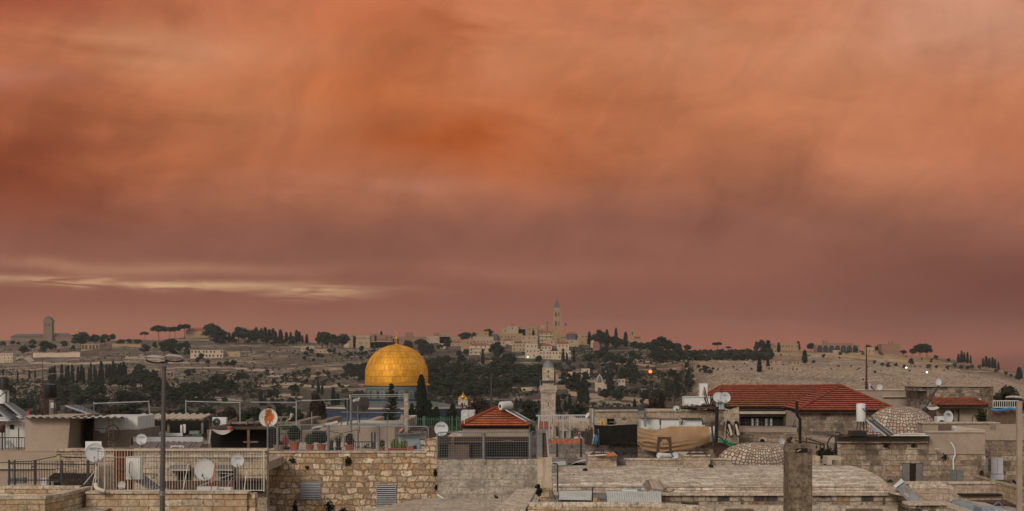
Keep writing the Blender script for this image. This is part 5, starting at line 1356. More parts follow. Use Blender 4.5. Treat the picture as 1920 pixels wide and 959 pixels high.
dish(228,910,47.6,7.4,'tiny white dish low behind the railing, beside the rusty sheets',tilt=4,mast=921)
dish(384,881,48.2,19.8,'largest pale grey dish behind the cream railing, with a dark feed',yaw=-8,tilt=6,mast=921,arm='dark',mastmat='dark_steel')
dish(445,864,49.3,12.4,'mid sized grey dish high behind the right part of the cream railing',yaw=6,tilt=6,mast=921,words=('satelite',.07,'teal_ink'))
def acunit(px0,px1,py0,py1,D,label,dep=.35,fan=True,group=None):
    t = thing('air_conditioner', label, 'air conditioner', P((px0+px1)/2,py1,D), group)
    MB().pb(px0,px1,py0,py1,D,dep).build('casing','white_enamel',t)
    if fan:
        h = S(py1-py0,D); c = P(px0+(px1-px0)*.32,(py0+py1)/2,D); m_ = MB(); r = h*.42
        vs = [c+Vector((r*cos(2*pi*j/20),-.012,r*sin(2*pi*j/20))) for j in range(20)]; vs += [v+Vector((0,.01,0)) for v in vs]
        m_.add(vs,[tuple(range(20)),tuple(range(39,19,-1))]+[(j,j+20,(j+1)%20+20,(j+1)%20) for j in range(20)]); o = m_.build('fan_grille','dark_steel',t)
        g = MB()
        for q in (.3,.6,.9): g.tube([c+Vector((r*q*cos(2*pi*j/16),-.02,r*q*sin(2*pi*j/16))) for j in range(17)],.004,4)
        for j in range(8): g.tube([c+Vector((0,-.02,0)),c+Vector((r*cos(pi*j/4),-.02,r*sin(pi*j/4)))],.004,4)
        g.build('guard','grey_metal',o); MB().tube([c+Vector((0,-.03,0)),c+Vector((0,-.01,0))],r*.13,8).build('hub','cream_paint',o)
    m_ = MB()
    for q in (.15,.85): m_.pb(px0+(px1-px0)*q-1,px0+(px1-px0)*q+1,py1,py1+1.4,D+.05,dep-.1)
    m_.build('foot','dark_steel',t); return t
acunit(369,406,914,920.5,47.6,'low white appliance lying under the big grey dish',fan=False)
t = acunit(409,433,915,920.5,47.7,'low white appliance with two dark slots right of the rusty prop',fan=False); MB().pb(411,415,917,919,47.69,.02).pb(417,420,917,919,47.69,.02).build('slot','void_dark',t)
single(MB().tube([P(370,913,47.9),P(437,889,48.4)],.018).tube([P(404,887,48.4),P(437,889,48.4)],.014).tube([P(426,914,48.),P(436,895,48.4)],.012), 'awning_arm', 'galvanised', 'folded grey awning arms slanting behind the big dish', 'awning frame')

# ================================================================== stone house with shaded windows behind the railing
t = thing('stone_house', 'pale stone house with two awning shaded windows behind the cream railing', 'house', (X(300,56),60,0))
MB().pb(*gpb(104,500,843,56,.5)).build('wall','stone_terrace',t); MB().box(X(104,56),X(500,56),56.5,66,Z(868,56)-.3,Z(868,56)).build('roof_deck','plaster_tan',t)
MB().pb(103,501,841.6,846.4,55.9,.5).pb(120,500,857,858,55.95,.08).build('coping','stone_smooth',t)
for a, b in [(320,360),(402,440)]:
    pts = [(X(a,56),Z(882,56)),(X(b,56),Z(882,56)),(X(b,56),Z(876,56)),(X(b-5,56),Z(872,56)),(X(a+5,56),Z(872,56)),(X(a,56),Z(876,56))]
    m_ = MB().prism(pts,55.5,55.98); m_.build('awning','shutter_grey',t); MB().tube([P(a-1,882,55.45),P(b-4,882,55.45)],.018).build('awning_bar','cream_paint',t)
    w_ = MB().pb(a+12,b-1,882,905,55.93,.1).build('window','void_dark',t); MB().pb(a+12,b-1,901,905,55.85,.07).pb(a+25,a+26,882,901,55.9,.05).build('window_frame','shutter_grey',w_)
MB().pb(308,440,903,916,55.6,.3).pb(440,496,898,902,55.6,.3).build('balcony_rail','rust_steel',t)
MB().pb(440,496,902,925,55.7,.2).build('dark_opening','void_dark',t)
MB().tube([P(0,868,55.5),P(60,865,55.5),P(105,856,55.5),P(110,852,55.5),P(114,857,55.5),P(160,858,55.5)],.014).tube([P(300,858,55.9),P(380,858.5,55.9),P(430,861,55.9),P(500,859,55.9)],.014).build('cable','rubber',t)
t = thing('tiled_canopy', 'small canopy of dark brown tiles behind the picket fence', 'canopy', P(135,900,51.5))
m_ = MB().grid(lambda u,v: P(86+u*92+v*(16-u*14),899.5-v*12,51.3+v*1.0)+Vector((0,0,.025*sin(u*92/3.3*6.28))), 160, 4, (0,0,-.05)); m_.build('tiles','tile_brown',t)
MB().pb(88,178,898.5,901,51.5,.08).build('fascia','wood_dark',t); MB().pb(90.5,94,901,912,51.6,.1).build('post','wood_dark',t)
MB().pb(100,112,904,911.5,52.2,.1).build('grille','void_dark',t)
MB().hexa([P(100,877,52.8),P(216,884,52.8),P(216,884,53.2),P(100,877,53.2),P(100,875,52.8),P(216,882,52.8),P(216,882,53.2),P(100,875,53.2)]).build('ledge','pink_paint',t)
slab('concrete_step','plaster_beige','beige wall under the brown tiled canopy','wall',(92,186,901,930,52.3,.4))
slab('fuse_cabinet','shutter_grey','pair of dark grey cabinets low behind the fence corner','cabinet',(14,28,897,907.5,48.9,.25),(31,46,896.5,907,48.9,.25))
slab('pale_cabinet','white_dish','small pale cabinet behind the picket fence','cabinet',(77,87,897,911,50.5,.3))

# ================================================================== beige house at the left
t = thing('plaster_house', 'plain beige plastered house with a thin corrugated roof edge, at the left', 'house', (X(60,61),64,0))
MB().pb(*gpb(-40,104,848.5,60.,4)).build('lower_wall','plaster_beige',t)
m_ = MB().frus(47,126,47,131.5,783,849,61,5.); m_.build('upper_wall','plaster_beige',t)
MB().frus(124,126.4,130,132,784,849,60.96,.06).build('corner_shade_strip','plaster_tan',t)
MB().pb(-40,58,873,880,59.85,.2).pb(58,105,877.5,879.5,59.9,.1).build('string_course','plaster_pale',t)
corr(45,237,60.5,782.5,65,779.,px2=60,px3=235,period=.28,amp=.03).build('corrugated_roof','tin_white',t)
MB().pb(88,165,783.6,785.6,60.7,.05).build('fascia','pink_paint',t)
MB().pb(50,53,770.5,783,63,.2).build('flue','terracotta',t)
MB().pb(132,163,781,783,61.5,3.5).pb(126,130,786,848,64,.3).build('lintel','wood_dark',t)
# white house at the very left
t = thing('white_house', 'grimy white house with a small dark window at the left edge', 'house', (X(10,66),69,0))
MB().pb(*gpb(-60,46.8,788,66,6)).build('wall','plaster_white',t); MB().pb(-60,21,786.5,790,65.5,.5).build('eave','white_enamel',t)
MB().pb(18.5,25.5,797,805,65.95,.08).build('window','void_dark',t)
MB().pb(-20,8,793,848,65.93,.1).build('door_panel','shutter_pale',t)
railpanel(-10,46,62.2,821,848,None,11,parent=t,mat='dark_steel')
MB().tube([P(4,848,62),P(4,806,62)],.03).tube([P(1,804,62),P(7,804,62)],.16,8).tube([P(35,848,62),P(35,803,62)],.025).build('post','rust_steel',t)
MB().hexa([P(8,828,62.6),P(18,826,62.6),P(34,846,62.6),P(24,850,62.6),P(8,827,62.8),P(18,825,62.8),P(34,845,62.8),P(24,849,62.8)]).build('ramp_sheet','galvanised',t)
# solar heater stack
t = thing('black_water_tank', 'black plastic tank standing above a white tank at the left edge', 'water tank', P(8,731,66.5))
m_ = MB().lathe(P(7,730.5,67.2), [(S(9,66),0),(S(9,66),S(20,66)),(S(8.3,66),S(21.5,66)),(S(4,66),S(24,66))], 24); m_.smooth = True; m_.build('body','black_plastic',t)
MB().pb(-2,16,729.5,731.2,66.6,1.).build('stand','rust_steel',t)
t = thing('solar_water_heater', 'white boiler tank with two sloping collectors on the left edge roof', 'solar heater', P(10,788,65.5))
m_ = MB().lathe(P(7,757,67.1), [(S(9.4,66),0),(S(9.8,66),.05),(S(9.8,66),S(26,66))], 24); m_.smooth = True; m_.build('boiler','white_enamel',t)
MB().tube([P(0,744,66.3),P(6,738,66.3),P(14,735,66.3)],.02).tube([P(11.5,735,66.4),P(11.5,770,66.4)],.03).build('pipe','rust_steel',t)
for a, b, c_, d in [(-14,762,14,789),(9,757,38,784)]:
    mm = MB().hexa([P(a,b,66.2),P(a+12,b,67.2),P(c_+21,d-2,64.6),P(c_+4,d,63.8),P(a,b-2.2,66.2),P(a+12,b-2.2,67.2),P(c_+21,d-4.2,64.6),P(c_+4,d-2.2,63.8)]); o = mm.build('collector','collector',t)
    MB().bar(P(a,b-1,66.18),P(c_+4,d-1,63.78),.07).bar(P(a+12,b-1,67.2),P(c_+21,d-3,64.6),.05).build('collector_frame','galvanised',o)
MB().bar(P(14,787,64),P(48,786,64),.05).build('stand','dark_steel',t)
# mast, antenna, tank tower
t = thing('lattice_mast', 'thin rusty lattice mast with a yagi aerial beside the black tank', 'mast', P(80,779,70.5))
m_ = MB()
for dx_ in (-1.6,1.6): m_.tube([P(80+dx_,779,70.5),P(80+dx_*.7,708,70.5)],.018,4)
for i in range(13): m_.tube([P(78.2,776-i*5.4,70.5),P(81.8,773.5-i*5.4,70.5)],.010,4); m_.tube([P(76.6,779-i*5.4,70.6),P(83,779-i*5.4,70.4)],.012,4)
m_.tube([P(80,710,70.5),P(80,671,70.5)],.013,5); m_.build('mast','rust_steel',t)
m_ = MB().tube([P(55,713,70.2),P(92,702,70.8)],.010,4)
for i in range(7): m_.tube([P(55+i*6,714.5-i*2,69.8+i*.1),P(70+i*6,712-i*2,71.4+i*.1)],.006,4)
m_.tube([P(44,718,70.5),P(104,721,70.5)],.006,4).tube([P(90,700.5,70.5),P(122,701,70.5)],.006,4); m_.build('aerial','galvanised',t)
t = thing('water_tower', 'round black water tank on a rusty four legged stand', 'water tank', P(94,779,70.5))
r = S(11.8,70.5); m_ = MB().lathe(P(94.5,747,71.2), [(r*.9,0),(r,.06),(r,S(28,70)),(r*.93,S(30.5,70)),(r*.5,S(31.5,70)),(r*.45,S(33.5,70)),(.05,S(33.8,70))], 28); m_.smooth = True; m_.build('tank','black_plastic',t)
MB().pb(82,107,746.5,748.5,70.7,1.1).build('platform','rust_steel',t)
for px, dd in ((86,0),(102,0),(84,1.),(105,1.)): MB().bar(P(px,779,70.7+dd),P(px,748,70.7+dd),.05).build('leg','rust_steel',t)
single(MB().pb(92,105.5,750,779,72.2,.15), 'grey_door_panel', 'shutter_grey', 'grey panel under the black tank stand', 'panel')
single(MB().pb(95,105.5,755.5,765.5,72.1,.08), 'white_sign', 'white_enamel', 'small blank white board under the black tank stand', 'board')
m_ = MB()
for i in range(7): m_.tube([P(87,778-i*4.6,70.2),P(91.5,778-i*4.6,70.2)],.010,4)
m_.tube([P(87,779,70.2),P(87,748,70.2)],.014,4).tube([P(91.5,779,70.2),P(91.5,748,70.2)],.014,4); single(m_, 'ladder', 'rust_steel', 'narrow rusty ladder under the black tank', 'ladder')
t = thing('solar_collector', 'wide solar collector tilted to the right on the corrugated roof', 'solar panel', P(150,779,67))
for i in range(3):
    a = i*9.; o = MB().hexa([P(122+a,762,67+i*.6),P(130+a,761,67.6+i*.6),P(190+a*.2,779.5,67.6+i*.6),P(176+a*.3,780,67.+i*.6),P(122+a,760.3,67+i*.6),P(130+a,759.3,67.6+i*.6),P(190+a*.2,778.2,67.6+i*.6),P(176+a*.3,778.7,67+i*.6)]).build('panel','collector',t)
    MB().bar(P(122+a,761,66.97+i*.6),P(176+a*.3,779.3,66.97+i*.6),.06).build('panel_frame','galvanised',o)
MB().bar(P(124,779,67.5),P(124,762,67.5),.05).bar(P(140,779,68.5),P(140,765,68.5),.04).bar(P(125,764,67.3),P(140,779,67.3),.03).build('stand','dark_steel',t)
# gap with the street beyond, peeling wall, ladder and hose
fb(133,158,790,822,'yellow arched house with an orange roof seen through the gap by the peeling wall','far_stone_warm','hip',2,4,D=210,roofh=.55,depth=9,rmat='tile_roof_bright')
fb(150,170,797,830,'small pinkish house at the right of the rooftop gap','far_stone_pale','hip',2,2,D=230,roofh=.45,depth=8,rmat='tile_roof_clay')
fb(131,161,818,850,'drab house with one dark window at the bottom of the rooftop gap','plaster_tan',None,1,2,D=120,depth=6)
t = thing('peeling_wall_house', 'rooftop room with peeling white plaster above brown render', 'house', (X(205,63),65,0))
MB().pb(*gpb(163,258,806,63,4)).build('lower_wall','plaster_grey_brown',t)
pts = [(173,784),(234,781),(236,790),(233,797),(235,806),(225,807),(213,806),(203,808),(197,811.5),(190,812),(185,808),(176,807),(178,800),(174,795),(176,789)]
MB().prism([(X(a,62.95),Z(b,62.95)) for a, b in pts], 62.93, 63.1).build('white_plaster','plaster_white',t)
MB().pb(176,258,781.5,806,63.12,3).build('upper_wall','plaster_white',t)
MB().pb(161.5,173,787,829,62.6,.3).build('dark_door','void_dark',t)
MB().pb(234,259,795,808,64,2).build('side_block','plaster_tan',t)
m_ = MB().tube([P(203,848,61),P(203.5,784,61)],.014,4).tube([P(212,848,61),P(212,784,61)],.014,4)
for i in range(11): m_.tube([P(203,845-i*5.6,61),P(212,845-i*5.6,61)],.011,4)
single(m_, 'ladder', 'wood_brown', 'pale wooden ladder against the peeling wall', 'ladder')
single(MB().tube([P(203+sin(a)*11*(1+.02*a)+8, 812-cos(a)*15, 60.6+.02*a) for a in [i*.35 for i in range(20)]],.022,6), 'coiled_hose', 'rubber', 'black hose coiled on the ladder', 'hose')
single(MB().tube([P(214,796,60.8),P(222,803,60.8),P(227,815,60.8),P(226,828,60.8),P(220,840,60.8)],.012,6), 'hanging_cable', 'rubber', 'black cable hanging right of the ladder', 'cable')
m_ = MB().tube([P(176,848,61.5),P(176,757,61.5)],.014,4)
for y_ in (804,817,830): m_.tube([P(176,y_,61.5),P(203,y_,61.5)],.014,4)
single(m_, 'pipe_rack', 'rust_steel', 'thin pipe rack left of the wooden ladder', 'rack')
# pipe frames above the roofs
for pts, l in [([(176,790,64),(176,754,64),(176,757,64),(279,753,64),(279,754,64),(280.5,776,64)],'thin galvanised pipe goalpost behind the lamp post, the left one'),
               ([(348.5,778,66),(348.5,750,66),(348.5,753,66),(450,755.5,66),(450,752,66),(450,796,66)],'thin galvanised pipe goalpost right of the lamp post')]:
    single(MB().tube([P(*p) for p in pts],.022,6), 'pipe_goalpost', 'galvanised', l, 'pipe frame')
# pergola
t = thing('pergola', 'rooftop pergola with a cream corrugated roof behind the lamp post', 'pergola', (X(320,69),71,Z(830,69)))
corr(248,380,67.5,786.2,72.5,776.,px2=267,px3=400,period=.30,amp=.035).build('roof','tin_cream',t)
MB().bar(P(249,787,67.6),P(380,787,67.6),.08).bar(P(267,778,72.3),P(398,778,72.3),.08).bar(P(380,787,67.6),P(398,778,72.3),.07).build('beam','wood_brown',t)
for px, dd in ((257,68),(316,68),(379.5,67.8),(394.5,72),(276,72)): MB().bar(P(px,826,dd),P(px,785 if dd < 70 else 778,dd),.09 if px in (316,379.5) else .06).build('post','wood_grey',t)
MB().pb(249,400,812,*(820,73,.2)).build('rear_panel','brown_shade',t)
MB().pb(260,390,788,814,74,.2).build('interior_shade_sheet','void_dark',t)  # near-black sheet paints the dark interior under the pergola roof
m_ = MB().pb(252,342,812.6,818.2,66.8,.12); o = single(m_,'white_beam','white_enamel','white painted beam across the front of the pergola','beam')
slab('tin_shelf','wood_dark','dark wooden shelf and sill under the pergola','shelf',(244,382,819.5,821.5,66.6,2.),(345,380,816,819.4,67.2,1.5))
slab('white_board','white_enamel','two white boards propped up under the pergola','board',(338,341.5,797,812,67.3,.04),(343,348,796,812,67.4,.04))
for q_, l_ in [((290,295,809,813,67.5,.3),'tiny pale crate on the pergola shelf, left one'),((299,304,810,813,67.5,.3),'tiny pale crate on the pergola shelf, middle one'),((309,313,810,813,67.5,.3),'tiny pale crate on the pergola shelf next to the post'),((270,279,794,812,69.5,.3),'tall pale board at the back of the pergola'),((355,372,808,814,68.5,.4),'wide pale box at the right end of the pergola shelf')]: slab('pale_crate','shutter_pale',l_,'crate',q_)
slab('green_bundle','green_paint','dark green bundle on the shelf at the pergola right end','bundle',(360,378,814.5,819,67.1,.5))
t = thing('tin_lean_to', 'dark corrugated lean-to roof below the pergola', 'roof', (X(310,60),62,Z(842,60)))
corr(241,371,58.6,842,62,828.5,px2=248,px3=383,period=.20,amp=.02).build('roof','tin_grey',t)
MB().pb(246,380,820,829,62.3,.2).build('upper_wall','shutter_pale',t); 
for a, b in ((288,298),(350,360),(371,381)): MB().bar(P(a,842,58.55),P(b,829,62.),.05).build('batten','grey_metal',t)
MB().pb(241,246,821,843,60,.3).build('end_post','wood_dark',t)
t = thing('window_frame', 'loose white window frame leaning on the dark tin roof', 'frame', P(332,843,58.3))
MB().pb(320,344,836,837.6,58.4,.06).pb(320,321.6,837.6,843,58.4,.06).pb(342.4,344,837.6,843,58.4,.06).pb(337,338.4,837.6,843,58.4,.06).build('frame','white_enamel',t)
dish(265,824,57.8,10.4,'round white dish with faint blue lettering in front of the dark tin roof',yaw=4,tilt=8,mast=842,words=('satelite',.075,'teal_ink'),mastmat='rust_steel')
acunit(398,424,783,800,70,'white air conditioner with a round black fan beside the pergola')
# dark shack
t = thing('dark_shack', 'dark open shack covered in boards, right of the air conditioner', 'shack', (X(445,66),68,Z(845,66)))
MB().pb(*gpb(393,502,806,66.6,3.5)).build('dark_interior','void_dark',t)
MB().pb(392,505,801.5,805.6,65.6,4).build('roof_boards','wood_dark',t)
for px in (466,): MB().bar(P(px,842,65.7),P(px,806,65.7),.10).bar(P(456,829,65.7),P(484,829,65.7),.07).build('post','wood_brown',t)
for a in (0,): MB().bar(P(394,842,65.8),P(391,806,65.8),.12).build('corner_post','wood_grey',t)
m_ = MB().grid(lambda u,v: P(397+u*40, 805+sin(u*pi)*(2+v*7)+v*1.5, 65.6-v*.15), 16, 4, (0,.02,0)); single(m_,'sagging_cloth','grey_cloth','pale cloth sagging from the front edge of the dark shack','cloth')
single(MB().grid(lambda u,v: P(392+u*5+v*1.-4*v, 806+v*26, 65.5+.05*sin(u*6)), 5, 6, (0,.02,0)),'hanging_rag','grey_cloth','pale rag hanging from the left corner of the dark shack','cloth')
t = thing('pallet', 'wooden pallets stacked on the dark shack roof', 'pallet', P(455,801,67))
m_ = MB()
for i in range(5): m_.bar(P(425+i*2,793.5,66+i*.5),P(472+i*1.5,792.5,66+i*.5),.09,.03)
for a, b in ((430,444),(462,474)): m_.bar(P(a,793,65.9),P(b,787,69.),.16,.05)
m_.build('boards','wood_grey',t); MB().pb(425,480,795.5,801,66.2,2.2).build('blocks','wood_dark',t)
t = thing('bucket', 'pink red bucket on the shack roof beside the air conditioner', 'bucket', P(430.5,806,65.4))
MB().lathe(P(430.5,806,65.4), [(.085,0),(.11,S(4.6,65))], 14).build('body','red_paint',t); MB().lathe(P(430.5,801.4,65.4), [(.115,0),(.115,.025)], 14).build('rim','pink_cloth',t)

# ================================================================== street lamp with a crow
t = thing('street_lamp', 'tall grey street lamp with two flat heads, a dark bird on the right one', 'street lamp', (X(306,40),40,0))
D = 40
MB().tube([(X(303.5,D),D,0),(X(304.5,D),D,Z(900,D)),(X(308,D),D,Z(686,D))],[.075,.066,.050],16).build('pole','lamp_grey',t)
MB().tube([P(303.9,930,D),P(304,921,D)],[.079,.078],16).build('collar','grey_metal',t)
MB().tube([P(308,687,D),P(308,681,D)],[.055,.045],12).tube([P(308,683,D),P(303,679,D)],.02).tube([P(308,683,D),P(314,678.5,D)],.035).build('bracket','galvanised',t)
def lhead(cx, cy, wpx, dy, tiltp):
    m_ = MB(); m_.smooth = True
    w_, dd, h = S(wpx,D)/2, .26, S(8.5,D)
    def up(u, v):
        a = (u-.5)*2; b_ = (v-.5)*2; k_ = max(0, 1-abs(a)**2.6)**.4
        return P(cx,cy,D+dy)+Vector((a*w_, b_*dd*k_, h*k_*(1-.55*abs(b_)**2.5)+a*tiltp))
    def dn(u, v):
        a = (u-.5)*2; b_ = (v-.5)*2; k_ = max(0, 1-abs(a)**2.6)**.4
        return P(cx,cy,D+dy)+Vector((a*w_, b_*dd*k_, -h*.85*k_*(1-.3*abs(b_)**4)+a*tiltp))
    o = MB(); o.smooth = True; o.grid(up,18,10); hd = o.build('lamp_head','lamp_shell',t)
    o = MB(); o.smooth = True; o.grid(dn,18,10); o.build('diffuser','wood_dark',hd)
lhead(292.5,674.5,37,-.05,-.015); lhead(326.5,672.5,34,.18,-.01)
def crow():
    m_ = MB(); D = 40.12
    m_.tube([P(314.5,649.5,D),P(316,650,D),P(319.5,653.5,D),P(323,657.5,D),P(328,661.5,D),P(333,665,D),P(337.5,667.3,D)],[.030,.038,.040,.058,.052,.030,.008],12)
    m_.tube([P(311.2,648.9,D),P(314.,648.6,D)],[.004,.014],6)
    m_.smooth = True
    for a in (0,.05): m_.tube([P(322,661,D+a),P(321.5,664,D+a),P(321.8,667.4,D+a)],[.012,.006,.005],5); m_.tube([P(320,667.6,D+a),P(323.5,667.4,D+a)],.004,4)
    single(m_, 'crow', 'crow_black', 'dark crow perched facing left on the right head of the street lamp', 'bird')
plain('crow_black', (.016,.013,.012), .6, var=.2); crow()
# ================================================================== centre: rough wall with the railed terrace
D = 60.
t = thing('rubble_wall', 'rough golden stone wall with two louvred vents, below the potted plants', 'wall', (X(655,D),D+.5,0))
zc = Z(849,D)
MB().pb(*gpb(494,820,848.5,D,.9)).build('masonry','stone_rough_wall',t)
m_ = MB()
for i in range(7): m_.pb(469+i*3.6,495,868+ (6-i)*13 if i < 6 else 868, 1700, D+.03+i*.01, .8) if 0 else None
m_.frus(468,494,490,494.1,868,1700,D+.05,.8); m_.build('ragged_end','stone_rough_wall',t)
MB().pb(493,800,846.6,849.4,D-.06,1.1).build('coping','stone_ledge',t)
MB().hexa([P(796,850,D-.02),P(821,850,D-.02),P(821,850,D+.8),P(796,850,D+.8),P(796,824,D-.02),P(821,819,D-.02),P(821,819,D+.8),P(796,824,D+.8)]).build('end_pier','stone_rough_wall',t)
for a,b,c_,d in [(565,600,905,936),(707,741.5,910.5,949.5)]:
    v = MB().pb(a,b,c_,d,D-.02,.1).build('vent','void_dark',t)
    f = MB().pb(a-1.2,b+1.2,c_-1.2,c_,D-.05,.12).pb(a-1.2,b+1.2,d,d+1.2,D-.05,.12).pb(a-1.2,a,c_,d,D-.05,.12).pb(b,b+1.2,c_,d,D-.05,.12); f.build('vent_frame','galvanised',v)
    s_ = MB(); n = 10
    for i in range(n):
        y = c_+(d-c_)*(i+.5)/n; s_.hexa([P(a,y+1,D-.06),P(b,y+1,D-.06),P(b,y+.4,D-.06),P(a,y+.4,D-.06),P(a,y-.4,D-.022),P(b,y-.4,D-.022),P(b,y-1,D-.022),P(a,y-1,D-.022)])
    s_.build('louvre_blades','shutter_pale',v)
for a in [(548,864,5,0,'dark weed growing high on the rough wall, near its left end'),(653.5,865,7.5,0,'bushy weed high in the middle of the rough wall'),(555,952,5.5,1.5,'hanging weed at the foot of the rough wall, left of the first vent'),
          (816,884,2.6,1.5,'small dark weed in the joint beside the concrete wall, upper one'),(818,912,2.6,1.5,'small dark weed in the joint beside the concrete wall, lower one'),(618,950,9,0,'dark weeds at the foot of the rough wall between the vents'),(643,957,5,0,'little dark weed at the bottom of the picture between the vents'),(477,952,4,1.,'dark weed at the ragged left end of the rough wall'),(576,877,2.2,0,'tiny weed between stones above the left vent')]:
    tuft(a[0],a[1],D,a[2],a[4],hang=a[3],n=90 if a[2] > 5 else 45)
# concrete wall, pier and paved roof
D2_ = 58.5
t = thing('concrete_wall', 'stained grey concrete wall with a pale end pier, right of the rough wall', 'wall', (X(915,D2_),D2_,0))
MB().hexa([P(820.5,1500,D2_),P(1008,1500,D2_),P(1008,1500,D2_+.4),P(820.5,1500,D2_+.4),P(820.5,862,D2_),P(1008,861,D2_),P(1008,861,D2_+.4),P(820.5,862,D2_+.4)]).build('face','concrete_grey',t)
MB().hexa([P(1008,1500,D2_-.2),P(1035,1500,D2_-.2),P(1035,1500,D2_+2.2),P(1008,1500,D2_+2.2),P(1008,862,D2_-.2),P(1035,856,D2_-.2),P(1035,856,D2_+2.2),P(1008,862,D2_+2.2)]).build('end_pier','concrete_pier',t)
MB().pb(1012,1034.5,915,1500,D2_-.26,.05).build('bare_stone_patch','stone_rough_wall',t)
zr = Z(935,58.4)
def onr(px, py):
    d = (CAMZ-zr)*FPX/(py-HZ); return (X(px,d), d, zr)
t = thing('paved_roof', 'pale stone paved roof at the foot of the concrete wall', 'roof', (X(850,55),55,zr))
m_ = MB(); vs = [onr(640,965), onr(990,972), onr(1012,935), onr(790,935)]
m_.add(vs+[(a,b,c_-.4) for a,b,c_ in vs], [(0,1,2,3),(7,6,5,4),(0,4,5,1),(1,5,6,2),(2,6,7,3),(3,7,4,0)]); m_.build('paving','paving_stone',t)
t = thing('stone_ramp', 'sloping slab of pale paving stones ending at the pier foot', 'ramp', P(975,955,52.5))
MB().hexa([P(928,975,50.8),P(985,975,50.8),P(1007,917,55.5),P(972,917,55.5),P(928,955,50.8),P(985,955,50.8),P(1007,916.5,55.5),P(972,916.5,55.5)]).build('paving','stone_ledge',t)
MB().pb(1000,1031,942.5,949,51.5,.4).build('ledge_slab','galvanised',t)
for a,b,c_,l,mt in [(765,944,12,'dark dried weeds at the foot of the wall right of the tall vent','leaf_dark'),(813,941,9,'low weeds in the corner where the rough wall meets the concrete wall','leaf_dark'),(842,941,6,'thin dark weeds on the paved roof','leaf_dark'),(1010,925,6,'dark plant climbing at the foot of the pale pier','leaf_dark')]:
    o = tuft(a,b,57.2,c_,l,mt,120,name='weeds',lr=.06); o.scale.z = 1.6 if a == 1010 else .45
single(MB().tube([P(820,928,57.8),P(825,931,57.7),P(831,935,57.5)],.03,8),'plastic_bottle','white_enamel','white bottle lying against the corner of the concrete wall','bottle')
for a,b in [(896,945.5),(930,932),]: tuft(a,b,57.,2.6,'small dark litter on the paved roof' if a == 896 else 'litter at the foot of the concrete wall','leaf_dark',20,name='litter')
# mesh panels over the rough wall
t = thing('mesh_fence', 'rounded wire mesh panels on the rough wall in front of the potted plants', 'fence', P(655,848,60.3))
Dm = 60.25
for a,b,c_,d in [(502.5,519,800,847),(521,614.5,797.5,848),(617,709,798.5,849),(711.5,803,800,850)]:
    meshpanel(a,b,Dm,c_,d,None,t)
for px,a in [(502,797),(521,797),(615.7,797),(710.3,798)]: MB().tube([P(px,850,Dm-.03),P(px,a,Dm-.03)],.035,8).build('post','grey_metal',t)
t = thing('mesh_fence', 'rounded wire mesh panels on the concrete wall, in front of dark brown screening', 'fence', P(915,862,58.7))
for a,b,c_,d in [(819.5,905,811,862),(909,994,810,861)]: meshpanel(a,b,58.7,c_,d,None,t)
meshpanel(996,1013,58.7,810,858,None,t,D1=60.5,top1=808,bot1=856)
for px,a in [(907,811),(993.5,812)]: MB().tube([P(px,864,58.68),P(px,a,58.68)],.05,8).build('post','grey_metal',t)
t = thing('brown_screening', 'dark brown shade cloth and old boards behind the right mesh panels', 'screen', P(910,860,59.4))
MB().pb(822,993,819,862,59.6,.04).build('upper_cloth','brown_shade',t)
MB().pb(822,884,833,862,59.5,.05).pb(908,992,829,862,59.45,.05).build('lower_cloth','black_shade',t)
MB().pb(843,992,827.5,829.6,59.35,.1).build('rail','wood_brown',t); MB().pb(846,852,820,862,59.38,.08).pb(840,880,834,861,59.3,.06).build('board','wood_brown',t)
single(MB().lathe(P(952,828,59.6),[(.26,0),(.2,.03),(.05,.05)],14),'basin','wood_brown','shallow brown basin on the ledge behind the right mesh panels','basin')
t = thing('slatted_screen', 'grey and brown slatted box at the right end of the mesh fence', 'screen', P(1018,857,59.3))
MB().pb(1006,1015,808,857,59.,1.2).pb(1015,1027,807,811,59.,1.2).pb(1015,1017,811,857,59.,.1).build('frame','grey_metal',t)
MB().bar(P(1025,809,58.9),P(1028.5,857,58.9),.06).build('post','galvanised',t)
m_ = MB()
for i in range(17): m_.pb(1017,1027.5,812+i*2.6,813.7+i*2.6,59.1,.05)
m_.build('slats','wood_brown',t); MB().pb(1017,1027,812,857,59.2,.05).build('backing','void_dark',t)
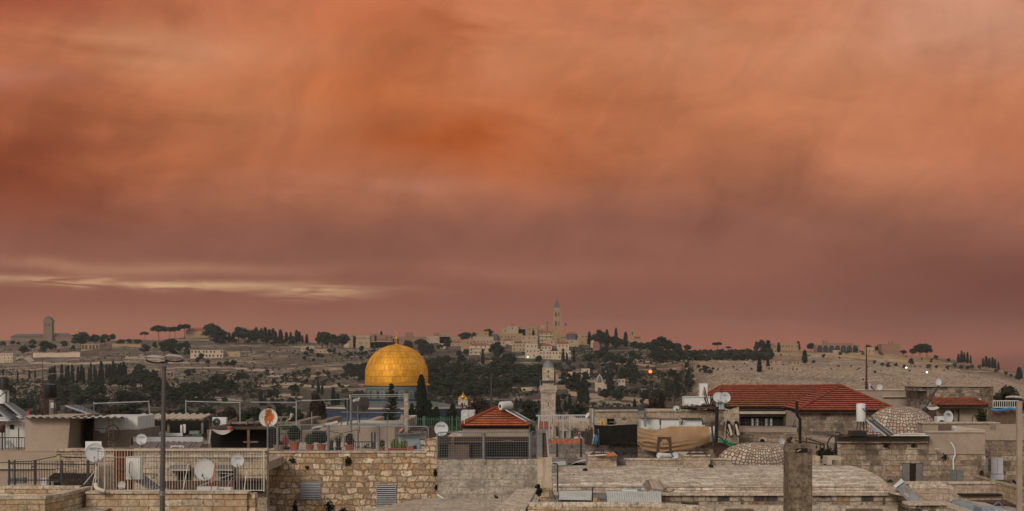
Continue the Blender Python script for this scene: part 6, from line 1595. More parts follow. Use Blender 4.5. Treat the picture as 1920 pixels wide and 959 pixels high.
# potted plants
def pot(cx, w0, w1, top, bot, label, kind, ph, mat='terracotta', D=60.75, lr=.05, n=260, lm='leaf_pot', sp=None):
    t = thing('potted_plant', label, 'potted plant', P(cx,bot,D))
    r0, r1, h = S(w0,D)/2, S(w1,D)/2, S(bot-top,D)
    MB().lathe(P(cx,bot,D), [(r0,0),(r1*.97,h*.86),(r1*1.08,h*.86),(r1*1.08,h),(r1*.9,h),(r1*.88,h*.9)], 20).build('pot', mat, t)
    m_ = MB(); c = P(cx,top,D); H = S(ph,D); sp = S(sp or w1*1.15,D)/2
    if kind == 'bush':
        m_.tube([c, c+Vector((0,0,H*.6))], .015, 5)
        for _ in range(n):
            a, q, v = ru(0,6.28), sqrt(rnd()), rnd()
            k_ = sin(pi*min(.97, .12+v*.86))**.6
            m_.leaf(c+Vector((cos(a)*q*sp*k_, sin(a)*q*sp*k_, H*(.12+.88*v))), lr)
    elif kind == 'spiky':
        for _ in range(int(n*.5)):
            a = ru(0,6.28); e = c+Vector((cos(a)*sp*ru(.3,1.1), sin(a)*sp*ru(.3,1), H*ru(.55,1.05))); mid = c.lerp(e,.55)+Vector((0,0,H*.12))
            m_.tube([c+Vector((cos(a)*r1*.5,sin(a)*r1*.5,0)), mid, e], [.008,.006,.002], 3, cap=False)
    elif kind == 'cactus':
        for i in range(n):
            x = (i/(n-1)-.5)*2*sp+ru(-.03,.03); q = H*ru(.55,1.); p = c+Vector((x, ru(-.05,.05), -.03))
            m_.tube([p, p+Vector((ru(-.03,.03),0,q*.5)), p+Vector((ru(-.05,.05),0,q*.93)), p+Vector((ru(-.05,.05),0,q))], [.03,.045,.04,.012], 7)
            if rnd() < .6: m_.tube([p+Vector((0,0,q*.4)), p+Vector((.08*random.choice((-1,1)),0,q*.5)), p+Vector((.09*random.choice((-1,1)),0,q*.75))], [.02,.03,.012], 6)
    m_.build('foliage', lm, t, recalc=False); return t
random.seed(7)
pot(552,15,19,828.5,846.5,'large terracotta pot with a tall round bush, on the rough wall terrace','bush',29,sp=24,n=700,lr=.055,lm='leaf_dark')
pot(581,11,15,834.5,847.5,'terracotta pot with a small dense shrub, second big pot','bush',20,sp=20,n=450)
pot(603,13,17.5,833.5,848,'terracotta pot with a wide shrub left of the first panel post','bush',23,sp=22,n=520,lm='leaf_dark')
pot(621.5,8,10,839.5,847.5,'little black pot with thin stems, the left one of two','spiky',20,'black_plastic',n=60,lm='leaf_olive')
pot(634.5,10,13,839,848,'black pot with fine arching leaves, the right one of two','spiky',26,'black_plastic',n=150,sp=20)
pot(655.5,13,18,834,849.5,'terracotta pot with a spiky upright plant in the middle of the terrace','bush',19,sp=17,n=420,lm='leaf_dark')
pot(716,9.5,12,838.5,849,'small terracotta pot right of the second panel post','bush',12,n=160,sp=12)
pot(523,16,21,834.5,844,'shallow pale bowl with low plants at the left end of the terrace','bush',7,'terracotta_pale',n=140,sp=18,lm='leaf_dark')
t = thing('cactus_planter', 'long terracotta planter full of upright cacti', 'planter', P(745,849.5,60.75))
MB().pb(727.5,763,842,849.6,60.6,.3).pb(727,763.5,841.4,842.8,60.57,.36).build('planter','terracotta',t)
m_ = MB(); random.seed(9)
for i in range(20):
    px = 734+i*1.55; top = 823+ru(0,7) if px < 747 or px > 752 else 832; p = P(px,841.5,60.75+ru(-.08,.08)); q = S(841.5-top,60.7)
    m_.tube([p,p+Vector((ru(-.02,.02),0,q*.5)),p+Vector((ru(-.04,.04),0,q*.92)),p+Vector((ru(-.04,.04),0,q))],[.022,.034,.03,.010],7)
m_.build('cacti','leaf_cactus',t)
t = thing('terracotta_block', 'small terracotta trough right of the cactus planter', 'planter', P(770,849.5,60.75)); MB().frus(764.5,775.5,765.5,774,837.5,849.5,60.6,.25).build('trough','terracotta',t); MB().pb(764,776,847.5,849.5,60.57,.31).build('base','terracotta',t)
t = thing('yucca', 'shaggy yucca with dead hanging leaves behind the first mesh panel', 'plant', P(535,846,61.6))
m_ = MB(); random.seed(8)
c = P(536,806,61.6)
for _ in range(130):
    a, e = ru(0,6.28), ru(-.2,1.2); d = Vector((cos(a)*cos(e),sin(a)*cos(e),sin(e))); m_.tube([c,c+d*.18+Vector((0,0,.03)),c+d*ru(.24,.34)],[.012,.009,.002],3,cap=False)
m_.build('foliage','leaf_pot',t,recalc=False)
m_ = MB().tube([P(535,846,61.6),c],[.07,.05],8)
for _ in range(90):
    a = ru(0,6.28); z = ru(0,.35); p = c-Vector((0,0,z)); m_.tube([p,p+Vector((cos(a)*.12,sin(a)*.12,-.15)),p+Vector((cos(a)*.13,sin(a)*.13,-.32))],[.01,.008,.003],3,cap=False)
m_.build('trunk','wood_grey',t,recalc=False)
single(MB().grid(lambda u,v: P(530+u*9,822+v*13,61.3)+Vector((0,.04*sin(u*9),0)),6,5,(0,.02,0)),'red_cloth','red_cloth','faded red cloth hanging below the yucca leaves','cloth')
tuft(538,842,61.2,6,'low leafy plants at the foot of the yucca','leaf_olive',90,name='low_plants')
# terrace behind the pots
slab('terrace_floor','plaster_pale','low pale terrace edge behind the potted plants','floor',(494,800,846,850,61.2,7))
t = thing('domed_room', 'beige rooftop room with a low whitewashed dome, behind the potted plants', 'house', (X(668,70),72,Z(850,70)))
MB().pb(585,740,801,850,70,6).build('wall','plaster_tan',t)
def domes(px, w_, y0, y1, D, mat, name='roof_dome', parent=None, dep=1.):
    r = S(w_,D); h = S(y0-y1,D); m_ = MB().lathe((X(px,D),D+r*dep,Z(y0,D)),[(r*cos(a),h*sin(a)) for a in [i*pi/2/9*.995 for i in range(10)]],40,sy=dep); m_.smooth = True; return m_.build(name,mat,parent)
domes(681,54,801.5,789,70.2,'plaster_pale',parent=t,dep=.6)
MB().hexa([P(584,804,69.6),P(632,790,71),P(634,793,71),P(588,804,69.6),P(584,803,70.5),P(632,789,72),P(634,792,72),P(588,803,70.5)]).build('awning_sheet','plaster_white',t)
MB().pb(567,634,806.8,808.6,67,.1).pb(567,568.5,808,848,67,.1).build('pipe_frame','grey_metal',t)
MB().pb(567,612,809,850,70,3).build('side_wall','plaster_grey_brown',t)
t = thing('clothes_rack', 'folding metal clothes rack on the terrace', 'clothes rack', P(640,846,64))
m_ = MB().tube([P(612,808,64),P(640,813,64),P(672,806,64)],.014)
for i in range(5): m_.tube([P(612,808,64.0+i*.14),P(640,813,64+i*.14)],.006,4); m_.tube([P(640,813,64+i*.14),P(672,806,64+i*.14)],.006,4)
m_.tube([P(640,813,64),P(634,820,64),P(636,846,64)],.014).tube([P(640,813,64),P(646,820,64),P(645,846,64)],.014).tube([P(672,806,64),P(672,846,64)],.012); m_.build('frame','dark_steel',t)
railpanel(662,700,62.6,829,848,'dark iron railing on the terrace between the pots',9,r=.018,mat='dark_steel',rr=.022,posts=(0,1))
single(MB().tube([P(697,846,63),P(697,811,63),P(703,811,63),P(703,846,63)],.035,6),'gate_frame','dark_steel','tall narrow iron frame behind the iron railing','frame')
for a,b,c_,d,l,mt in [(668,674,836,847,'dark jar on the terrace behind the iron railing','void_dark'),(673.5,679,831,847,'grey gas bottle behind the iron railing','shutter_pale')]:
    t = thing('gas_bottle' if 'gas' in l else 'jar', l, 'bottle' if 'gas' in l else 'jar', P((a+b)/2,d,63.4)); r = S(b-a,63)/2; h = S(d-c_,63)
    MB().lathe(P((a+b)/2,d,63.6),[(r*.9,0),(r,.04),(r,h*.7),(r*.6,h*.88),(r*.3,h)],14).build('body',mt,t)
tuft(688,842,63.3,8,'dark heap of netting behind the iron railing','leaf_dark',120,name='net_heap')
tuft(555,799,90,6,'pale bundle lying on a roof behind the tall round bush','shutter_pale',40,name='bundle')
single(MB().tube([P(548,776,75),P(543,787,75),P(536,790,75)],[.10,.05,.02],6),'folded_parasol','plaster_pale','small folded parasol shape behind the rusty dish','parasol')
slab('roof_ledge','wood_grey','low ledge roof behind the rusty dish','roof',(519,540,782,783.6,66,.6),(526,528,783,810,66,.1),(538,540,783,800,66,.1))
# distant flat roofs behind the terrace
for a in [(560,610,797,806,'plaster_grey_brown','low grey roof between the goalpost pipe and the domed room',90),(690,760,797,812,'plaster_tan','low tan roof between the domed room and the thick post',92),(478,560,800,812,'plaster_grey_brown','low roof line behind the rusty dish',84)]:
    fb(a[0],a[1],a[2],a[3],a[5],a[4],None,0,0,D=a[6],depth=8)
# rusty dish and dark dish
plainrust = None
def rustdish():
    m_, t = newmat('rusted_dish', .6); x, y, z = t.xyz(t.o)
    v = t.comb(t.m('MULTIPLY', x, 2.), y, t.m('MULTIPLY', t.m('SUBTRACT', z, 1.28), .9))
    n = t.noise(v, 4.2, 5, .65); d = t.m('ADD', t.m('ABSOLUTE', t.m('MULTIPLY', x, 1.9)), t.m('ABSOLUTE', t.m('MULTIPLY', t.m('SUBTRACT', z, 1.28), .85)))
    f = t.sstep(t.m('SUBTRACT', t.m('MULTIPLY', n, 1.1), d), .08, .2)
    t.put(t.b.inputs['Base Color'], t.mix(f, (.55,.56,.53), t.ramp(n, [(.4,(.20,.05,.012)),(.6,(.46,.13,.02))])))
rustdish()
dish(503,783.5,61.4,17.6,'white dish covered by a big orange rust stain, at the left end of the terrace',yaw=10,tilt=6,mat='rusted_dish',mast=846,squash=.98,mastmat='cream_paint')
plain('dish_brown', (.045,.036,.032), .7, var=.3)
t = dish(671.5,757,66,22.3,'very large dark brown mesh dish in front of the blue octagon',yaw=-12,tilt=2,mat='dish_brown',mast=812,arm=False,mastmat='dark_steel',squash=.98)
MB().tube([P(664,752,65.6),P(668,750,65.3)],.06,8).tube([P(671.5,752,65.4),P(673,747,65.3)],.04,8).build('receiver','white_enamel',t)
MB().tube([P(668,751,65.5),P(671,768,65.8)],.015).tube([P(672,750,65.5),P(671,768,65.8)],.015).build('feed_arm','grey_metal',t)
dish(657,757,68,15,'second dark dish half hidden behind the very large one',yaw=40,tilt=2,mat='dish_brown',mast=800,arm=False,squash=.9,mastmat='dark_steel')
t = thing('steel_gantry', 'tall open steel frame standing in front of the big dark dish', 'frame', P(710,812,67))
MB().tube([P(658,848,65),P(658,741,65)],.05,8).build('left_post','grey_metal',t) .name = 'post'
MB().pb(757.3,765.3,738,812,65,.25).build('post','concrete_grey',t)
MB().tube([P(658,741,65),P(760,740.5,65)],.022).tube([P(657,744.8,65),P(760,743.6,65)],.016).tube([P(655,795.5,65.4),P(757,794.6,65.4)],.05).tube([P(655,798.5,65.2),P(757,798,65.2)],.02).tube([P(640,773,65.4),P(755,774,65.4)],.012).build('crossbar','galvanised',t)
MB().pb(655,656.8,741,747,64.9,.06).build('plate','cream_paint',t)
MB().tube([P(670.7,848,62),P(670.7,762,62)],.016,5).tube([P(640,800,62),P(640,790,62)],.03).tube([P(726,846,63),P(726,780,63)],.016,5).tube([P(651,800,66),P(651,745,66)],.02,5).build('stay','grey_metal',t)
single(MB().tube([P(555.5,802,64),P(555.5,752,64),P(555.5,755,64),P(470,754.5,64)],.022,6).tube([P(549,763.5,64),P(555,763.5,64)],.02), 'pipe_goalpost', 'galvanised', 'galvanised pipe post with a long horizontal pipe, behind the rusty dish', 'pipe frame')
single(MB().tube([P(555.5,752.5,64),P(655,748.5,64)],.014,5), 'stretched_pipe', 'galvanised', 'thin pipe running from the goalpost to the steel frame', 'pipe')
single(MB().tube([P(584.5,800,66),P(584.5,773,66)],.02,5), 'thin_post', 'galvanised', 'short thin post in front of the thick dark cypress', 'post')
# small roof pieces by the thick post
fb(757,773,789,812,'little white gabled rooftop hut beside the thick concrete post','plaster_white',None,1,1,D=100,depth=3)
single(MB().prism([(X(a,80),Z(b,80)) for a,b in [(745,801),(746,789),(750,786),(752,777),(756,779),(757,801)]],80,80.4),'broken_wall','plaster_tan','broken tan wall stump left of the thick concrete post','wall')
# blue shed with doghouse
t = thing('tin_shed', 'blue grey tin shed with scrap on its roof, right of the cactus planter', 'shed', P(772,850,65))
MB().pb(747,787,813.5,850,65,2.5).build('wall','blue_tin',t)
MB().pb(787.2,798.5,813.5,823,65.02,2.4).pb(787.2,799,825,834,65.04,2.4).build('side_sheet','shutter_pale',t)
MB().hexa([P(744,816,64.6),P(800,812.5,64.6),P(800,810,67.6),P(744,812,67.6),P(744,814,64.6),P(800,810.5,64.6),P(800,808,67.6),P(744,810,67.6)]).build('roof','tin_grey',t)
t = thing('roof_scrap','pile of planks, stones and rags on the blue shed roof','scrap',P(775,811,65.5))
m_ = MB(); random.seed(12)
for i in range(26):
    a = ru(752,798); y = ru(803,810.5); p = P(a,y,65+ru(0,2)); m_.bar(p,p+Vector((ru(.1,.6),ru(-.2,.2),ru(-.06,.06))),ru(.04,.1),.04)
m_.build('planks','wood_dark',t)
for i in range(9):
    a = ru(755,798); MB().pb(a,a+ru(2,5),809.5,811.8,65.2,.15).build('stone','plaster_pale',t)
MB().grid(lambda u,v: P(750+u*11-v*2,802.5+v*8+u*2,65.+.1*sin(u*7+v*4)),8,6,(0,.03,-.02)).build('pink_rag','pink_cloth',t)
t = thing('kennel','small grey arched kennel with a dark opening beside the blue shed','kennel',P(779,849.5,62.6))
r = S(8.3,62.5); cx = X(779,62.5); z0 = Z(849.5,62.5); z1 = Z(837,62.5)
MB().prism([(cx-r,z0),(cx+r,z0),(cx+r,z1)]+[(cx+r*cos(a),z1+r*.75*sin(a)) for a in (.4,.8,1.2,1.57,1.9,2.3,2.7)]+[(cx-r,z1)],62.5,63.3).build('shell','blue_tin',t)
MB().pb(775,781,835.5,848,62.46,.05).build('opening','void_dark',t)
MB().tube([P(789,848,61.8),P(793,840,61.8),P(796,848,61.8)],.025).tube([P(790,843,61.8),P(795,846,61.8)],.02).build('white_scrap','white_enamel',t)
# grey dish with letters
t = dish(827.5,804.5,59.9,13.3,'tilted grey dish with blue lettering above the joint of the two walls',yaw=-10,tilt=4,mast=828,words=('NATREL',.09,'blue_ink',-.05))
single(MB().hexa([P(800,800,61.5),P(815,798,61.5),P(815,824,61.5),P(800,828,61.5),P(800,800,61.7),P(815,798,61.7),P(815,824,61.7),P(800,828,61.7)]),'slatted_board','wood_dark','dark slatted board behind the lettered grey dish','board')
single(MB().hexa([P(850,812,62),P(868,809,62),P(868,822,62),P(838,822,62),P(850,810,66),P(868,808,66),P(868,820,66),P(838,820,66)]),'stone_coping','stone_ledge','pale broken stone coping just right of the lettered grey dish','wall')
# green pickets
D = 96; t = thing('green_fence','tall green picket fence in front of the dark cypresses','fence',P(815,812,D))
m_ = MB()
for i in range(26): m_.tube([P(767+i*4.2,812,D),P(767+i*4.2,782.5+ru(-1,1),D)],.022,4)
m_.build('pickets','green_paint',t); MB().tube([P(766,786,D),P(872,787,D)],.02).tube([P(766,808,D),P(872,808,D)],.02).build('rails','green_paint',t)
for px in (796.5,794,826,856.5,848): MB().tube([P(px,812,D-.1),P(px,781,D-.1)],.05,6).build('post','green_paint',t)
slab('dark_hedge_wall','leaf_dark','dark low wall behind the green picket fence','wall',(766,872,800,815,98,1))
# orange roofed pavilion
def hiproof(t, corners, apex, n, mat, D0=None, rowh=.05, per=.30, amp=.02, skip=()):
    """rows of clay tiles on each slope: corners = eave points in order, apex = (ridge a, ridge b)"""
    A, B = apex
    sl = [(corners[0],corners[1],A,B),(corners[1],corners[2],B,B),(corners[2],corners[3],B,A),(corners[3],corners[0],A,A)]
    for si, (e0,e1,r0,r1) in enumerate(sl):
        if si in skip: continue
        nn = (e1-e0).cross((r0+r1)/2-(e0+e1)/2).normalized()
        if nn.z < 0: nn = -nn
        m_ = MB(); L = (e1-e0).length
        for k_ in range(n):
            v0, v1 = k_/n, (k_+1)/n
            a0, a1 = e0.lerp(r0,v0), e1.lerp(r1,v0); b0, b1 = e0.lerp(r0,v1), e1.lerp(r1,v1)
            nu = max(4, int((a1-a0).length/per*5))
            m_.cur = 0
            b = len(m_.v)
            for j in range(nu+1):
                u = j/nu; pa = a0.lerp(a1,u); pb_ = b0.lerp(b1,u); w0 = abs(sin((pa-e0).dot((e1-e0).normalized())/per*pi)); w1 = abs(sin((pb_-e0).dot((e1-e0).normalized())/per*pi))
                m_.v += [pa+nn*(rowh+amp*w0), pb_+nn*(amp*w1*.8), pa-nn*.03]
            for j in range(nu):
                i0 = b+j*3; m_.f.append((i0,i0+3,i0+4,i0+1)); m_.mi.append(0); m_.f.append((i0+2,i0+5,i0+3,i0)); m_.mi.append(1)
        m_.build('roof_slope',[mat,'tile_butt_shade'],t,recalc=False)
    rd = MB()
    for p, q in [(corners[0],A),(corners[1],B),(corners[2],B),(corners[3],A)]+([(A,B)] if (A-B).length > .1 else []):
        p = Vector(p); q = Vector(q); k_ = int((q-p).length/.4)+1
        for j in range(k_): rd.tube([p.lerp(q,j/k_)+Vector((0,0,.06)),p.lerp(q,(j+.97)/k_)+Vector((0,0,.06))],[.09,.075],7)
    rd.build('ridge_tiles','tile_ridge',t)
D = 90.; t = thing('orange_pavilion','square pavilion with a bright orange pyramid roof of clay tiles','pavilion',(X(930,D),D+2,Z(830,D)))
ze = Z(799.5,D); ap = Vector((X(930,D),D+2.3,Z(767.5,D)))
cs = [Vector((X(865,D),D,ze)),Vector((X(994,D),D,ze)),Vector((X(994,D)+.1,D+4.6,ze)),Vector((X(865,D)-.1,D+4.6,ze))]
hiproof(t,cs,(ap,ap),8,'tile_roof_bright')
MB().pb(867,992,799.8,803,D+.15,4.3).build('eave','tile_butt_shade',t); MB().pb(868,991,803,835,D+.3,4).build('wall','plaster_tan',t)
t = thing('solar_water_heater','round white boiler lying on the orange pavilion apex','solar heater',P(938,770,D+2))
m_ = MB(); c = P(938.5,761.5,D+1.2); r = S(8.3,D); m_.tube([c,c+Vector((.1,.06,0)),c+Vector((.5,1.2,0))],[r*.96,r,r],24); m_.smooth = True; m_.build('boiler','white_enamel',t)
MB().tube([c+Vector((.0,-.04,-.02)),c+Vector((0,.02,-.02))],r*.36,14).build('cap','void_dark',t)
o = MB().hexa([P(948,770,D+1),P(956,769,D+2.4),P(996,791,D+1.8),P(988,792,D+.4),P(948,768.6,D+1),P(956,767.6,D+2.4),P(996,789.6,D+1.8),P(988,790.6,D+.4)]).build('collector','collector',t)
MB().bar(P(948,769,D+.98),P(988,791,D+.38),.05).bar(P(956,767.6,D+2.4),P(996,789.8,D+1.8),.06).build('collector_frame','galvanised',o)
slab('green_side_wall','green_paint','dull green wall edge at the right side of the orange pavilion','wall',(995,1004,792,818,93,2))
dish(870.5,776,88,4.4,'tiny white dish on a white post left of the orange pavilion',tilt=4,mast=795,arm=False,mastmat='white_enamel')
fb(868,886,779,790,'tiny white canopy roof left of the orange pavilion','plaster_white',None,0,0,D=95,depth=3)
single(MB().tube([P(867,790,100),P(867,756,100)],.05,6),'dark_post','dark_steel','dark post in front of the golden onion domes','post')
single(MB().tube([P(872,795,300),P(872,790,300)],.1),'stump','bark','post stump beyond the green fence','post') if 0 else None
single(MB().tube([P(921.5,790,200),P(921.5,700,200)],.14,6),'utility_pole','dark_steel','tall thin dark pole above the orange pavilion roof','pole')
single(MB().tube([P(878,752,150),P(905,751,150),P(938,752,150)],.03,4),'overhead_wire','dark_steel','thin wire running behind the orange pavilion apex','wire')
D = 93.; 
# fence, bare tree and small houses around the minaret foot
t = thing('grey_fence','pale grey picket railing in front of the minaret foot','fence',P(1060,810,105)); D = 105; m_ = MB()
for i in range(26): m_.tube([P(1012+i*3.7,806 if i%5 == 2 else 791,D),P(1012+i*3.7,780,D)],.035 if i%3 == 0 else .022,4)
m_.build('pickets','shutter_pale',t); MB().tube([P(1005,780,D),P(1107,779,D)],.05).tube([P(1040,790.5,D),P(1107,790,D)],.025).build('rails','shutter_pale',t)
for px in (1030,1056,1069,1010): MB().tube([P(px,830,D),P(px,779,D)],.05).build('post','shutter_pale',t)
for i,(a,b,c_,d,l,mt,rf,DD) in enumerate([(1008,1034,804,835,'low house with a faded pointed red roof at the minaret foot','plaster_tan','hip',120),(1040,1075,792,832,'crumbling pale house behind the bare branches, left part','far_stone',None,132),(1072,1110,790,832,'crumbling pale house behind the bare branches, right part','far_stone_pale',None,128),(1052,1100,800,835,'low tan house behind the bare branches','plaster_tan',None,118)]):
    fb(a,b,c_,d,l,mt,rf,1 if i else 0,4,D=DD,depth=5,roofh=.5 if rf else None,win=(.7,.9))
single(MB().pb(1071,1077,768,782,150,1),'roof_chimney','void_dark','black topped chimney behind the grey picket railing','chimney')
o = mk_bare(5,9,depth=6,r0=.13); o.location = P(1066,836,100); s = S(50,100)/4.4; o.scale = (s*1.25,s,s); tag(o,'leafless tangled tree behind the orange roof strip',None,None); o['category'] = 'tree'
o = mk_bare(5,10,depth=6,r0=.10); o.location = P(1090,836,101); o.scale = (s*1.0,s,s*.9); tag(o,'second leafless tree, close to the terrace with the black shade cloth',None,None); o['category'] = 'tree'
t = thing('tiled_lean_to','thin strip of orange tiled roof above the grey block wall','roof',P(1070,832,92))
corr(1028,1108,90,831.8,91.6,825.,period=.3,amp=.03).build('tiles','tile_roof_bright',t); MB().pb(1028,1108,822.5,824.5,91.7,.2).build('gutter','grey_metal',t)
slab('rooftop_bottles','white_enamel','row of small white jugs behind the orange roof strip','jug',(1077,1084,820,823.5,94,.4),(1089,1092.5,821,824,94,.3),(1053,1062,822.5,824,94,.3))
t = thing('block_wall','dull grey concrete block wall with drain holes, below the orange roof strip','wall',(X(1110,80),80,Z(880,80)))
MB().pb(*gpb(1026,1196,833,80,.4)).build('masonry','stone_grey_block',t); MB().pb(1103,1196,831.5,833.4,79.9,.6).build('coping','plaster_grey_brown',t)
m_ = MB()
for px,py in ((1073,838),(1143,839),(1170,839),(1170,851),(1156,851)): m_.pb(px-1.2,px+1.2,py-1.2,py+1.2,79.97,.05)
m_.build('drain_holes','void_dark',t)
MB().pb(1030,1046,858,860,76,3).pb(1084,1104,859,861,76,3).build('ledge','plaster_tan',t)
for px,a in ((1044.5,832),(1089.5,822)): single(MB().tube([P(px,858,72),P(px,a,72)],.05,6),'thin_post','dark_steel','dark post in front of the block wall, %s' % ('nearest the mesh fence' if px < 1060 else 'nearest the left skylight'),'post')
t = thing('covered_car','grey car under a sheet, low behind the left end of the big vault','car',P(1092,873,74)); 
m_ = MB(); m_.smooth = True
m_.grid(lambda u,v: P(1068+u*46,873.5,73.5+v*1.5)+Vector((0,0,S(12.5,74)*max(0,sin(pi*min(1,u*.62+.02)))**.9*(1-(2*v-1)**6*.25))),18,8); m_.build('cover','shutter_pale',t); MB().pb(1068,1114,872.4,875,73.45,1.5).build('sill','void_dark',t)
MB().pb(1080,1082,867,870.5,73.6,.06).build('mirror','void_dark',t)
single(MB().hexa([P(1034,868,70),P(1060,866,70),P(1062,872,70),P(1034,874,70),P(1034,864,73),P(1060,862,73),P(1062,868,73),P(1034,870,73)]),'metal_sheet','shutter_pale','crumpled grey sheet lying beside the covered car','sheet metal')
slab('grey_boards','grey_metal','dark grey boards behind the pale pier','board',(1034,1062,862,866,71,.3))
# ================================================================== the terrace with the shade cloth and tarp
D = 84.
t = thing('terrace_house', 'pale ashlar house wall behind the black shade cloth and tan tarp', 'house', (X(1240,D),D+2,0))
MB().pb(*gpb(1113,1384,771,D,5)).build('wall','stone_smooth',t)
MB().pb(1112,1358,769.5,772,D-.1,.5).pb(1210,1358,768.3,770,D-.12,.3).build('coping','stone_ledge',t)
MB().hexa([P(1358,1500,D-2),P(1385.5,1500,D-3.2),P(1385.5,1500,D-.1),P(1358,1500,D-.1),P(1358,771,D-2),P(1385.5,763,D-3.2),P(1385.5,763,D-.1),P(1358,771,D-.1)]).build('side_wing','stone_smooth',t)
for px in (1367,1380): 
    pts = [(X(px-2.3,81),Z(814,81)),(X(px+2.3,81),Z(814,81)),(X(px+2.3,81),Z(794,81)),(X(px+1.4,81),Z(790.5,81)),(X(px,81),Z(789,81)),(X(px-1.4,81),Z(790.5,81)),(X(px-2.3,81),Z(794,81))]
    w_ = MB().prism(pts,80.55 if px > 1375 else 80.9,81.6).build('arched_window','void_dark',t)
    MB().hexa([P(px-2,796,80.4),P(px+1.5,796,80.4),P(px+7,815,80.2),P(px+2.5,818,80.2),P(px-2,796,80.45),P(px+1.5,796,80.45),P(px+7,815,80.25),P(px+2.5,818,80.25)]).build('shutter','plaster_pale',w_)
t = thing('steel_pergola', 'empty dark steel pergola frame above the black shade cloth', 'frame', P(1165,835,81))
MB().bar(P(1113,765.5,80),P(1210,765,80),.09).bar(P(1113,767.5,83),P(1206,767,83),.06).bar(P(1196,767.5,80),P(1208,767.5,80),.16).build('beam','dark_steel',t)
MB().bar(P(1113.5,800,80),P(1113.5,766,80),.07).bar(P(1210,800,80),P(1210,766,80),.10).build('post','grey_metal',t)
MB().pb(1109.5,1113,768,800,82.5,.2).build('white_post','plaster_pale',t)
single(MB().pb(1195.5,1207.5,770.5,777.5,79.6,.35), 'box_light', 'shutter_grey', 'dark floodlight box hanging from the pergola frame', 'floodlight')
MBt = MB().pb(1113,1345,836,850,80.6,3.1); single(MBt,'terrace_deck','plaster_grey_brown','raised deck carrying the terrace of the black shade cloth','floor')
m_ = MB().grid(lambda u,v: P(1114+u*81, 797+v*36.5+1.2*sin(u*5), 78.6)+Vector((0,.03*noise.noise(Vector((u*9,v*3,2)))+.02*v,0)), 60, 8, (0,.02,0)); single(m_,'shade_cloth','black_shade','black shade cloth stretched along the terrace railing','cloth')
def tarp():
    def fn(u,v):
        px = 1195+u*135.; top = 800.5+5.5*sin(min(1,u/.45)*pi)*(u < .45)+(u > .45)*-.5
        lo = lerp1([(0,833),(.06,841),(.2,846),(.35,848.5),(.5,847),(.65,845.5),(.8,841),(.93,834),(1,829)],u)
        f_ = noise.noise(Vector((u*3.1,v*1.7,4)))*1.6; w = abs(sin(v*11-abs(u-.5)*5*(1-v)+f_*2))**3*.09*max(0,1-1.3*u)*(.35+v) + .16*sin(pi*v) + abs(sin(v*17+2*u+f_))**4*.05*(v > .55)*(1-u)
        q = .07*noise.noise(Vector((u*5,v*2.5,1)))
        return P(px, top+(lo-top)*v, 78.3)+Vector((0,-w-q,0))
    m_ = MB().grid(fn,70,46,(0,.02,0)); m_.smooth = True; single(m_,'tan_tarp','tan_tarp','wide tan tarp sagging in folds along the terrace railing','tarp')
tarp()
t = thing('stone_base','stone wall under the tan tarp, between the two skylights','wall',P(1260,880,79)) if 0 else None
slab('terrace_base_wall','stone_weathered','weathered stone wall showing below the tan tarp','wall',gpb(1196,1345,829,79,.15))
for i,(a,b,l) in enumerate([(1202,1236,'white roller cabinet behind the balustrade, nearest the pergola post'),(1240,1273.5,'white roller cabinet in the middle behind the balustrade'),(1281,1316,'white roller cabinet under a dark hood, behind the balustrade')]):
    t = thing('white_cabinet', l, 'cabinet', P((a+b)/2,802,81)); MB().pb(a,b,786.5-(i==0)*1.5,806,80.6,1.).build('body','white_enamel',t)
    MB().pb(a-1,b+1,785.6-(i==0)*1.5,786.8-(i==0)*1.5,80.5,1.2).build('top','dark_steel' if i == 2 else 'wood_grey',t)
    if i == 2: MB().bar(P(1281,787,80.4),P(1276,801,80.4),.05).bar(P(1316,787,80.4),P(1320,802,80.4),.05).bar(P(1283,785.4,80.4),P(1314,785.4,80.4),.05).build('hood_frame','dark_steel',t)
t = thing('balustrade','low white balustrade in front of the white cabinets','balustrade',P(1260,803,80))
m_ = MB()
for i in range(40): m_.pb(1204+i*2.95,1205.4+i*2.95,798.5,803.5,80,.05)
m_.build('balusters','white_enamel',t); MB().pb(1203,1322,797.4,798.6,79.98,.09).build('rail','white_enamel',t)
for i,(a,b,c_,d,l,mt,nm,ct) in enumerate([(1139,1152,786,797,'dark bin with a lid on the terrace behind the shade cloth','void_dark','bin','bin'),(1143,1156,791.5,797,'grey crate beside the dark bin','shutter_grey','crate','crate'),(1167,1174.5,784.5,788,'small grey box fixed on the pale terrace wall','shutter_grey','wall_box','box'),(1300.5,1340,842.5,846,'grey ledge on the roof behind the right skylight','plaster_grey_brown','roof_ledge','ledge')]):
    t = thing(nm,l,ct,P((a+b)/2,d,80.5)); MB().frus(a+.8,b-.8,a,b,c_+1.2,d,80.2,.6).build('body',mt,t); MB().pb(a-.4,b+.4,c_,c_+1.3,80.1,.75).build('lid',mt,t)
t = thing('toy_car','red and yellow plastic toy car on the terrace behind the shade cloth','toy',P(1130,797,80))
m_ = MB().pb(1126,1133.5,792.5,797.4,79.9,.4); m_.build('body','red_paint',t); MB().tube([P(1126,793,79.9),P(1127,789.5,79.9),P(1132,789.5,79.9),P(1133,793,79.9)],.03).pb(1125.5,1128,793,797,79.85,.1).pb(1131.5,1134,793,797,79.85,.1).build('roof_frame','yellow_paint',t)
t = thing('flag_cloth','light blue and white striped cloth hanging at the left end of the shade cloth','cloth',P(1115,834,77.8))
MB().grid(lambda u,v: P(1114-v*4+u*9,815+v*19+u*(2-v*3),77.9)+Vector((0,.07*sin(u*9),0)),8,6,(0,.02,0)).build('blue_part','light_blue_cloth',t)
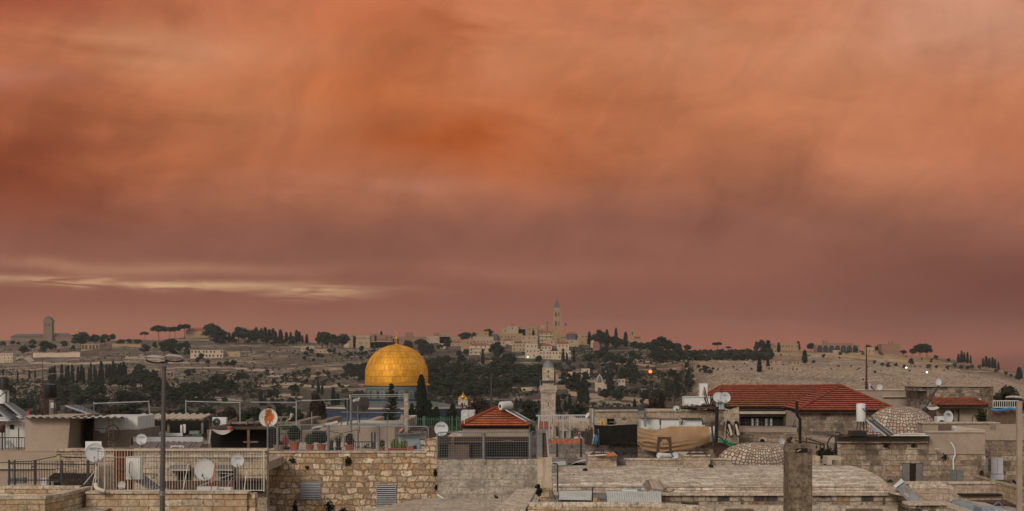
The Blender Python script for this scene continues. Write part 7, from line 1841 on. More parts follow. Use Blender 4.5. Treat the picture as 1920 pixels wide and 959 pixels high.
MB().grid(lambda u,v: P(1112.5-v*3.5+u*3,814+v*20,77.75)+Vector((0,.05*sin(u*6),0)),4,6,(0,.02,0)).build('white_part','white_cloth',t)
railpanel(1100,1123,77.5,807,834,'thin dark railing in front of the striped cloth',6,r=.014,mat='dark_steel',rr=.02,posts=(0,1))
m_ = MB()
for i in range(7): m_.tube([P(1097+i*2.2,834,79),P(1098+i*2.+ru(-1,1),804+ru(-3,6),79)],[.05,.03],5)
single(m_,'branch_bundle','wood_dark','bundle of dark poles leaning left of the striped cloth','poles')
t = dish(1101.5,779,79,5.6,'small dish on a bent arm at the upper left corner of the terrace',yaw=-50,tilt=30,arm=False,squash=.8)
MB().tube([P(1103,782,79.1),P(1112,797,79),P(1122,806,78.6),P(1123.5,830,78.5)],.03,6).build('pole','grey_metal',t)
# right roof clutter of that house
t = dish(1267.5,766,82,5.2,'small round white cylinder end on the terrace house coping',yaw=0,arm=False,name='white_drum'); t['category'] = 'drum'
MB().tube([P(1267.5,766,82.05),P(1270,766.3,82.8)],S(5,82),18).build('drum_body','white_enamel',t); MB().tube([P(1269,768,81.85),P(1269,768,81.95)],.05,10).build('hole','void_dark',t)
t = thing('water_tank','long white rectangular water tank on the terrace house roof','water tank',P(1310,760,83)); MB().pb(1283,1338,745,758.5,83,1.).build('body','white_enamel',t); MB().pb(1282.6,1338.4,744,745.4,82.95,1.1).build('lid','white_dish',t)
t = thing('water_heater_box','upright white cabinet with a yellow stain standing above the long white tank','water heater',P(1320,744,84)); MB().pb(1312.5,1326.5,719.5,744,83.4,.5).build('body','white_enamel',t)
m_ = MB().add([P(1320,726,83.38),P(1324,742,83.38),P(1316,741.5,83.38),P(1320,726,83.36),P(1324,742,83.36),P(1316,741.5,83.36)],[(0,1,2),(3,5,4),(0,3,4,1),(1,4,5,2),(2,5,3,0)]); m_.build('stain','ochre_cloth',t); MB().tube([P(1320,725,83.3),P(1322,732,83.3),P(1325,743,83.3)],.02).build('hose','rubber',t)
t = thing('junk_heap','heap of planks, rags and white sacks on the terrace house roof','scrap',P(1308,769,82)); random.seed(19)
m_ = MB()
for i in range(34):
    p = P(ru(1273,1330),ru(761,768.5),81.6+ru(0,1.2)); m_.bar(p,p+Vector((ru(.3,1.4),ru(-.2,.2),ru(-.10,.10))),ru(.03,.10),.05)
for i in range(9):
    p = P(1326+i*1.7,769,81.8); m_.bar(p,p+Vector((ru(-.3,.3),0,ru(.5,.95))),.05,.04)
m_.build('planks','wood_dark',t)
for px,py,r,mt in [(1284,760,7,'plaster_pale'),(1293,761,6,'shutter_pale'),(1305,758.5,7,'white_cloth'),(1317,756,8,'white_cloth'),(1312,759,7,'white_cloth'),(1300,761,5,'blue_tin')]:
    m_ = MB(); core(m_,P(px,py,81.8),S(r*.75,82),.55,14); m_.smooth = True; m_.build('sack',mt,t)
dish(1346.5,745,81.6,9.6,'left one of two overlapping white dishes near the red roof',yaw=-6,tilt=8,mast=768)
dish(1359.5,745.5,80.9,10.4,'right one of two overlapping white dishes, with a blue emblem, near the red roof',yaw=8,tilt=8,mast=768,words=('~o~',.15,'blue_ink'))
t = thing('white_column','squat white boxes standing below the two white dishes','box',P(1354,768,81.6)); MB().pb(1343,1351,755,768,81.8,.5).pb(1352,1359,754,767,81.8,.4).build('body','shutter_pale',t); MB().pb(1357,1359.5,752,764,81.6,.05).build('pipe_end','void_dark',t)
single(MB().tube([P(1342,842,77.5),P(1343.5,800,77.5),P(1344.5,763,77.5)],[.10,.09,.08],10),'black_flue','void_dark','tall black flue pipe at the right end of the tan tarp','pipe')
single(MB().tube([P(1338,835,78),P(1334,792,78)],.05,6),'dark_pole','wood_dark','leaning dark pole between the tarp and the black flue','pole')
m_ = MB().tube([P(1360,767,80.5),P(1367,770,80.4),P(1362,786,80.4),P(1350,796,80.5)],.02).tube([P(1360,800,80.4),P(1366,812,80.4),P(1357,830,80.2)],.02); single(m_,'loose_cables','plaster_pale','pale loose cables hanging on the right wing of the terrace house','cable')
slab('meter_box','shutter_grey','small meter box on the wall right of the black flue','box',(1352.5,1357,788,798,81.7,.2))
t = thing('leaning_sheets','stack of grey roofing sheets leaning between the tarp and the flue','sheet metal',P(1333,830,78.6))
for i in range(3): MB().hexa([P(1327+i*1.5,829-i,78.8+i*.1),P(1341,826-i,78.8+i*.1),P(1341,826-i,78.85+i*.1),P(1327+i*1.5,829-i,78.85+i*.1),P(1326+i,802+i*2,79.1+i*.1),P(1341,799+i,79.1+i*.1),P(1341,799+i,79.15+i*.1),P(1326+i,802+i*2,79.15+i*.1)]).build('sheet','shutter_pale',t)
m_ = MB(); random.seed(3)
for i in range(46):
    p = P(1348+ru(0,16),828+ru(-1,9)*(.4+.05*i/5),76.8); p = P(1348+i*.42+ru(-2,2),826+i*.28+ru(-3,3),76.8); m_.tube([p,p+Vector((ru(.1,.35),ru(-.1,.1),ru(-.2,.05))),p+Vector((ru(.2,.4),0,ru(-.3,0)))],.022,5)
single(m_,'green_net','green_net','bright green net tangled beside the rusty dishes','net',recalc=False)
plain('rust_dish_back', (.13,.075,.055), .85, var=.35, stain=.6, stainc=(.07,.065,.06))
dish(1356,847,76,21,'huge rusty dish leaning on its side at the edge of the cobbled dome',yaw=-30,tilt=35,mat='rust_dish_back',arm=False,squash=.95,flip=-1)
dish(1376,835.5,77,11,'dark dish lying on edge above the huge rusty dish',yaw=20,tilt=75,mat='black_plastic',arm=False,flip=-1)
single(MB().tube([P(1345,818,76.6),P(1354,823,76.6),P(1363,836,76.6)],.03,6).tube([P(1352,835,76.5),P(1362,822,76.5),P(1362,800,76.5)],.03,6),'bent_pipes','dark_steel','bent dark pipes above the huge rusty dish','pipe')

# ================================================================== big stone vault in front
def vault():
    t = thing('vaulted_roof','long pale vaulted roof of dressed stone, its right end curving down','roof',(X(1350,58),58,Z(912,56)))
    De, Dt = 56.5, 61.
    def fn(u,v):
        th = v*pi/2; dd = De+(Dt-De)*(1-cos(th))*.5+(Dt-De)*.5*v; py = 913-(913-873)*sin(th)**.85
        x0 = X(1037,De); x1 = X(1668,De)+(X(1592,Dt)-X(1668,De))*(1-cos(th))**1.0
        z = Z(913,De)+(Z(873,Dt)-Z(913,De))*sin(th); return Vector((x0+(x1-x0)*u, dd, z))
    m_ = MB().grid(fn,120,16,(0,0,-.3)); m_.smooth = True; m_.build('roof','stone_roofing',t)
    MB().pb(1037,1668,912.3,928,De+.12,.4).build('front_wall','stone_smooth',t); MB().pb(1036,1640,911.4,914,De-.05,.35).build('eave','stone_ledge',t)
    MB().hexa([P(1668,930,De+.1),P(1672,930,De+.1),P(1600,1000,Dt),P(1592,1000,Dt),P(1666,914,De+.1),P(1669,914,De+.1),P(1596,875,Dt),P(1592,875,Dt)]).build('end_wall','stone_weathered',t)
vault()
t = thing('roof_parapet','low stone parapet with flat coping along the back of the vault','wall',P(1250,873,61.3))
MB().pb(1172,1372,863,876,61.5,.4).build('masonry','stone_smooth',t); MB().pb(1171,1371,860.6,863.4,61.45,.5).build('coping','stone_ledge',t)
slab('grey_door','shutter_grey','small grey metal door between the left skylight box and the parapet','door',(1157,1171.5,862,873.5,61.55,.1))
def skylight(a,b,c_,d,peak,lab,D,extra):
    t = thing('skylight', lab, 'skylight', P((a+b)/2,d,D))
    MB().pb(a,b,c_+2,d,D,2.2).build('masonry','stone_smooth',t); MB().pb(a-1,b+1,c_,c_+2.6,D-.08,2.4).build('coping','plaster_pale' if extra else 'stone_ledge',t)
    z0 = c_-1; m = (a+b)/2; m_ = MB()
    for dd in (D+.15, D+1.8):
        m_.bar(P(a+5,z0,dd),P(m,peak,dd),.05).bar(P(b-5,z0,dd),P(m,peak,dd),.05).bar(P(a+5,z0,dd),P(b-5,z0,dd),.05)
        m_.bar(P(m-2,z0,dd),P(m-2,peak+2,dd),.03).bar(P(m+2,z0,dd),P(m+2,peak+2,dd),.03)
    m_.bar(P(m,peak,D+.15),P(m,peak,D+1.8),.05).bar(P(a+5,z0,D+.15),P(a+5,z0,D+1.8),.05).bar(P(b-5,z0,D+.15),P(b-5,z0,D+1.8),.05); m_.build('gable_frame','wood_dark',t)
    MB().hexa([P(a+6,z0,D+.3),P(b-6,z0,D+.3),P(b-6,z0,D+1.7),P(a+6,z0,D+1.7),P(a+6,z0-2,D+.3),P(b-6,z0-2,D+.3),P(b-6,z0-3,D+1.7),P(a+6,z0-3,D+1.7)]).build('dark_pane','void_dark',t)
    return t
t = skylight(1103,1156,853.5,878,836,'left stone skylight box with a dark gable frame and an orange trim',60.2,0)
MB().hexa([P(1115,855,59.9),P(1150,853.5,59.9),P(1152,851,61),P(1118,852.5,61),P(1115,853.6,59.9),P(1150,852,59.9),P(1152,849.6,61),P(1118,851,61)]).build('white_panel','white_enamel',t)
MB().pb(1137.5,1152.5,850.5,856,59.75,.3).build('orange_trim','orange_paint',t)
t = skylight(1283,1331,853.5,878,838,'right stone skylight box with a dark gable frame and a white slab top',60.2,1)
for px in (1294,1324): MB().bar(P(px,856,60.),P(px,846,60.),.03).build('leg','wood_dark',t)
slab('roof_parapet','stone_smooth','short stone parapet stub right of the right skylight','wall',(1332,1371,860,873.5,61.5,.4)) if 0 else None
t = thing('timber_frame','dark timber frame shaped like a gate, in front of the tan tarp','frame',P(1245,861,66))
MB().bar(P(1232,862,66),P(1235.5,822,66),.11).bar(P(1258,862,66),P(1256,822,66),.11).bar(P(1233,822,66),P(1258.5,822,66),.10).bar(P(1235,832,66),P(1241,824,66),.06).bar(P(1257,832,66),P(1251,824,66),.06).build('frame','wood_dark',t)
t = thing('white_barrel','white barrel lying on its side under the dark timber frame','barrel',P(1245,861,64.5)); a,b = P(1234.5,854.5,64.6),P(1258,856,65.); d = (b-a).normalized(); r = S(5.6,64.6)
m_ = MB().tube([a,a+d*.02,b-d*.02,b],[r*.93,r,r*.92,r*.85],20); m_.smooth = True; m_.build('body','white_enamel',t); MB().tube([a+d*.12,a+d*.15],r*1.03,20).tube([b-d*.12,b-d*.09],r*.98,20).build('hoops','shutter_pale',t)
t = dish(1266.5,854.5,64.5,7.4,'small white dish with a dark feed beside the white barrel',yaw=-18,tilt=4,arm=False,mast=862); MB().tube([P(1259,852,64),P(1263,856,64.2)],.02).tube([P(1259,858,64),P(1263,856,64.2)],.02).build('feed_arm','dark_steel',t)
for px,py,r,l in [(1097,881,5.5,'black rag on the vault, the largest, just left of the skylight box'),(1077,896,4,'black rag with an upright tip, lowest on the left of the vault'),(1133,891,4,'black rag in the middle left of the vault'),(1159,885,3,'small dark leaf heap below the left skylight box'),(1395,884,2.4,'tiny black scrap on the vault right of the right skylight'),(1668,903,6,'dark tuft at the curved end of the vault'),(1272,880,2,'tiny dark scrap on the vault left of the right skylight')]:
    m_ = MB(); c = P(px,py,59.0 if py < 893 else 58.); rr = S(r,59)
    zsurf = None
    core(m_,c+Vector((0,-.05,0)),rr*.9,.45,12); m_.leaf(c+Vector((0,-.1,rr*.3)),rr*.5,6)
    if px == 1077: m_.bar(c,c+Vector((-.02,0,.14)),.03)
    single(m_,'black_rag','void_dark' if px != 1668 else 'leaf_dark',l,'rag')
tuft(1332.5,875,60.,3,'small weed at the foot of the right skylight box','leaf_dark',30,name='weed')
# thin mesh at the left end
t = thing('wire_fence','thin wire fence with one dark post at the left end of the vault','fence',P(1040,925,57)); m_ = MB()
for i in range(12): m_.bar(P(1034+i*1.0,905,56.2),P(1034+i*1.0,872,56.2),.006)
m_.build('wires','grey_metal',t); MB().tube([P(1045.5,923,56.2),P(1045.5,872,56.2),P(1043,870,56.2),P(1036,869.5,56.2)],.03,8).build('post','dark_steel',t)
# ledge and sooty masonry below the vault
D = 56.1; t = thing('sooty_wall','black and cream mottled stone wall with a thin ledge, below the vault','wall',(X(1480,D),D,0))
MB().pb(*gpb(1241,1704,929.6,D,1.)).build('masonry','stone_sooty',t); MB().pb(1241,1706,925.6,929.8,D-.15,.62).build('ledge','stone_ledge',t)
slab('lower_ledge','stone_ledge','pale stone ledge along the bottom edge below the sooty wall','ledge',(1300,1684,949.5,975,55.4,.6))
slab('brown_sheet','wood_brown','dark reddish sheet lying on the bottom ledge','sheet',(1358,1408,953.8,955.6,50.3,1.),(1585,1652,954.2,956,50.3,1.)) if 0 else None
for a,b,l in [(1358,1410,'dark reddish sheet at the bottom edge left of the concrete chimney'),(1586,1652,'dark reddish sheet at the bottom edge right of the concrete chimney')]:
    single(MB().hexa([P(a,975,49.6),P(b,975,49.6),P(b-3,975,50.4),P(a+2,975,50.4),P(a,955.5,49.6),P(b+4,955.5,49.6),P(b-3,954,50.4),P(a+2,954,50.4)]),'dark_sheet','wood_brown',l,'sheet')
single(MB().hexa([P(1664,924,54.5),P(1706,934,54.5),P(1706,934,55.6),P(1664,924,57),P(1664,912,57),P(1704,925.8,54.5),P(1706,924.,55.6),P(1670,911.5,58)]),'slanted_coping','stone_ledge','slanted stone coping running down from the curved vault end','wall')
D = 51.; t = thing('rounded_coping_wall','low wall with rounded pale coping stones along the bottom, below the tin shelters','wall',P(1120,955,D))
MB().hexa([P(990,985,D),P(1310,1000,D-.9),P(1310,1000,D),P(990,985,D+.5),P(990,951,D),P(1310,955,D-.9),P(1310,955,D),P(990,951,D+.5)]).build('masonry','stone_parapet',t)
m_ = MB(); random.seed(23)
for i in range(25):
    u0, u1 = i/25, (i+.96)/25; q = lambda u,o: P(992+u*320, (948.5 if u < .7 else 948.5+(u-.7)*22)+o, D-u*.9)
    a,b = q(u0,0),q(u1,0); ra = .09; m_.tube([a+Vector((0,.12,-.01)),b+Vector((0,.12,-.01))],[.12,.12],10)
m_.build('coping','stone_ledge',t)
# tin shelters and junk
t = thing('tin_shelter','shelter with a pale tin roof and glass block front, left of the corrugated sheet','shed',P(1080,950,52.6))
def corrs(pts, period, amp, mat, parent, name='roof', n=140):
    a,b,c_,d = pts; W = (b-a).length
    return MB().grid(lambda u,v: (a.lerp(b,u)).lerp(c_.lerp(d,u),v)+Vector((0,0,amp*sin(u*W/period*6.283))), n, 3, (0,0,-.012)).build(name, mat, parent)
m_ = MB().hexa([P(1048,937.5,52.6),P(1109,938.5,52.6),P(1110,922,54.),P(1050,922,54.),P(1048,936.3,52.6),P(1109,937,52.6),P(1110,920.5,54.),P(1050,921,54.)]); m_.build('roof','tin_white',t)
m_ = MB()
for y in (930,926): m_.bar(P(1048.5,y+2,53.05),P(1109,y+2,53.05),.03)
MB().pb(1040,1108,938.5,975,53.,.15).build('block_front','blue_tin',t)
m_ = MB()
for i in range(13): m_.pb(1048+i*4.8,1048.6+i*4.8,940,960,52.98,.03)
for y in (942,946,950): m_.pb(1048,1106,y,y+.5,52.975,.03)
m_.build('joints','dark_steel',t); MB().pb(1075,1078,939,960,52.93,.08).pb(1105,1108,937,960,52.93,.08).pb(1048,1106,938,939.4,52.92,.06).build('frame','dark_steel',t)
single(MB().bar(P(1047,950,52.4),P(1036,922,52.4),.03).bar(P(1036,950,52.4),P(1047,950,52.4),.02).bar(P(1047,924,52.4),P(1047,950,52.4),.02),'dark_brace','dark_steel','thin dark brace at the left end of the tin shelter','brace')
single(MB().pb(1110,1112.5,914,950,53.1,.1),'short_post','dark_steel','short dark post between the tin shelter and the grey boxes','post')
single(MB().hexa([P(1112,934,52.6),P(1135,934.5,52.6),P(1136,925,53.4),P(1112,925,53.4),P(1112,932.5,52.6),P(1135,933,52.6),P(1136,924,53.4),P(1112,924,53.4)]),'flat_box','shutter_grey','flat grey box lid between the two tin roofs','lid')
t = thing('crate_pile','brown cardboard and grey boxes piled between the two tin roofs','boxes',P(1122,950,52.3))
MB().hexa([P(1109,975,52.),P(1121,975,52.),P(1121,975,52.4),P(1109,975,52.4),P(1112,934,52.),P(1120,933,52.),P(1120,933,52.4),P(1112,934,52.4)]).build('cardboard','terracotta_pale',t); MB().pb(1121,1124.5,938,975,52.1,.3).build('plank','ochre_cloth',t); MB().pb(1124,1140,938,942,52.4,.5).pb(1126,1142,944,975,52.4,.5).build('grey_box','grey_metal',t)
t = thing('corrugated_sheet','wide pale corrugated sheet roof in front of the vault','roof',P(1190,950,52.3))
corrs([P(1139,944.5,51.9),P(1241,946.5,51.9),P(1137,921,53.6),P(1239,922.5,53.6)],.075,.012,'tin_white',t,'sheet',400)
for px in (1146,1161): MB().bar(P(px,975,52.1),P(px,943,52.1),.03).build('leg','galvanised',t)
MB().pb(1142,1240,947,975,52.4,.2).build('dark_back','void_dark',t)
slab('pale_bottle_row','white_enamel','white plank under the right end of the corrugated sheet','plank',(1205,1225,948.5,951.5,51.9,.1))
t = thing('teal_sheet','white and teal sheets behind the corrugated roof','sheet',P(1190,921,54)); MB().pb(1166,1195,918.5,921.6,53.9,.1).build('white_sheet','white_enamel',t); MB().pb(1195,1203,917.5,921.4,54.,.1).pb(1172,1194,917.2,918.6,54.1,.1).build('teal_part','teal_ink',t)
t = thing('broken_cupboard','broken wooden cupboard lying tilted on the vault edge','cupboard',P(1228,921,54.6))
MB().hexa([P(1205,909,54.6),P(1214,922,54.4),P(1225,915,55.4),P(1216,903,55.5),P(1212,900.5,54.7),P(1224,917,54.5),P(1226,914,55.4),P(1217,901,55.5)]).build('side','wood_grey',t)
for i,(a,b) in enumerate([(1217,902),(1224,900.5),(1231,899.5)]): MB().hexa([P(a,b+1,54.5),P(a+6,b+.5,54.5),P(a+13,b+16,54.2),P(a+7,b+17,54.2),P(a,b,54.6),P(a+6,b-.5,54.6),P(a+13,b+15,54.3),P(a+7,b+16,54.3)]).build('door','plaster_tan',t)
MB().bar(P(1236,902,54.4),P(1252,921,54.2),.05).bar(P(1224,918,54.2),P(1250,920,54.2),.06).bar(P(1240,908,54.3),P(1247,917,54.2),.1).build('board','wood_grey',t)
o = mk_bare(3,5,'dry_twigs',depth=4,r0=.03); o.location = P(1200,918,54.8); o.scale = (.26,.2,.24); tag(o,'dry twigs caught left of the broken cupboard','twigs'); o['category'] = 'twigs'
single(MB().tube([P(1240,921,54.2),P(1252,923,54.1),P(1262,921,54.1),P(1264,918,54.2)],.02,6),'loose_hose','wood_brown','short bent hose right of the broken cupboard','hose')

# ================================================================== cobbled domes
def cobdome(px, py_top, py_base, wpx, D, label, mat, dep=1.0, base=None, power=1., k_=None):
    r = S(wpx,D); h = S(py_base-py_top,D); c = P(px,py_base,D)+Vector((0,r*dep,0))
    t = thing('cobbled_dome', label, 'dome', c)
    prof = [(r*cos(a)**power, h*sin(a)) for a in [i*pi/2/14*.999 for i in range(15)]]
    m_ = MB().lathe(c,prof,64,sy=dep); m_.smooth = True; m_.build('shell',mat,t)
    MB().lathe(c-Vector((0,0,2.)),[(r*1.01,0),(r*1.01,2.)],64,sy=dep).build('base','plaster_tan',t); return t
rubble('dome_cobble_big', [(.50,.40,.31),(.40,.29,.22),(.54,.46,.37),(.45,.32,.24),(.38,.31,.25)], 8.5, 9.0, .6, mortar=(.13,.10,.08), mw=.11, stain=.25, mode='dome')
plain('void_plug', (.03,.025,.02))
t = cobdome(1703,763,826,73,84,'cobbled stone dome behind the white tank, below the red roof eave','dome_cobble_big',.8,power=.85)
MB().pb(1691,1698,801,815,84.3,.3).build('stone_plug','terracotta_pale',t)
t = cobdome(1434,832,885,88,64,'low cobbled dome behind the vault, left of the concrete chimney','dome_cobble_big',.55,power=.7)
o = mk_bare(3,5,'dry_bush',depth=4,r0=.03); o.location = P(1424,862,63.5)+Vector((0,-.2,0)); o.scale = (.2,.2,.16); tag(o,'dry bush growing out of the low cobbled dome'); o['category'] = 'bush'
o = mk_bare(3,5,'dry_bush',depth=4,r0=.03); o.location = P(1405,833,69); o.scale = (.42,.2,.10); tag(o,'flat dry bush on the upper left edge of the low cobbled dome'); o['category'] = 'bush'
# chimney
t = thing('concrete_chimney','thick rough concrete chimney with a slot near its top, in front of the vault','chimney',(X(1500,41),41.5,0)); D = 41.
MB().frus(1470,1524,1478.5,1523,841,2600,D,.75).build('shaft','concrete_chimney',t)
MB().frus(1476.5,1524,1481,1519,835.5,848,D-.02,.8).pb(1481,1519,834,836,D,.7).build('cap','concrete_chimney',t)
MB().pb(1492.5,1514.5,841,848.5,D-.04,.1).build('slot','void_dark',t); MB().hexa([P(1494,846,D-.06),P(1500,843,D-.06),P(1502,842.5,D-.06),P(1496,847,D-.06),P(1494,846.8,D-.05),P(1500,843.8,D-.05),P(1502,843.3,D-.05),P(1496,847.8,D-.05)]).build('wedged_scrap','plaster_pale',t)
slab('stone_pier','stone_smooth','small pale stone pier just right of the concrete chimney','pier',(1524,1538,856,880,60.6,1.))
# railing and bushes right of chimney
single(MB().tube([P(1490,826,70),P(1512,829,70),P(1546,835,70)],.03,5).tube([P(1512,822,70),P(1546,833,70)],.03,5).tube([P(1512,822,70),P(1512,831,70)],.03,5).tube([P(1545,833,70),P(1546,870,70)],.04,5).tube([P(1538,831,70),P(1538,868,70)],.03,5),'bent_railing','rust_steel','bent rusty handrail behind the concrete chimney','railing')
tuft(1552,857,66,13,'dark scrubby bush behind the concrete chimney','leaf_dark',260,name='scrub_bush',lr=.09)
tuft(1540,850,66.3,9,'dark twiggy bush touching the bent handrail','leaf_dark',160,name='scrub_bush',lr=.08)
slab('boulder','plaster_pale','pale broken masonry under the scrubby bush','stone',(1552,1578,857,863,64,1.),(1551,1560,863,872,64,1.))
tuft(1479,826,72,6,'dry weeds beside the small pointed white dish','leaf_olive',70,name='weeds')
single(MB().tube([P(1563,817,68),P(1556,822,67),P(1551,832,67),P(1554,845,67),P(1562,848,67),P(1566,838,67),P(1568,826,67),P(1572,818,68),P(1582,815,68)],.035,6).tube([P(1565,812,68),P(1572,811,68),P(1580,817,68)],.03,6),'black_cables','rubber','loop of thick black cables hanging left of the flat roof edge','cable')
# ================================================================== big red tile roof
D = 98.
t = thing('red_roofed_house','large house with a long red tiled hip roof and a projecting wing','house',(X(1500,D),D+5,0))
ze = Z(763.5,D)
E = [Vector((X(1385,D),D,ze)),Vector((X(1482,D),D,ze)),Vector((X(1600,D),D+9,ze)),Vector((X(1300,D+8),D+9,ze))]
A = Vector((X(1352,D+4.5),D+4.5,Z(725.5,D+4.5))); B = Vector((X(1540,D+4.5),D+4.5,Z(725.5,D+4.5)))
E[0] = Vector((X(1336,D),D,ze)); E[1] = Vector((X(1560,D),D,ze))
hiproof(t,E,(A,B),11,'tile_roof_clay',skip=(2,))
D3 = 94.; z3 = Z(770,D3); W_ = [Vector((X(1470,D3+4),D3+4.2,ze)),Vector((X(1497,D3),D3,z3)),Vector((X(1683,D3),D3,z3)),Vector((X(1683,D3),D3+9,z3))]
a3 = Vector((X(1577,D3+4.4),D3+4.4,Z(724.5,D3+4.4)))
a4 = Vector((X(1538,103.6),103.6,Z(725,103.6)))
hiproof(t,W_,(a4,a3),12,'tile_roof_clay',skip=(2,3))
MB().pb(1385,1470,765.5,770,D+.2,8).pb(1498,1680,770.5,775,D3+.15,7).build('eave','wood_dark',t)
MB().pb(*gpb(1386,1505,769,D+.6,7)).build('main_wall','plaster_tan',t)
MB().pb(*gpb(1500,1676,775,D3+.5,7)).build('wing_wall','stone_weathered',t)
MB().hexa([P(1471,1400,D+.4),P(1501,1400,D3+.5),P(1501,1400,D3+1.),P(1471,1400,D+1.),P(1471,769,D+.4),P(1501,772,D3+.5),P(1501,772,D3+1.),P(1471,769,D+1.)]).build('side_wall','plaster_tan',t)
MB().pb(1387,1473,772,776.5,D-.2,.8).build('lintel','plaster_pale',t)
w_ = MB().pb(1388,1469,782,799.5,D+.45,.1).build('window','void_dark',t)
m_ = MB()
for i in range(9): m_.pb(1388+i*10,1389+i*10,782,799.5,D+.4,.05)
m_.pb(1386,1388,777,800,D+.1,.3).pb(1469.5,1472.5,777,800,D+.1,.3).pb(1386,1470,792.5,793.2,D+.4,.05).build('window_frame','wood_dark',w_)
MB().pb(1386,1470,777,781.5,D+.2,.35).build('roller_box','shutter_grey',t)
for a in (1408,1417,1435,1444): MB().pb(a,a+5,785,799,D+.43,.02).build('curtain','curtain',w_)
MB().pb(1386,1493,799.6,801.4,D3+1.,1.).build('gutter','void_dark',t)
for a in (1413,1438,1464,1488): MB().pb(a,a+1.5,801,805,D3+.9,.2).build('gutter_bracket','wood_dark',t)
t = thing('lower_house','mossy low stone front with a small arch, below the red roof window','house',(X(1440,90),91,0)); D = 90.
MB().pb(*gpb(1384,1500,803,D,3)).build('wall','stone_weathered',t); MB().pb(1384,1494,803,811,D-.03,.05).build('grey_band','plaster_tan',t)
cx = X(1429,D); r = S(5.8,D); MB().prism([(cx-r,Z(832,D)),(cx+r,Z(832,D)),(cx+r,Z(828,D))]+[(cx+r*cos(a),Z(828,D)+r*sin(a)) for a in (.5,1.,1.57,2.1,2.6)]+[(cx-r,Z(828,D))],D-.05,D-.02).build('arched_opening','void_dark',t)
m_ = MB()
for s_ in range(10):
    a0,a1 = pi*s_/10,pi*(s_+1)/10; m_.bar((cx+r*1.15*cos(a0),D-.06,Z(828,D)+r*1.15*sin(a0)),(cx+r*1.15*cos(a1),D-.06,Z(828,D)+r*1.15*sin(a1)),.13,.08)
m_.build('arch_trim','stone_ledge',t)
dish(1465.5,828,76,7.,'pointed white dish seen on edge at the top of the low cobbled dome',yaw=30,tilt=2,squash=.95,mast=838,arm=False)
single(MB().tube([P(1500,832,90),P(1500,786,90),P(1494.5,779,90),P(1494,752.5,90)],.085,8),'dark_drainpipe','void_dark','dark kinked flue pipe in front of the red roof wing','pipe')
single(MB().tube([P(1487,800,94),P(1490,788,94),P(1491,799,94)],.03,5),'wall_wire','wood_dark','thin bent wires on the side wall of the red roofed house','wire')
# flat roofed stone house to its right
D = 70.; t = thing('flat_roofed_house','flat roofed stone house with grey shuttered window, right of the vault','house',(X(1660,D),D+2,0))
MB().pb(*gpb(1576,1848,829,D,.5)).build('wall','stone_old_house',t); MB().box(X(1576,D),X(1848,D),D+.52,D+7,0,Z(834,D)).build('back_walls','plaster_tan',t)
MB().pb(1566,1743,818,820.2,D-.6,1.8).build('roof_slab','wood_dark',t)
MB().pb(1571,1741,820.2,829,D-.1,.7).build('fascia','plaster_grey_brown',t); MB().pb(1570,1741,828.5,831,D-.16,.3).build('cornice','stone_ledge',t)
MB().pb(1742,1847,811,852,D-.03,.6).build('plaster_upper','plaster_tan',t); MB().pb(1741,1848,809.3,811.4,D-.1,.75).build('plaster_coping','plaster_pale',t)
MB().pb(1571,1577,832,1200,D-.05,.5).build('pale_corner','stone_smooth',t); MB().pb(1567,1570.5,832,859,D+.1,.3).build('dark_recess','void_dark',t)
for px,py,rr in [(1712,832,5),(1650,833,6),(1745,858,6),(1769,858,4.5),(1800,857,6),(1677,862,5),(1682,874,4)]: pass
w_ = MB().pb(1705.5,1717.5,870.5,903,D-.04,.05).build('window','void_dark',t)
m_ = MB()
for px in (1708.5,1711.5,1714.5): m_.pb(px,px+.4,870.5,903,D-.06,.03)
for py in (877,884,891,897): m_.pb(1705.5,1717.5,py,py+.4,D-.061,.03)
m_.build('grille','rust_steel',w_)
for a,b in ((1692.5,1705.5),(1717.5,1730)): MB().pb(a,b,870,903.6,D-.10,.06).build('shutter','shutter_grey',t)
MB().pb(1691.5,1731,869,870.4,D-.08,.1).build('lintel','wood_dark',t)
for a,b in ((1782,1793),(1793.6,1805)): MB().pb(a,b,881.5,903.6,D-.09,.06).build('shutter','shutter_grey',t)
MB().tube([P(1752,842.5,D-.3),P(1761,843,D-.35)],.045,8).build('spout','plaster_pale',t)
MB().tube([P(1781.5,830,D-.1),P(1786,834,D-.12),P(1790,843,D-.12),P(1791,853,D-.12),P(1787.5,862,D-.12),P(1788,881,D-.12)],.035,8).build('white_pipe','white_enamel',t)
for a,b,c_,l in [(1770,857,6,'dark weed patch on the wall under the plaster corner'),(1712,835,5,'dark weed under the cornice above the shuttered window'),(1840,887,4,'small weed at the right end of the shuttered stone house'),(1661,835,6,'dark weed under the cornice near the white tank')]: tuft(a,b,D,c_,l,'leaf_olive',40,name='wall_weed')
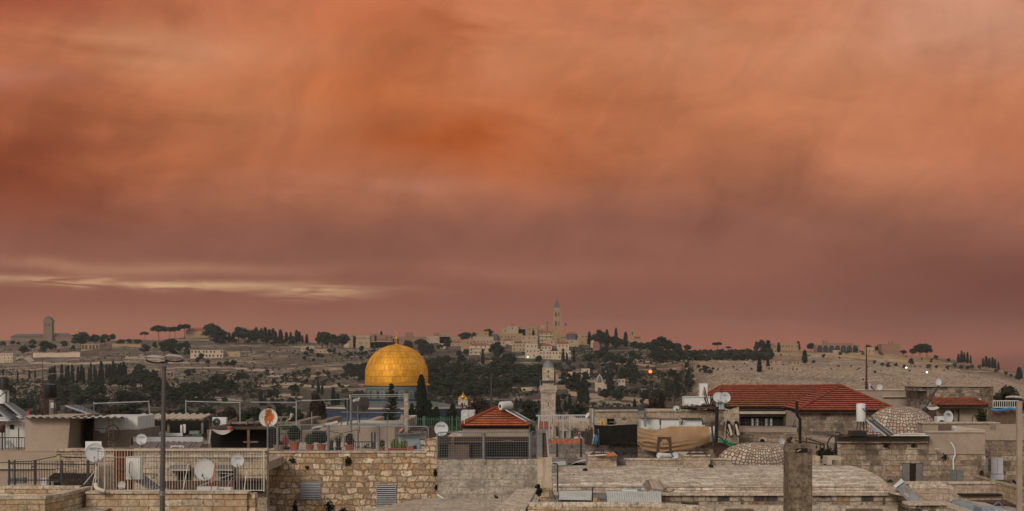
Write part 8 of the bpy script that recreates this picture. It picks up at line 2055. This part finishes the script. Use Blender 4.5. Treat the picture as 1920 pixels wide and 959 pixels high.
# white tank with collector on that roof
t,cx,r = tank(1607.5,1625,757.5,791,69,'tall white cylinder tank on thin legs beside the cobbled dome'); 
for a,b in ((1609,1605.5),(1614,1612),(1619,1620),(1624,1626)): MB().bar(P(a,791,69.3),P(b,811,69.1),.04).build('leg','dark_steel',t)
MB().tube([P(1617,766,68.95),P(1621,771,68.9),P(1628,776,68.9),P(1634,783,68.9),P(1637,787,68.9),P(1637,792,68.9)],.02).build('hose','rubber',t)
MB().pb(1622.5,1625.3,765,769,68.98,.1).build('sticker','blue_ink',t)
t = thing('black_box','black water trough under the tall white cylinder tank','tank',P(1611,818,68.6)); MB().frus(1597,1626,1599,1624,808.5,818,68.5,.9).build('body','black_plastic',t)
t = thing('solar_collector','dark solar collector sloping down to the right of the tall white tank','solar panel',P(1650,818,68.8))
MB().hexa([P(1626,789,68.8),P(1640,788,70.),P(1676,816,69.8),P(1662,818.5,68.6),P(1626,787.5,68.8),P(1640,786.5,70.),P(1676,814.5,69.8),P(1662,817,68.6)]).build('glass','glass_dark',t)
MB().bar(P(1625,788.5,68.76),P(1661,818,68.56),.05).bar(P(1633,787.7,69.4),P(1669,816,69.2),.04).bar(P(1640,787,70.),P(1676,815,69.8),.05).bar(P(1625,788.5,68.76),P(1640,787,70.),.05).build('frame','galvanised',t)
dish(1641,797,71,13.5,'grey dish half hidden behind the sloping solar collector',yaw=35,tilt=4,mast=818,arm=False)
single(MB().hexa([P(1646,818,69.2),P(1742,818,69.2),P(1740,814,73),P(1700,813,73),P(1646,817.2,69.2),P(1742,817.2,69.2),P(1740,813.2,73),P(1700,812.2,73)]),'white_sheet','white_enamel','thin white sheet lying on the flat roof beside the solar collector','sheet')
# ================================================================== upper right row
D = 120.; t = thing('long_plastered_block','long low plastered block with a pipe, behind the cobbled dome','building',(X(1670,D),D+3,0))
MB().pb(*gpb(1585,1742,731,D,6)).build('wall','plaster_tan',t); MB().pb(1584,1740,730,732.4,D-.1,.4).pb(1656,1742,743.5,745.2,D-.12,.2).build('band','plaster_pale',t); MB().pb(1657,1742,745.2,747,D-.1,.1).build('dark_line','wood_dark',t)
MB().tube([P(1743,747,D-.3),P(1732,760,D-.3),P(1729,775,D-.3)],.06).tube([P(1706,744,D-.2),P(1706,765,D-.2)],.05).build('pipe','wood_dark',t)
D = 112.; t = thing('brick_block','long block of small dark edged stones with a stained right end','building',(X(1790,D),D+3,0))
MB().pb(*gpb(1738,1862,725,D,6)).build('wall','stone_weathered',t); MB().pb(1715,1862,723.6,725.6,D-.15,6.2).build('coping','plaster_tan',t); MB().pb(1716,1740,726,733,D+.1,3).build('low_part','stone_weathered',t); MB().pb(1839,1862.5,725,770,D-.04,.2).build('stained_end','concrete_chimney',t)
D = 100.; t = thing('beige_room','beige rooftop room under a narrow red tiled awning','house',(X(1805,D),D+2,0))
MB().pb(*gpb(1756,1850,762,D,4)).build('wall','plaster_tan',t); MB().pb(1750,1840,748,751,D+1.6,.6).build('white_ledge','plaster_white',t)
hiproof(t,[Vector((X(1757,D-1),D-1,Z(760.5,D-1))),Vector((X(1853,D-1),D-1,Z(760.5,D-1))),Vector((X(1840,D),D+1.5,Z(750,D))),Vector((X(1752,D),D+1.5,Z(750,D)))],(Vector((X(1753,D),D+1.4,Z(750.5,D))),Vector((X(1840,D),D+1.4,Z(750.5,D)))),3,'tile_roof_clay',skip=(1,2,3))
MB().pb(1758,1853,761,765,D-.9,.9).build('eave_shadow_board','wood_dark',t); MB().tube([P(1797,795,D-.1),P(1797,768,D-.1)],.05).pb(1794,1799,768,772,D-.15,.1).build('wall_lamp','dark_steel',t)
MB().tube([P(1786,770,D-.1),P(1786,790,D-.1)],.06).build('pipe','void_dark',t)
single(MB().tube([P(1733,775,98),P(1735,765,98),P(1760,723,98)],.06,6).tube([P(1731,800,98),P(1733,775,98)],.05,6),'leaning_pole','dark_steel','dark leaning pole carrying the highest small dish','pole')
dish(1759.5,716.5,98,7.,'small pale dish on the long leaning pole, above the block of small stones',yaw=5,tilt=8,arm=False,squash=.85)
single(MB().grid(lambda u,v: P(1737+u*19,762+v*5+sin(u*pi)*2-v*u*3,97.)+Vector((0,-v*.6,0)),8,4,(0,0,-.03)),'white_canopy','plaster_white','small white canopy flap left of the beige room','canopy')
single(MB().pb(1737,1756,766,800,98.5,1),'dark_doorway','wood_dark','dark brown doorway left of the beige room','door')
t = acunit(1757,1772,781.5,794,90,'white air conditioner with a dark fan beside the oval dish',dep=.6,fan=False); MB().tube([P(1766,794,89.9),P(1766,794,89.8)],S(6,90),16).build('fan_grille','void_dark',t)
t = dish(1778.5,781.8,88,11.8,'oval white dish with a dark label beside the beige room',yaw=12,tilt=6,arm=False,squash=.8,mast=797); MB().pb(1775,1782,775.6,777.8,87.88,.03).build('label_plate','wood_dark',t)
m_ = MB(); random.seed(29)
for i in range(160): m_.leaf(P(1840+random.gauss(0,5),785+random.gauss(0,8),97.5),.12)
for i in range(9): 
    a = ru(1832,1848); m_.tube([P(a,800,97.6),P(a+ru(-3,3),768,97.6)],.03,4)
single(m_,'dark_creeper','leaf_dark','dark creeper tangled at the right end of the beige room','plant',recalc=False)
single(MB().tube([P(1823,792,98),P(1823,782,98),P(1830,782,98)],.03,5),'iron_bracket','dark_steel','small iron bracket left of the dark creeper','bracket')
t = thing('wooden_fence','brown board fence under a blue tarp, at the right','fence',P(1885,800,96))
for i in range(10): MB().pb(1853+i*5.4,1858.1+i*5.4,767-(i%3)*.4,800,96+.02*(i%2),.08).build('board','wood_brown',t)
single(MB().grid(lambda u,v: P(1858+u*52,765.5+1.6*sin(u*7)+v*2.6,95.6+v*-.2+.1*sin(u*20)),24,4,(0,0,-.05)),'blue_tarp','blue_tarp','bright blue tarp strip on top of the brown board fence','tarp')
railpanel(1862,1910,110,752,764,'thin white railing behind the blue tarp',12,r=.02,mat='white_enamel',rr=.03)
# lamp at right edge
t = thing('street_lamp','single headed street lamp with a thick cream post at the right edge','street lamp',(X(1911,46),46,0)); D = 46.
MB().bar((X(1911,D),D,0),(X(1911,D),D,Z(752,D)),S(9,D),.14).build('post','plaster_tan',t)
def lh(u,v):
    a = v*2*pi; k_ = sin(pi*min(1,.03+u*.94))**.5; return P(1885+u*42,745.5-3*sin(u*2.4)+u*6,D)+Vector((0,.10*cos(a)*k_,S(3.6,D)*sin(a)*k_*(1 if sin(a) > 0 else .5)))
m_ = MB().grid(lh,16,14); m_.smooth = True; m_.build('lamp_head','lamp_shell',t)
t = thing('aerial_mast','tall thin rusty aerial mast with a short white post at its foot','aerial',P(1624,730,105)); D = 105.
MB().tube([P(1624.5,731,D),P(1624.5,650,D)],[.07,.035],6).pb(1622.6,1627,717,731,D,.1).build('mast','rust_steel',t); MB().tube([P(1622,649.5,D),P(1634,650.5,D)],.03,5).tube([P(1625,649,D),P(1625,646,D)],.03,5).build('aerial','rust_steel',t); MB().pb(1617.5,1619.5,710,713.5,D,.1).build('box','void_dark',t)
MB().pb(1627,1632.5,719,731,D+.3,.2).build('white_post','white_dish',t); MB().tube([P(1632,724,D),P(1637,730,D),P(1640,731,D)],.04,5).build('cable','rubber',t)
dish(1649,726,105,5.6,'tiny grey dish on the long plastered block, right of the aerial mast',arm=False,tilt=4)
# ================================================================== plastered walls at the right edge
D = 74.
slab('plaster_parapet','plaster_tan','long tan plastered parapet under the board fence','wall',gpb(1730,1875,794,80,1.)); slab('plaster_parapet','plaster_tan','tan plastered parapet stepping down to the right edge','wall',gpb(1868,1990,797,76,1.))
slab('parapet_coping','stone_ledge','thin pale coping on the long tan parapet','coping',(1728,1876,792.6,794.6,79.9,1.2))
t = thing('dark_box','brown tin box between the cobbled dome and the tan parapet','box',P(1770,808,77)); MB().hexa([P(1758,810,77),P(1784,810,77),P(1784,810,78),P(1758,810,78),P(1760,794,77),P(1784,798,77),P(1784,798,78),P(1760,794,78)]).build('body','wood_brown',t)
t = thing('bent_tube','white coiled tube end beside the brown tin box','pipe',P(1790,808,76)); MB().tube([P(1786,802,76),P(1793,803,76)],.09,10).tube([P(1788,807,76),P(1794,807,76)],.07,8).build('tube','white_dish',t)
single(MB().hexa([P(1795,808,75.5),P(1848,808,74.5),P(1848,808,74.7),P(1795,808,75.7),P(1795,799,75.5),P(1848,806.5,74.5),P(1848,806.5,74.7),P(1795,799,75.7)]),'thin_wedge_wall','plaster_pale','thin pale wedge shaped wall behind the plaster coping','wall')
t = thing('dark_stone_house','brown weathered stone house with pale shutters at the right edge','house',(X(1890,72),73,0)); D = 72.
MB().pb(*gpb(1848,2000,823,D,3)).build('wall','stone_weathered',t); MB().pb(1848,2000,812,826,D-.04,3.1).build('plaster_top','plaster_tan',t)
for a,b,c_,d in ((1858.5,1870,860,889),(1870.6,1881,860,889),(1846,1852.5,859,887)): MB().pb(a,b,c_,d,D-.10,.06).build('shutter','shutter_pale',t)
MB().pb(1857,1882,889.5,900,D-.06,.1).build('sill_panel','shutter_pale',t); MB().pb(1857.5,1882,858.4,859.8,D-.07,.1).build('lintel','plaster_pale',t); MB().tube([P(1898,902,D-.1),P(1902,903,D-.1),P(1905,907,D-.1)],.05).build('spout','void_dark',t)
D = 66.; t = thing('courtyard_wall','long low ashlar courtyard wall below the shuttered house','wall',P(1790,930,D))
MB().pb(1696,1882,907.5,975,D,.3).build('masonry','stone_smooth',t); MB().pb(1694,1883,904.2,908,D-.06,.5).build('coping','stone_ledge',t)
t = thing('slanting_wall','ashlar wall slanting down towards the right edge','wall',P(1880,930,65))
m_ = MB().hexa([P(1828,1100,69),P(1990,1100,58),P(1990,1100,58.3),P(1828,1100,69.3),P(1828,893,69),P(1990,935,58),P(1990,935,58.3),P(1828,893,69.3)]); m_.build('masonry','stone_parapet',t)
MB().hexa([P(1827,894,68.9),P(1990,938,57.9),P(1990,938,58.5),P(1827,894,69.5),P(1827,890.5,68.9),P(1990,931,57.9),P(1990,931,58.5),P(1827,890.5,69.5)]).build('coping','stone_ledge',t)
t = thing('low_wall','pale wall with a rounded top just right of the tilted white tank','wall',P(1740,940,58)); MB().pb(1706,1785,917,975,58,.5).build('masonry','stone_smooth',t)
m_ = MB().tube([P(1704,914,58.25),P(1770,913.5,58.25),P(1780,915.5,58.25),P(1784,919,58.25)],.12,12); m_.build('rounded_top','stone_ledge',t)
t = thing('tilted_tank','grey white tank toppled at an angle at the curved end of the vault','water tank',P(1703,942,55))
MB().hexa([P(1676,911,54.6),P(1706,945,54.3),P(1731,944,54.6),P(1693,903,55.),P(1676,910,55.4),P(1706,944,55.1),P(1731,943,55.4),P(1693,902,55.8)]).build('body','galvanised',t); MB().hexa([P(1675,912,54.5),P(1679.5,915,54.4),P(1695,903,54.9),P(1690,898.5,54.9),P(1675,911,55.5),P(1679,914,55.5),P(1694,902,55.9),P(1690,897.5,55.9)]).build('end_cap','white_enamel',t)
MB().hexa([P(1694,911,54.45),P(1699,914,54.4),P(1702,921,54.35),P(1697,916,54.35),P(1694,911,54.5),P(1699,914,54.5),P(1702,921,54.5),P(1697,916,54.5)]).build('rust_stain','rust_orange',t)
slab('bottom_wall','stone_sooty','mottled stone wall with a pale ledge at the bottom right of the tilted tank','wall',gpb(1704,1775,948,51,.5)); slab('bottom_ledge','stone_ledge','thin pale ledge above the mottled bottom wall','ledge',(1703,1776,943.8,948.2,50.9,.8))
def beam(a,b,c_,d,D0,D1,lab,h=4,wd=.5):
    m_ = MB(); p,q = P(a,b,D0),P(c_,d,D1); v = (q-p).normalized(); s_ = Vector((v.y,-v.x,0)).normalized()*wd/2; u = Vector((0,0,-S(h*3,D0)))
    m_.hexa([p-s_+u,q-s_+u,q+s_+u,p+s_+u,p-s_,q-s_,q+s_,p+s_]); return single(m_,'coping_wall','stone_ledge',lab,'wall')
beam(1757,939,1860,975,58,48,'pale coping wall slanting out of the picture bottom, the left one')
beam(1830,941,1925,975,60,48,'pale coping wall slanting out of the picture bottom, the right one')
beam(1776,941,1835,941,60,60,'short pale coping linking the two slanting walls')
t = thing('grey_vent_boxes','blue grey flat roof boxes between the two slanting walls','vent box',P(1830,955,56))
for a,b,c_,d,dd in [(1782,1820,942,947,58),(1802,1842,948.5,960,55),(1842,1880,953,975,53.5)]: MB().pb(a,b,c_,d,dd,1.).build('vent_box','blue_tin',t)
t = thing('rusty_edged_roof','low roof patch with a rusty edge in the courtyard corner','roof',P(1850,940,62))
MB().pb(1803,1884,930,942,62.5,.4).build('wall','stone_smooth',t); MB().pb(1803,1880,927.5,930.2,62.3,.6).build('dark_edge','void_dark',t); MB().hexa([P(1820,943,60.5),P(1884,943,60.5),P(1906,958,57),P(1880,957,58),P(1820,938.5,60.5),P(1884,937,60.5),P(1906,948,57),P(1880,947,58)]).build('rusty_edge','rust_steel',t)
MB().hexa([P(1862,958,57),P(1905,958,57),P(1905,975,56),P(1862,975,56),P(1862,949,57.5),P(1905,950,57.5),P(1905,958,56),P(1862,957,56)]).build('panel','galvanised',t)
single(MB().bar(P(1861,949,57),P(1872,941,57),.04).bar(P(1872,941,57),P(1882,951,57),.04),'small_gable_frame','grey_metal','small grey gable frame in the bottom right corner','frame')

# ================================================================== labels that tell group members apart
ORD = 'first second third fourth fifth sixth seventh eighth ninth tenth eleventh twelfth thirteenth fourteenth fifteenth sixteenth seventeenth eighteenth nineteenth twentieth'.split()
fam = {}
for o in scn.objects:
    if o.parent is None and o.get('group') and o.get('label'): fam.setdefault((o['group'], o['label']), []).append(o)
for (g_, l_), os_ in fam.items():
    if 1 < len(os_) <= 20 and len(l_.split()) <= 12:
        os_.sort(key=lambda o: o.location.x/o.location.y)
        for i, o in enumerate(os_): o['label'] = l_+', '+('leftmost' if i == 0 else 'rightmost' if i == len(os_)-1 else ORD[i]+' from left')
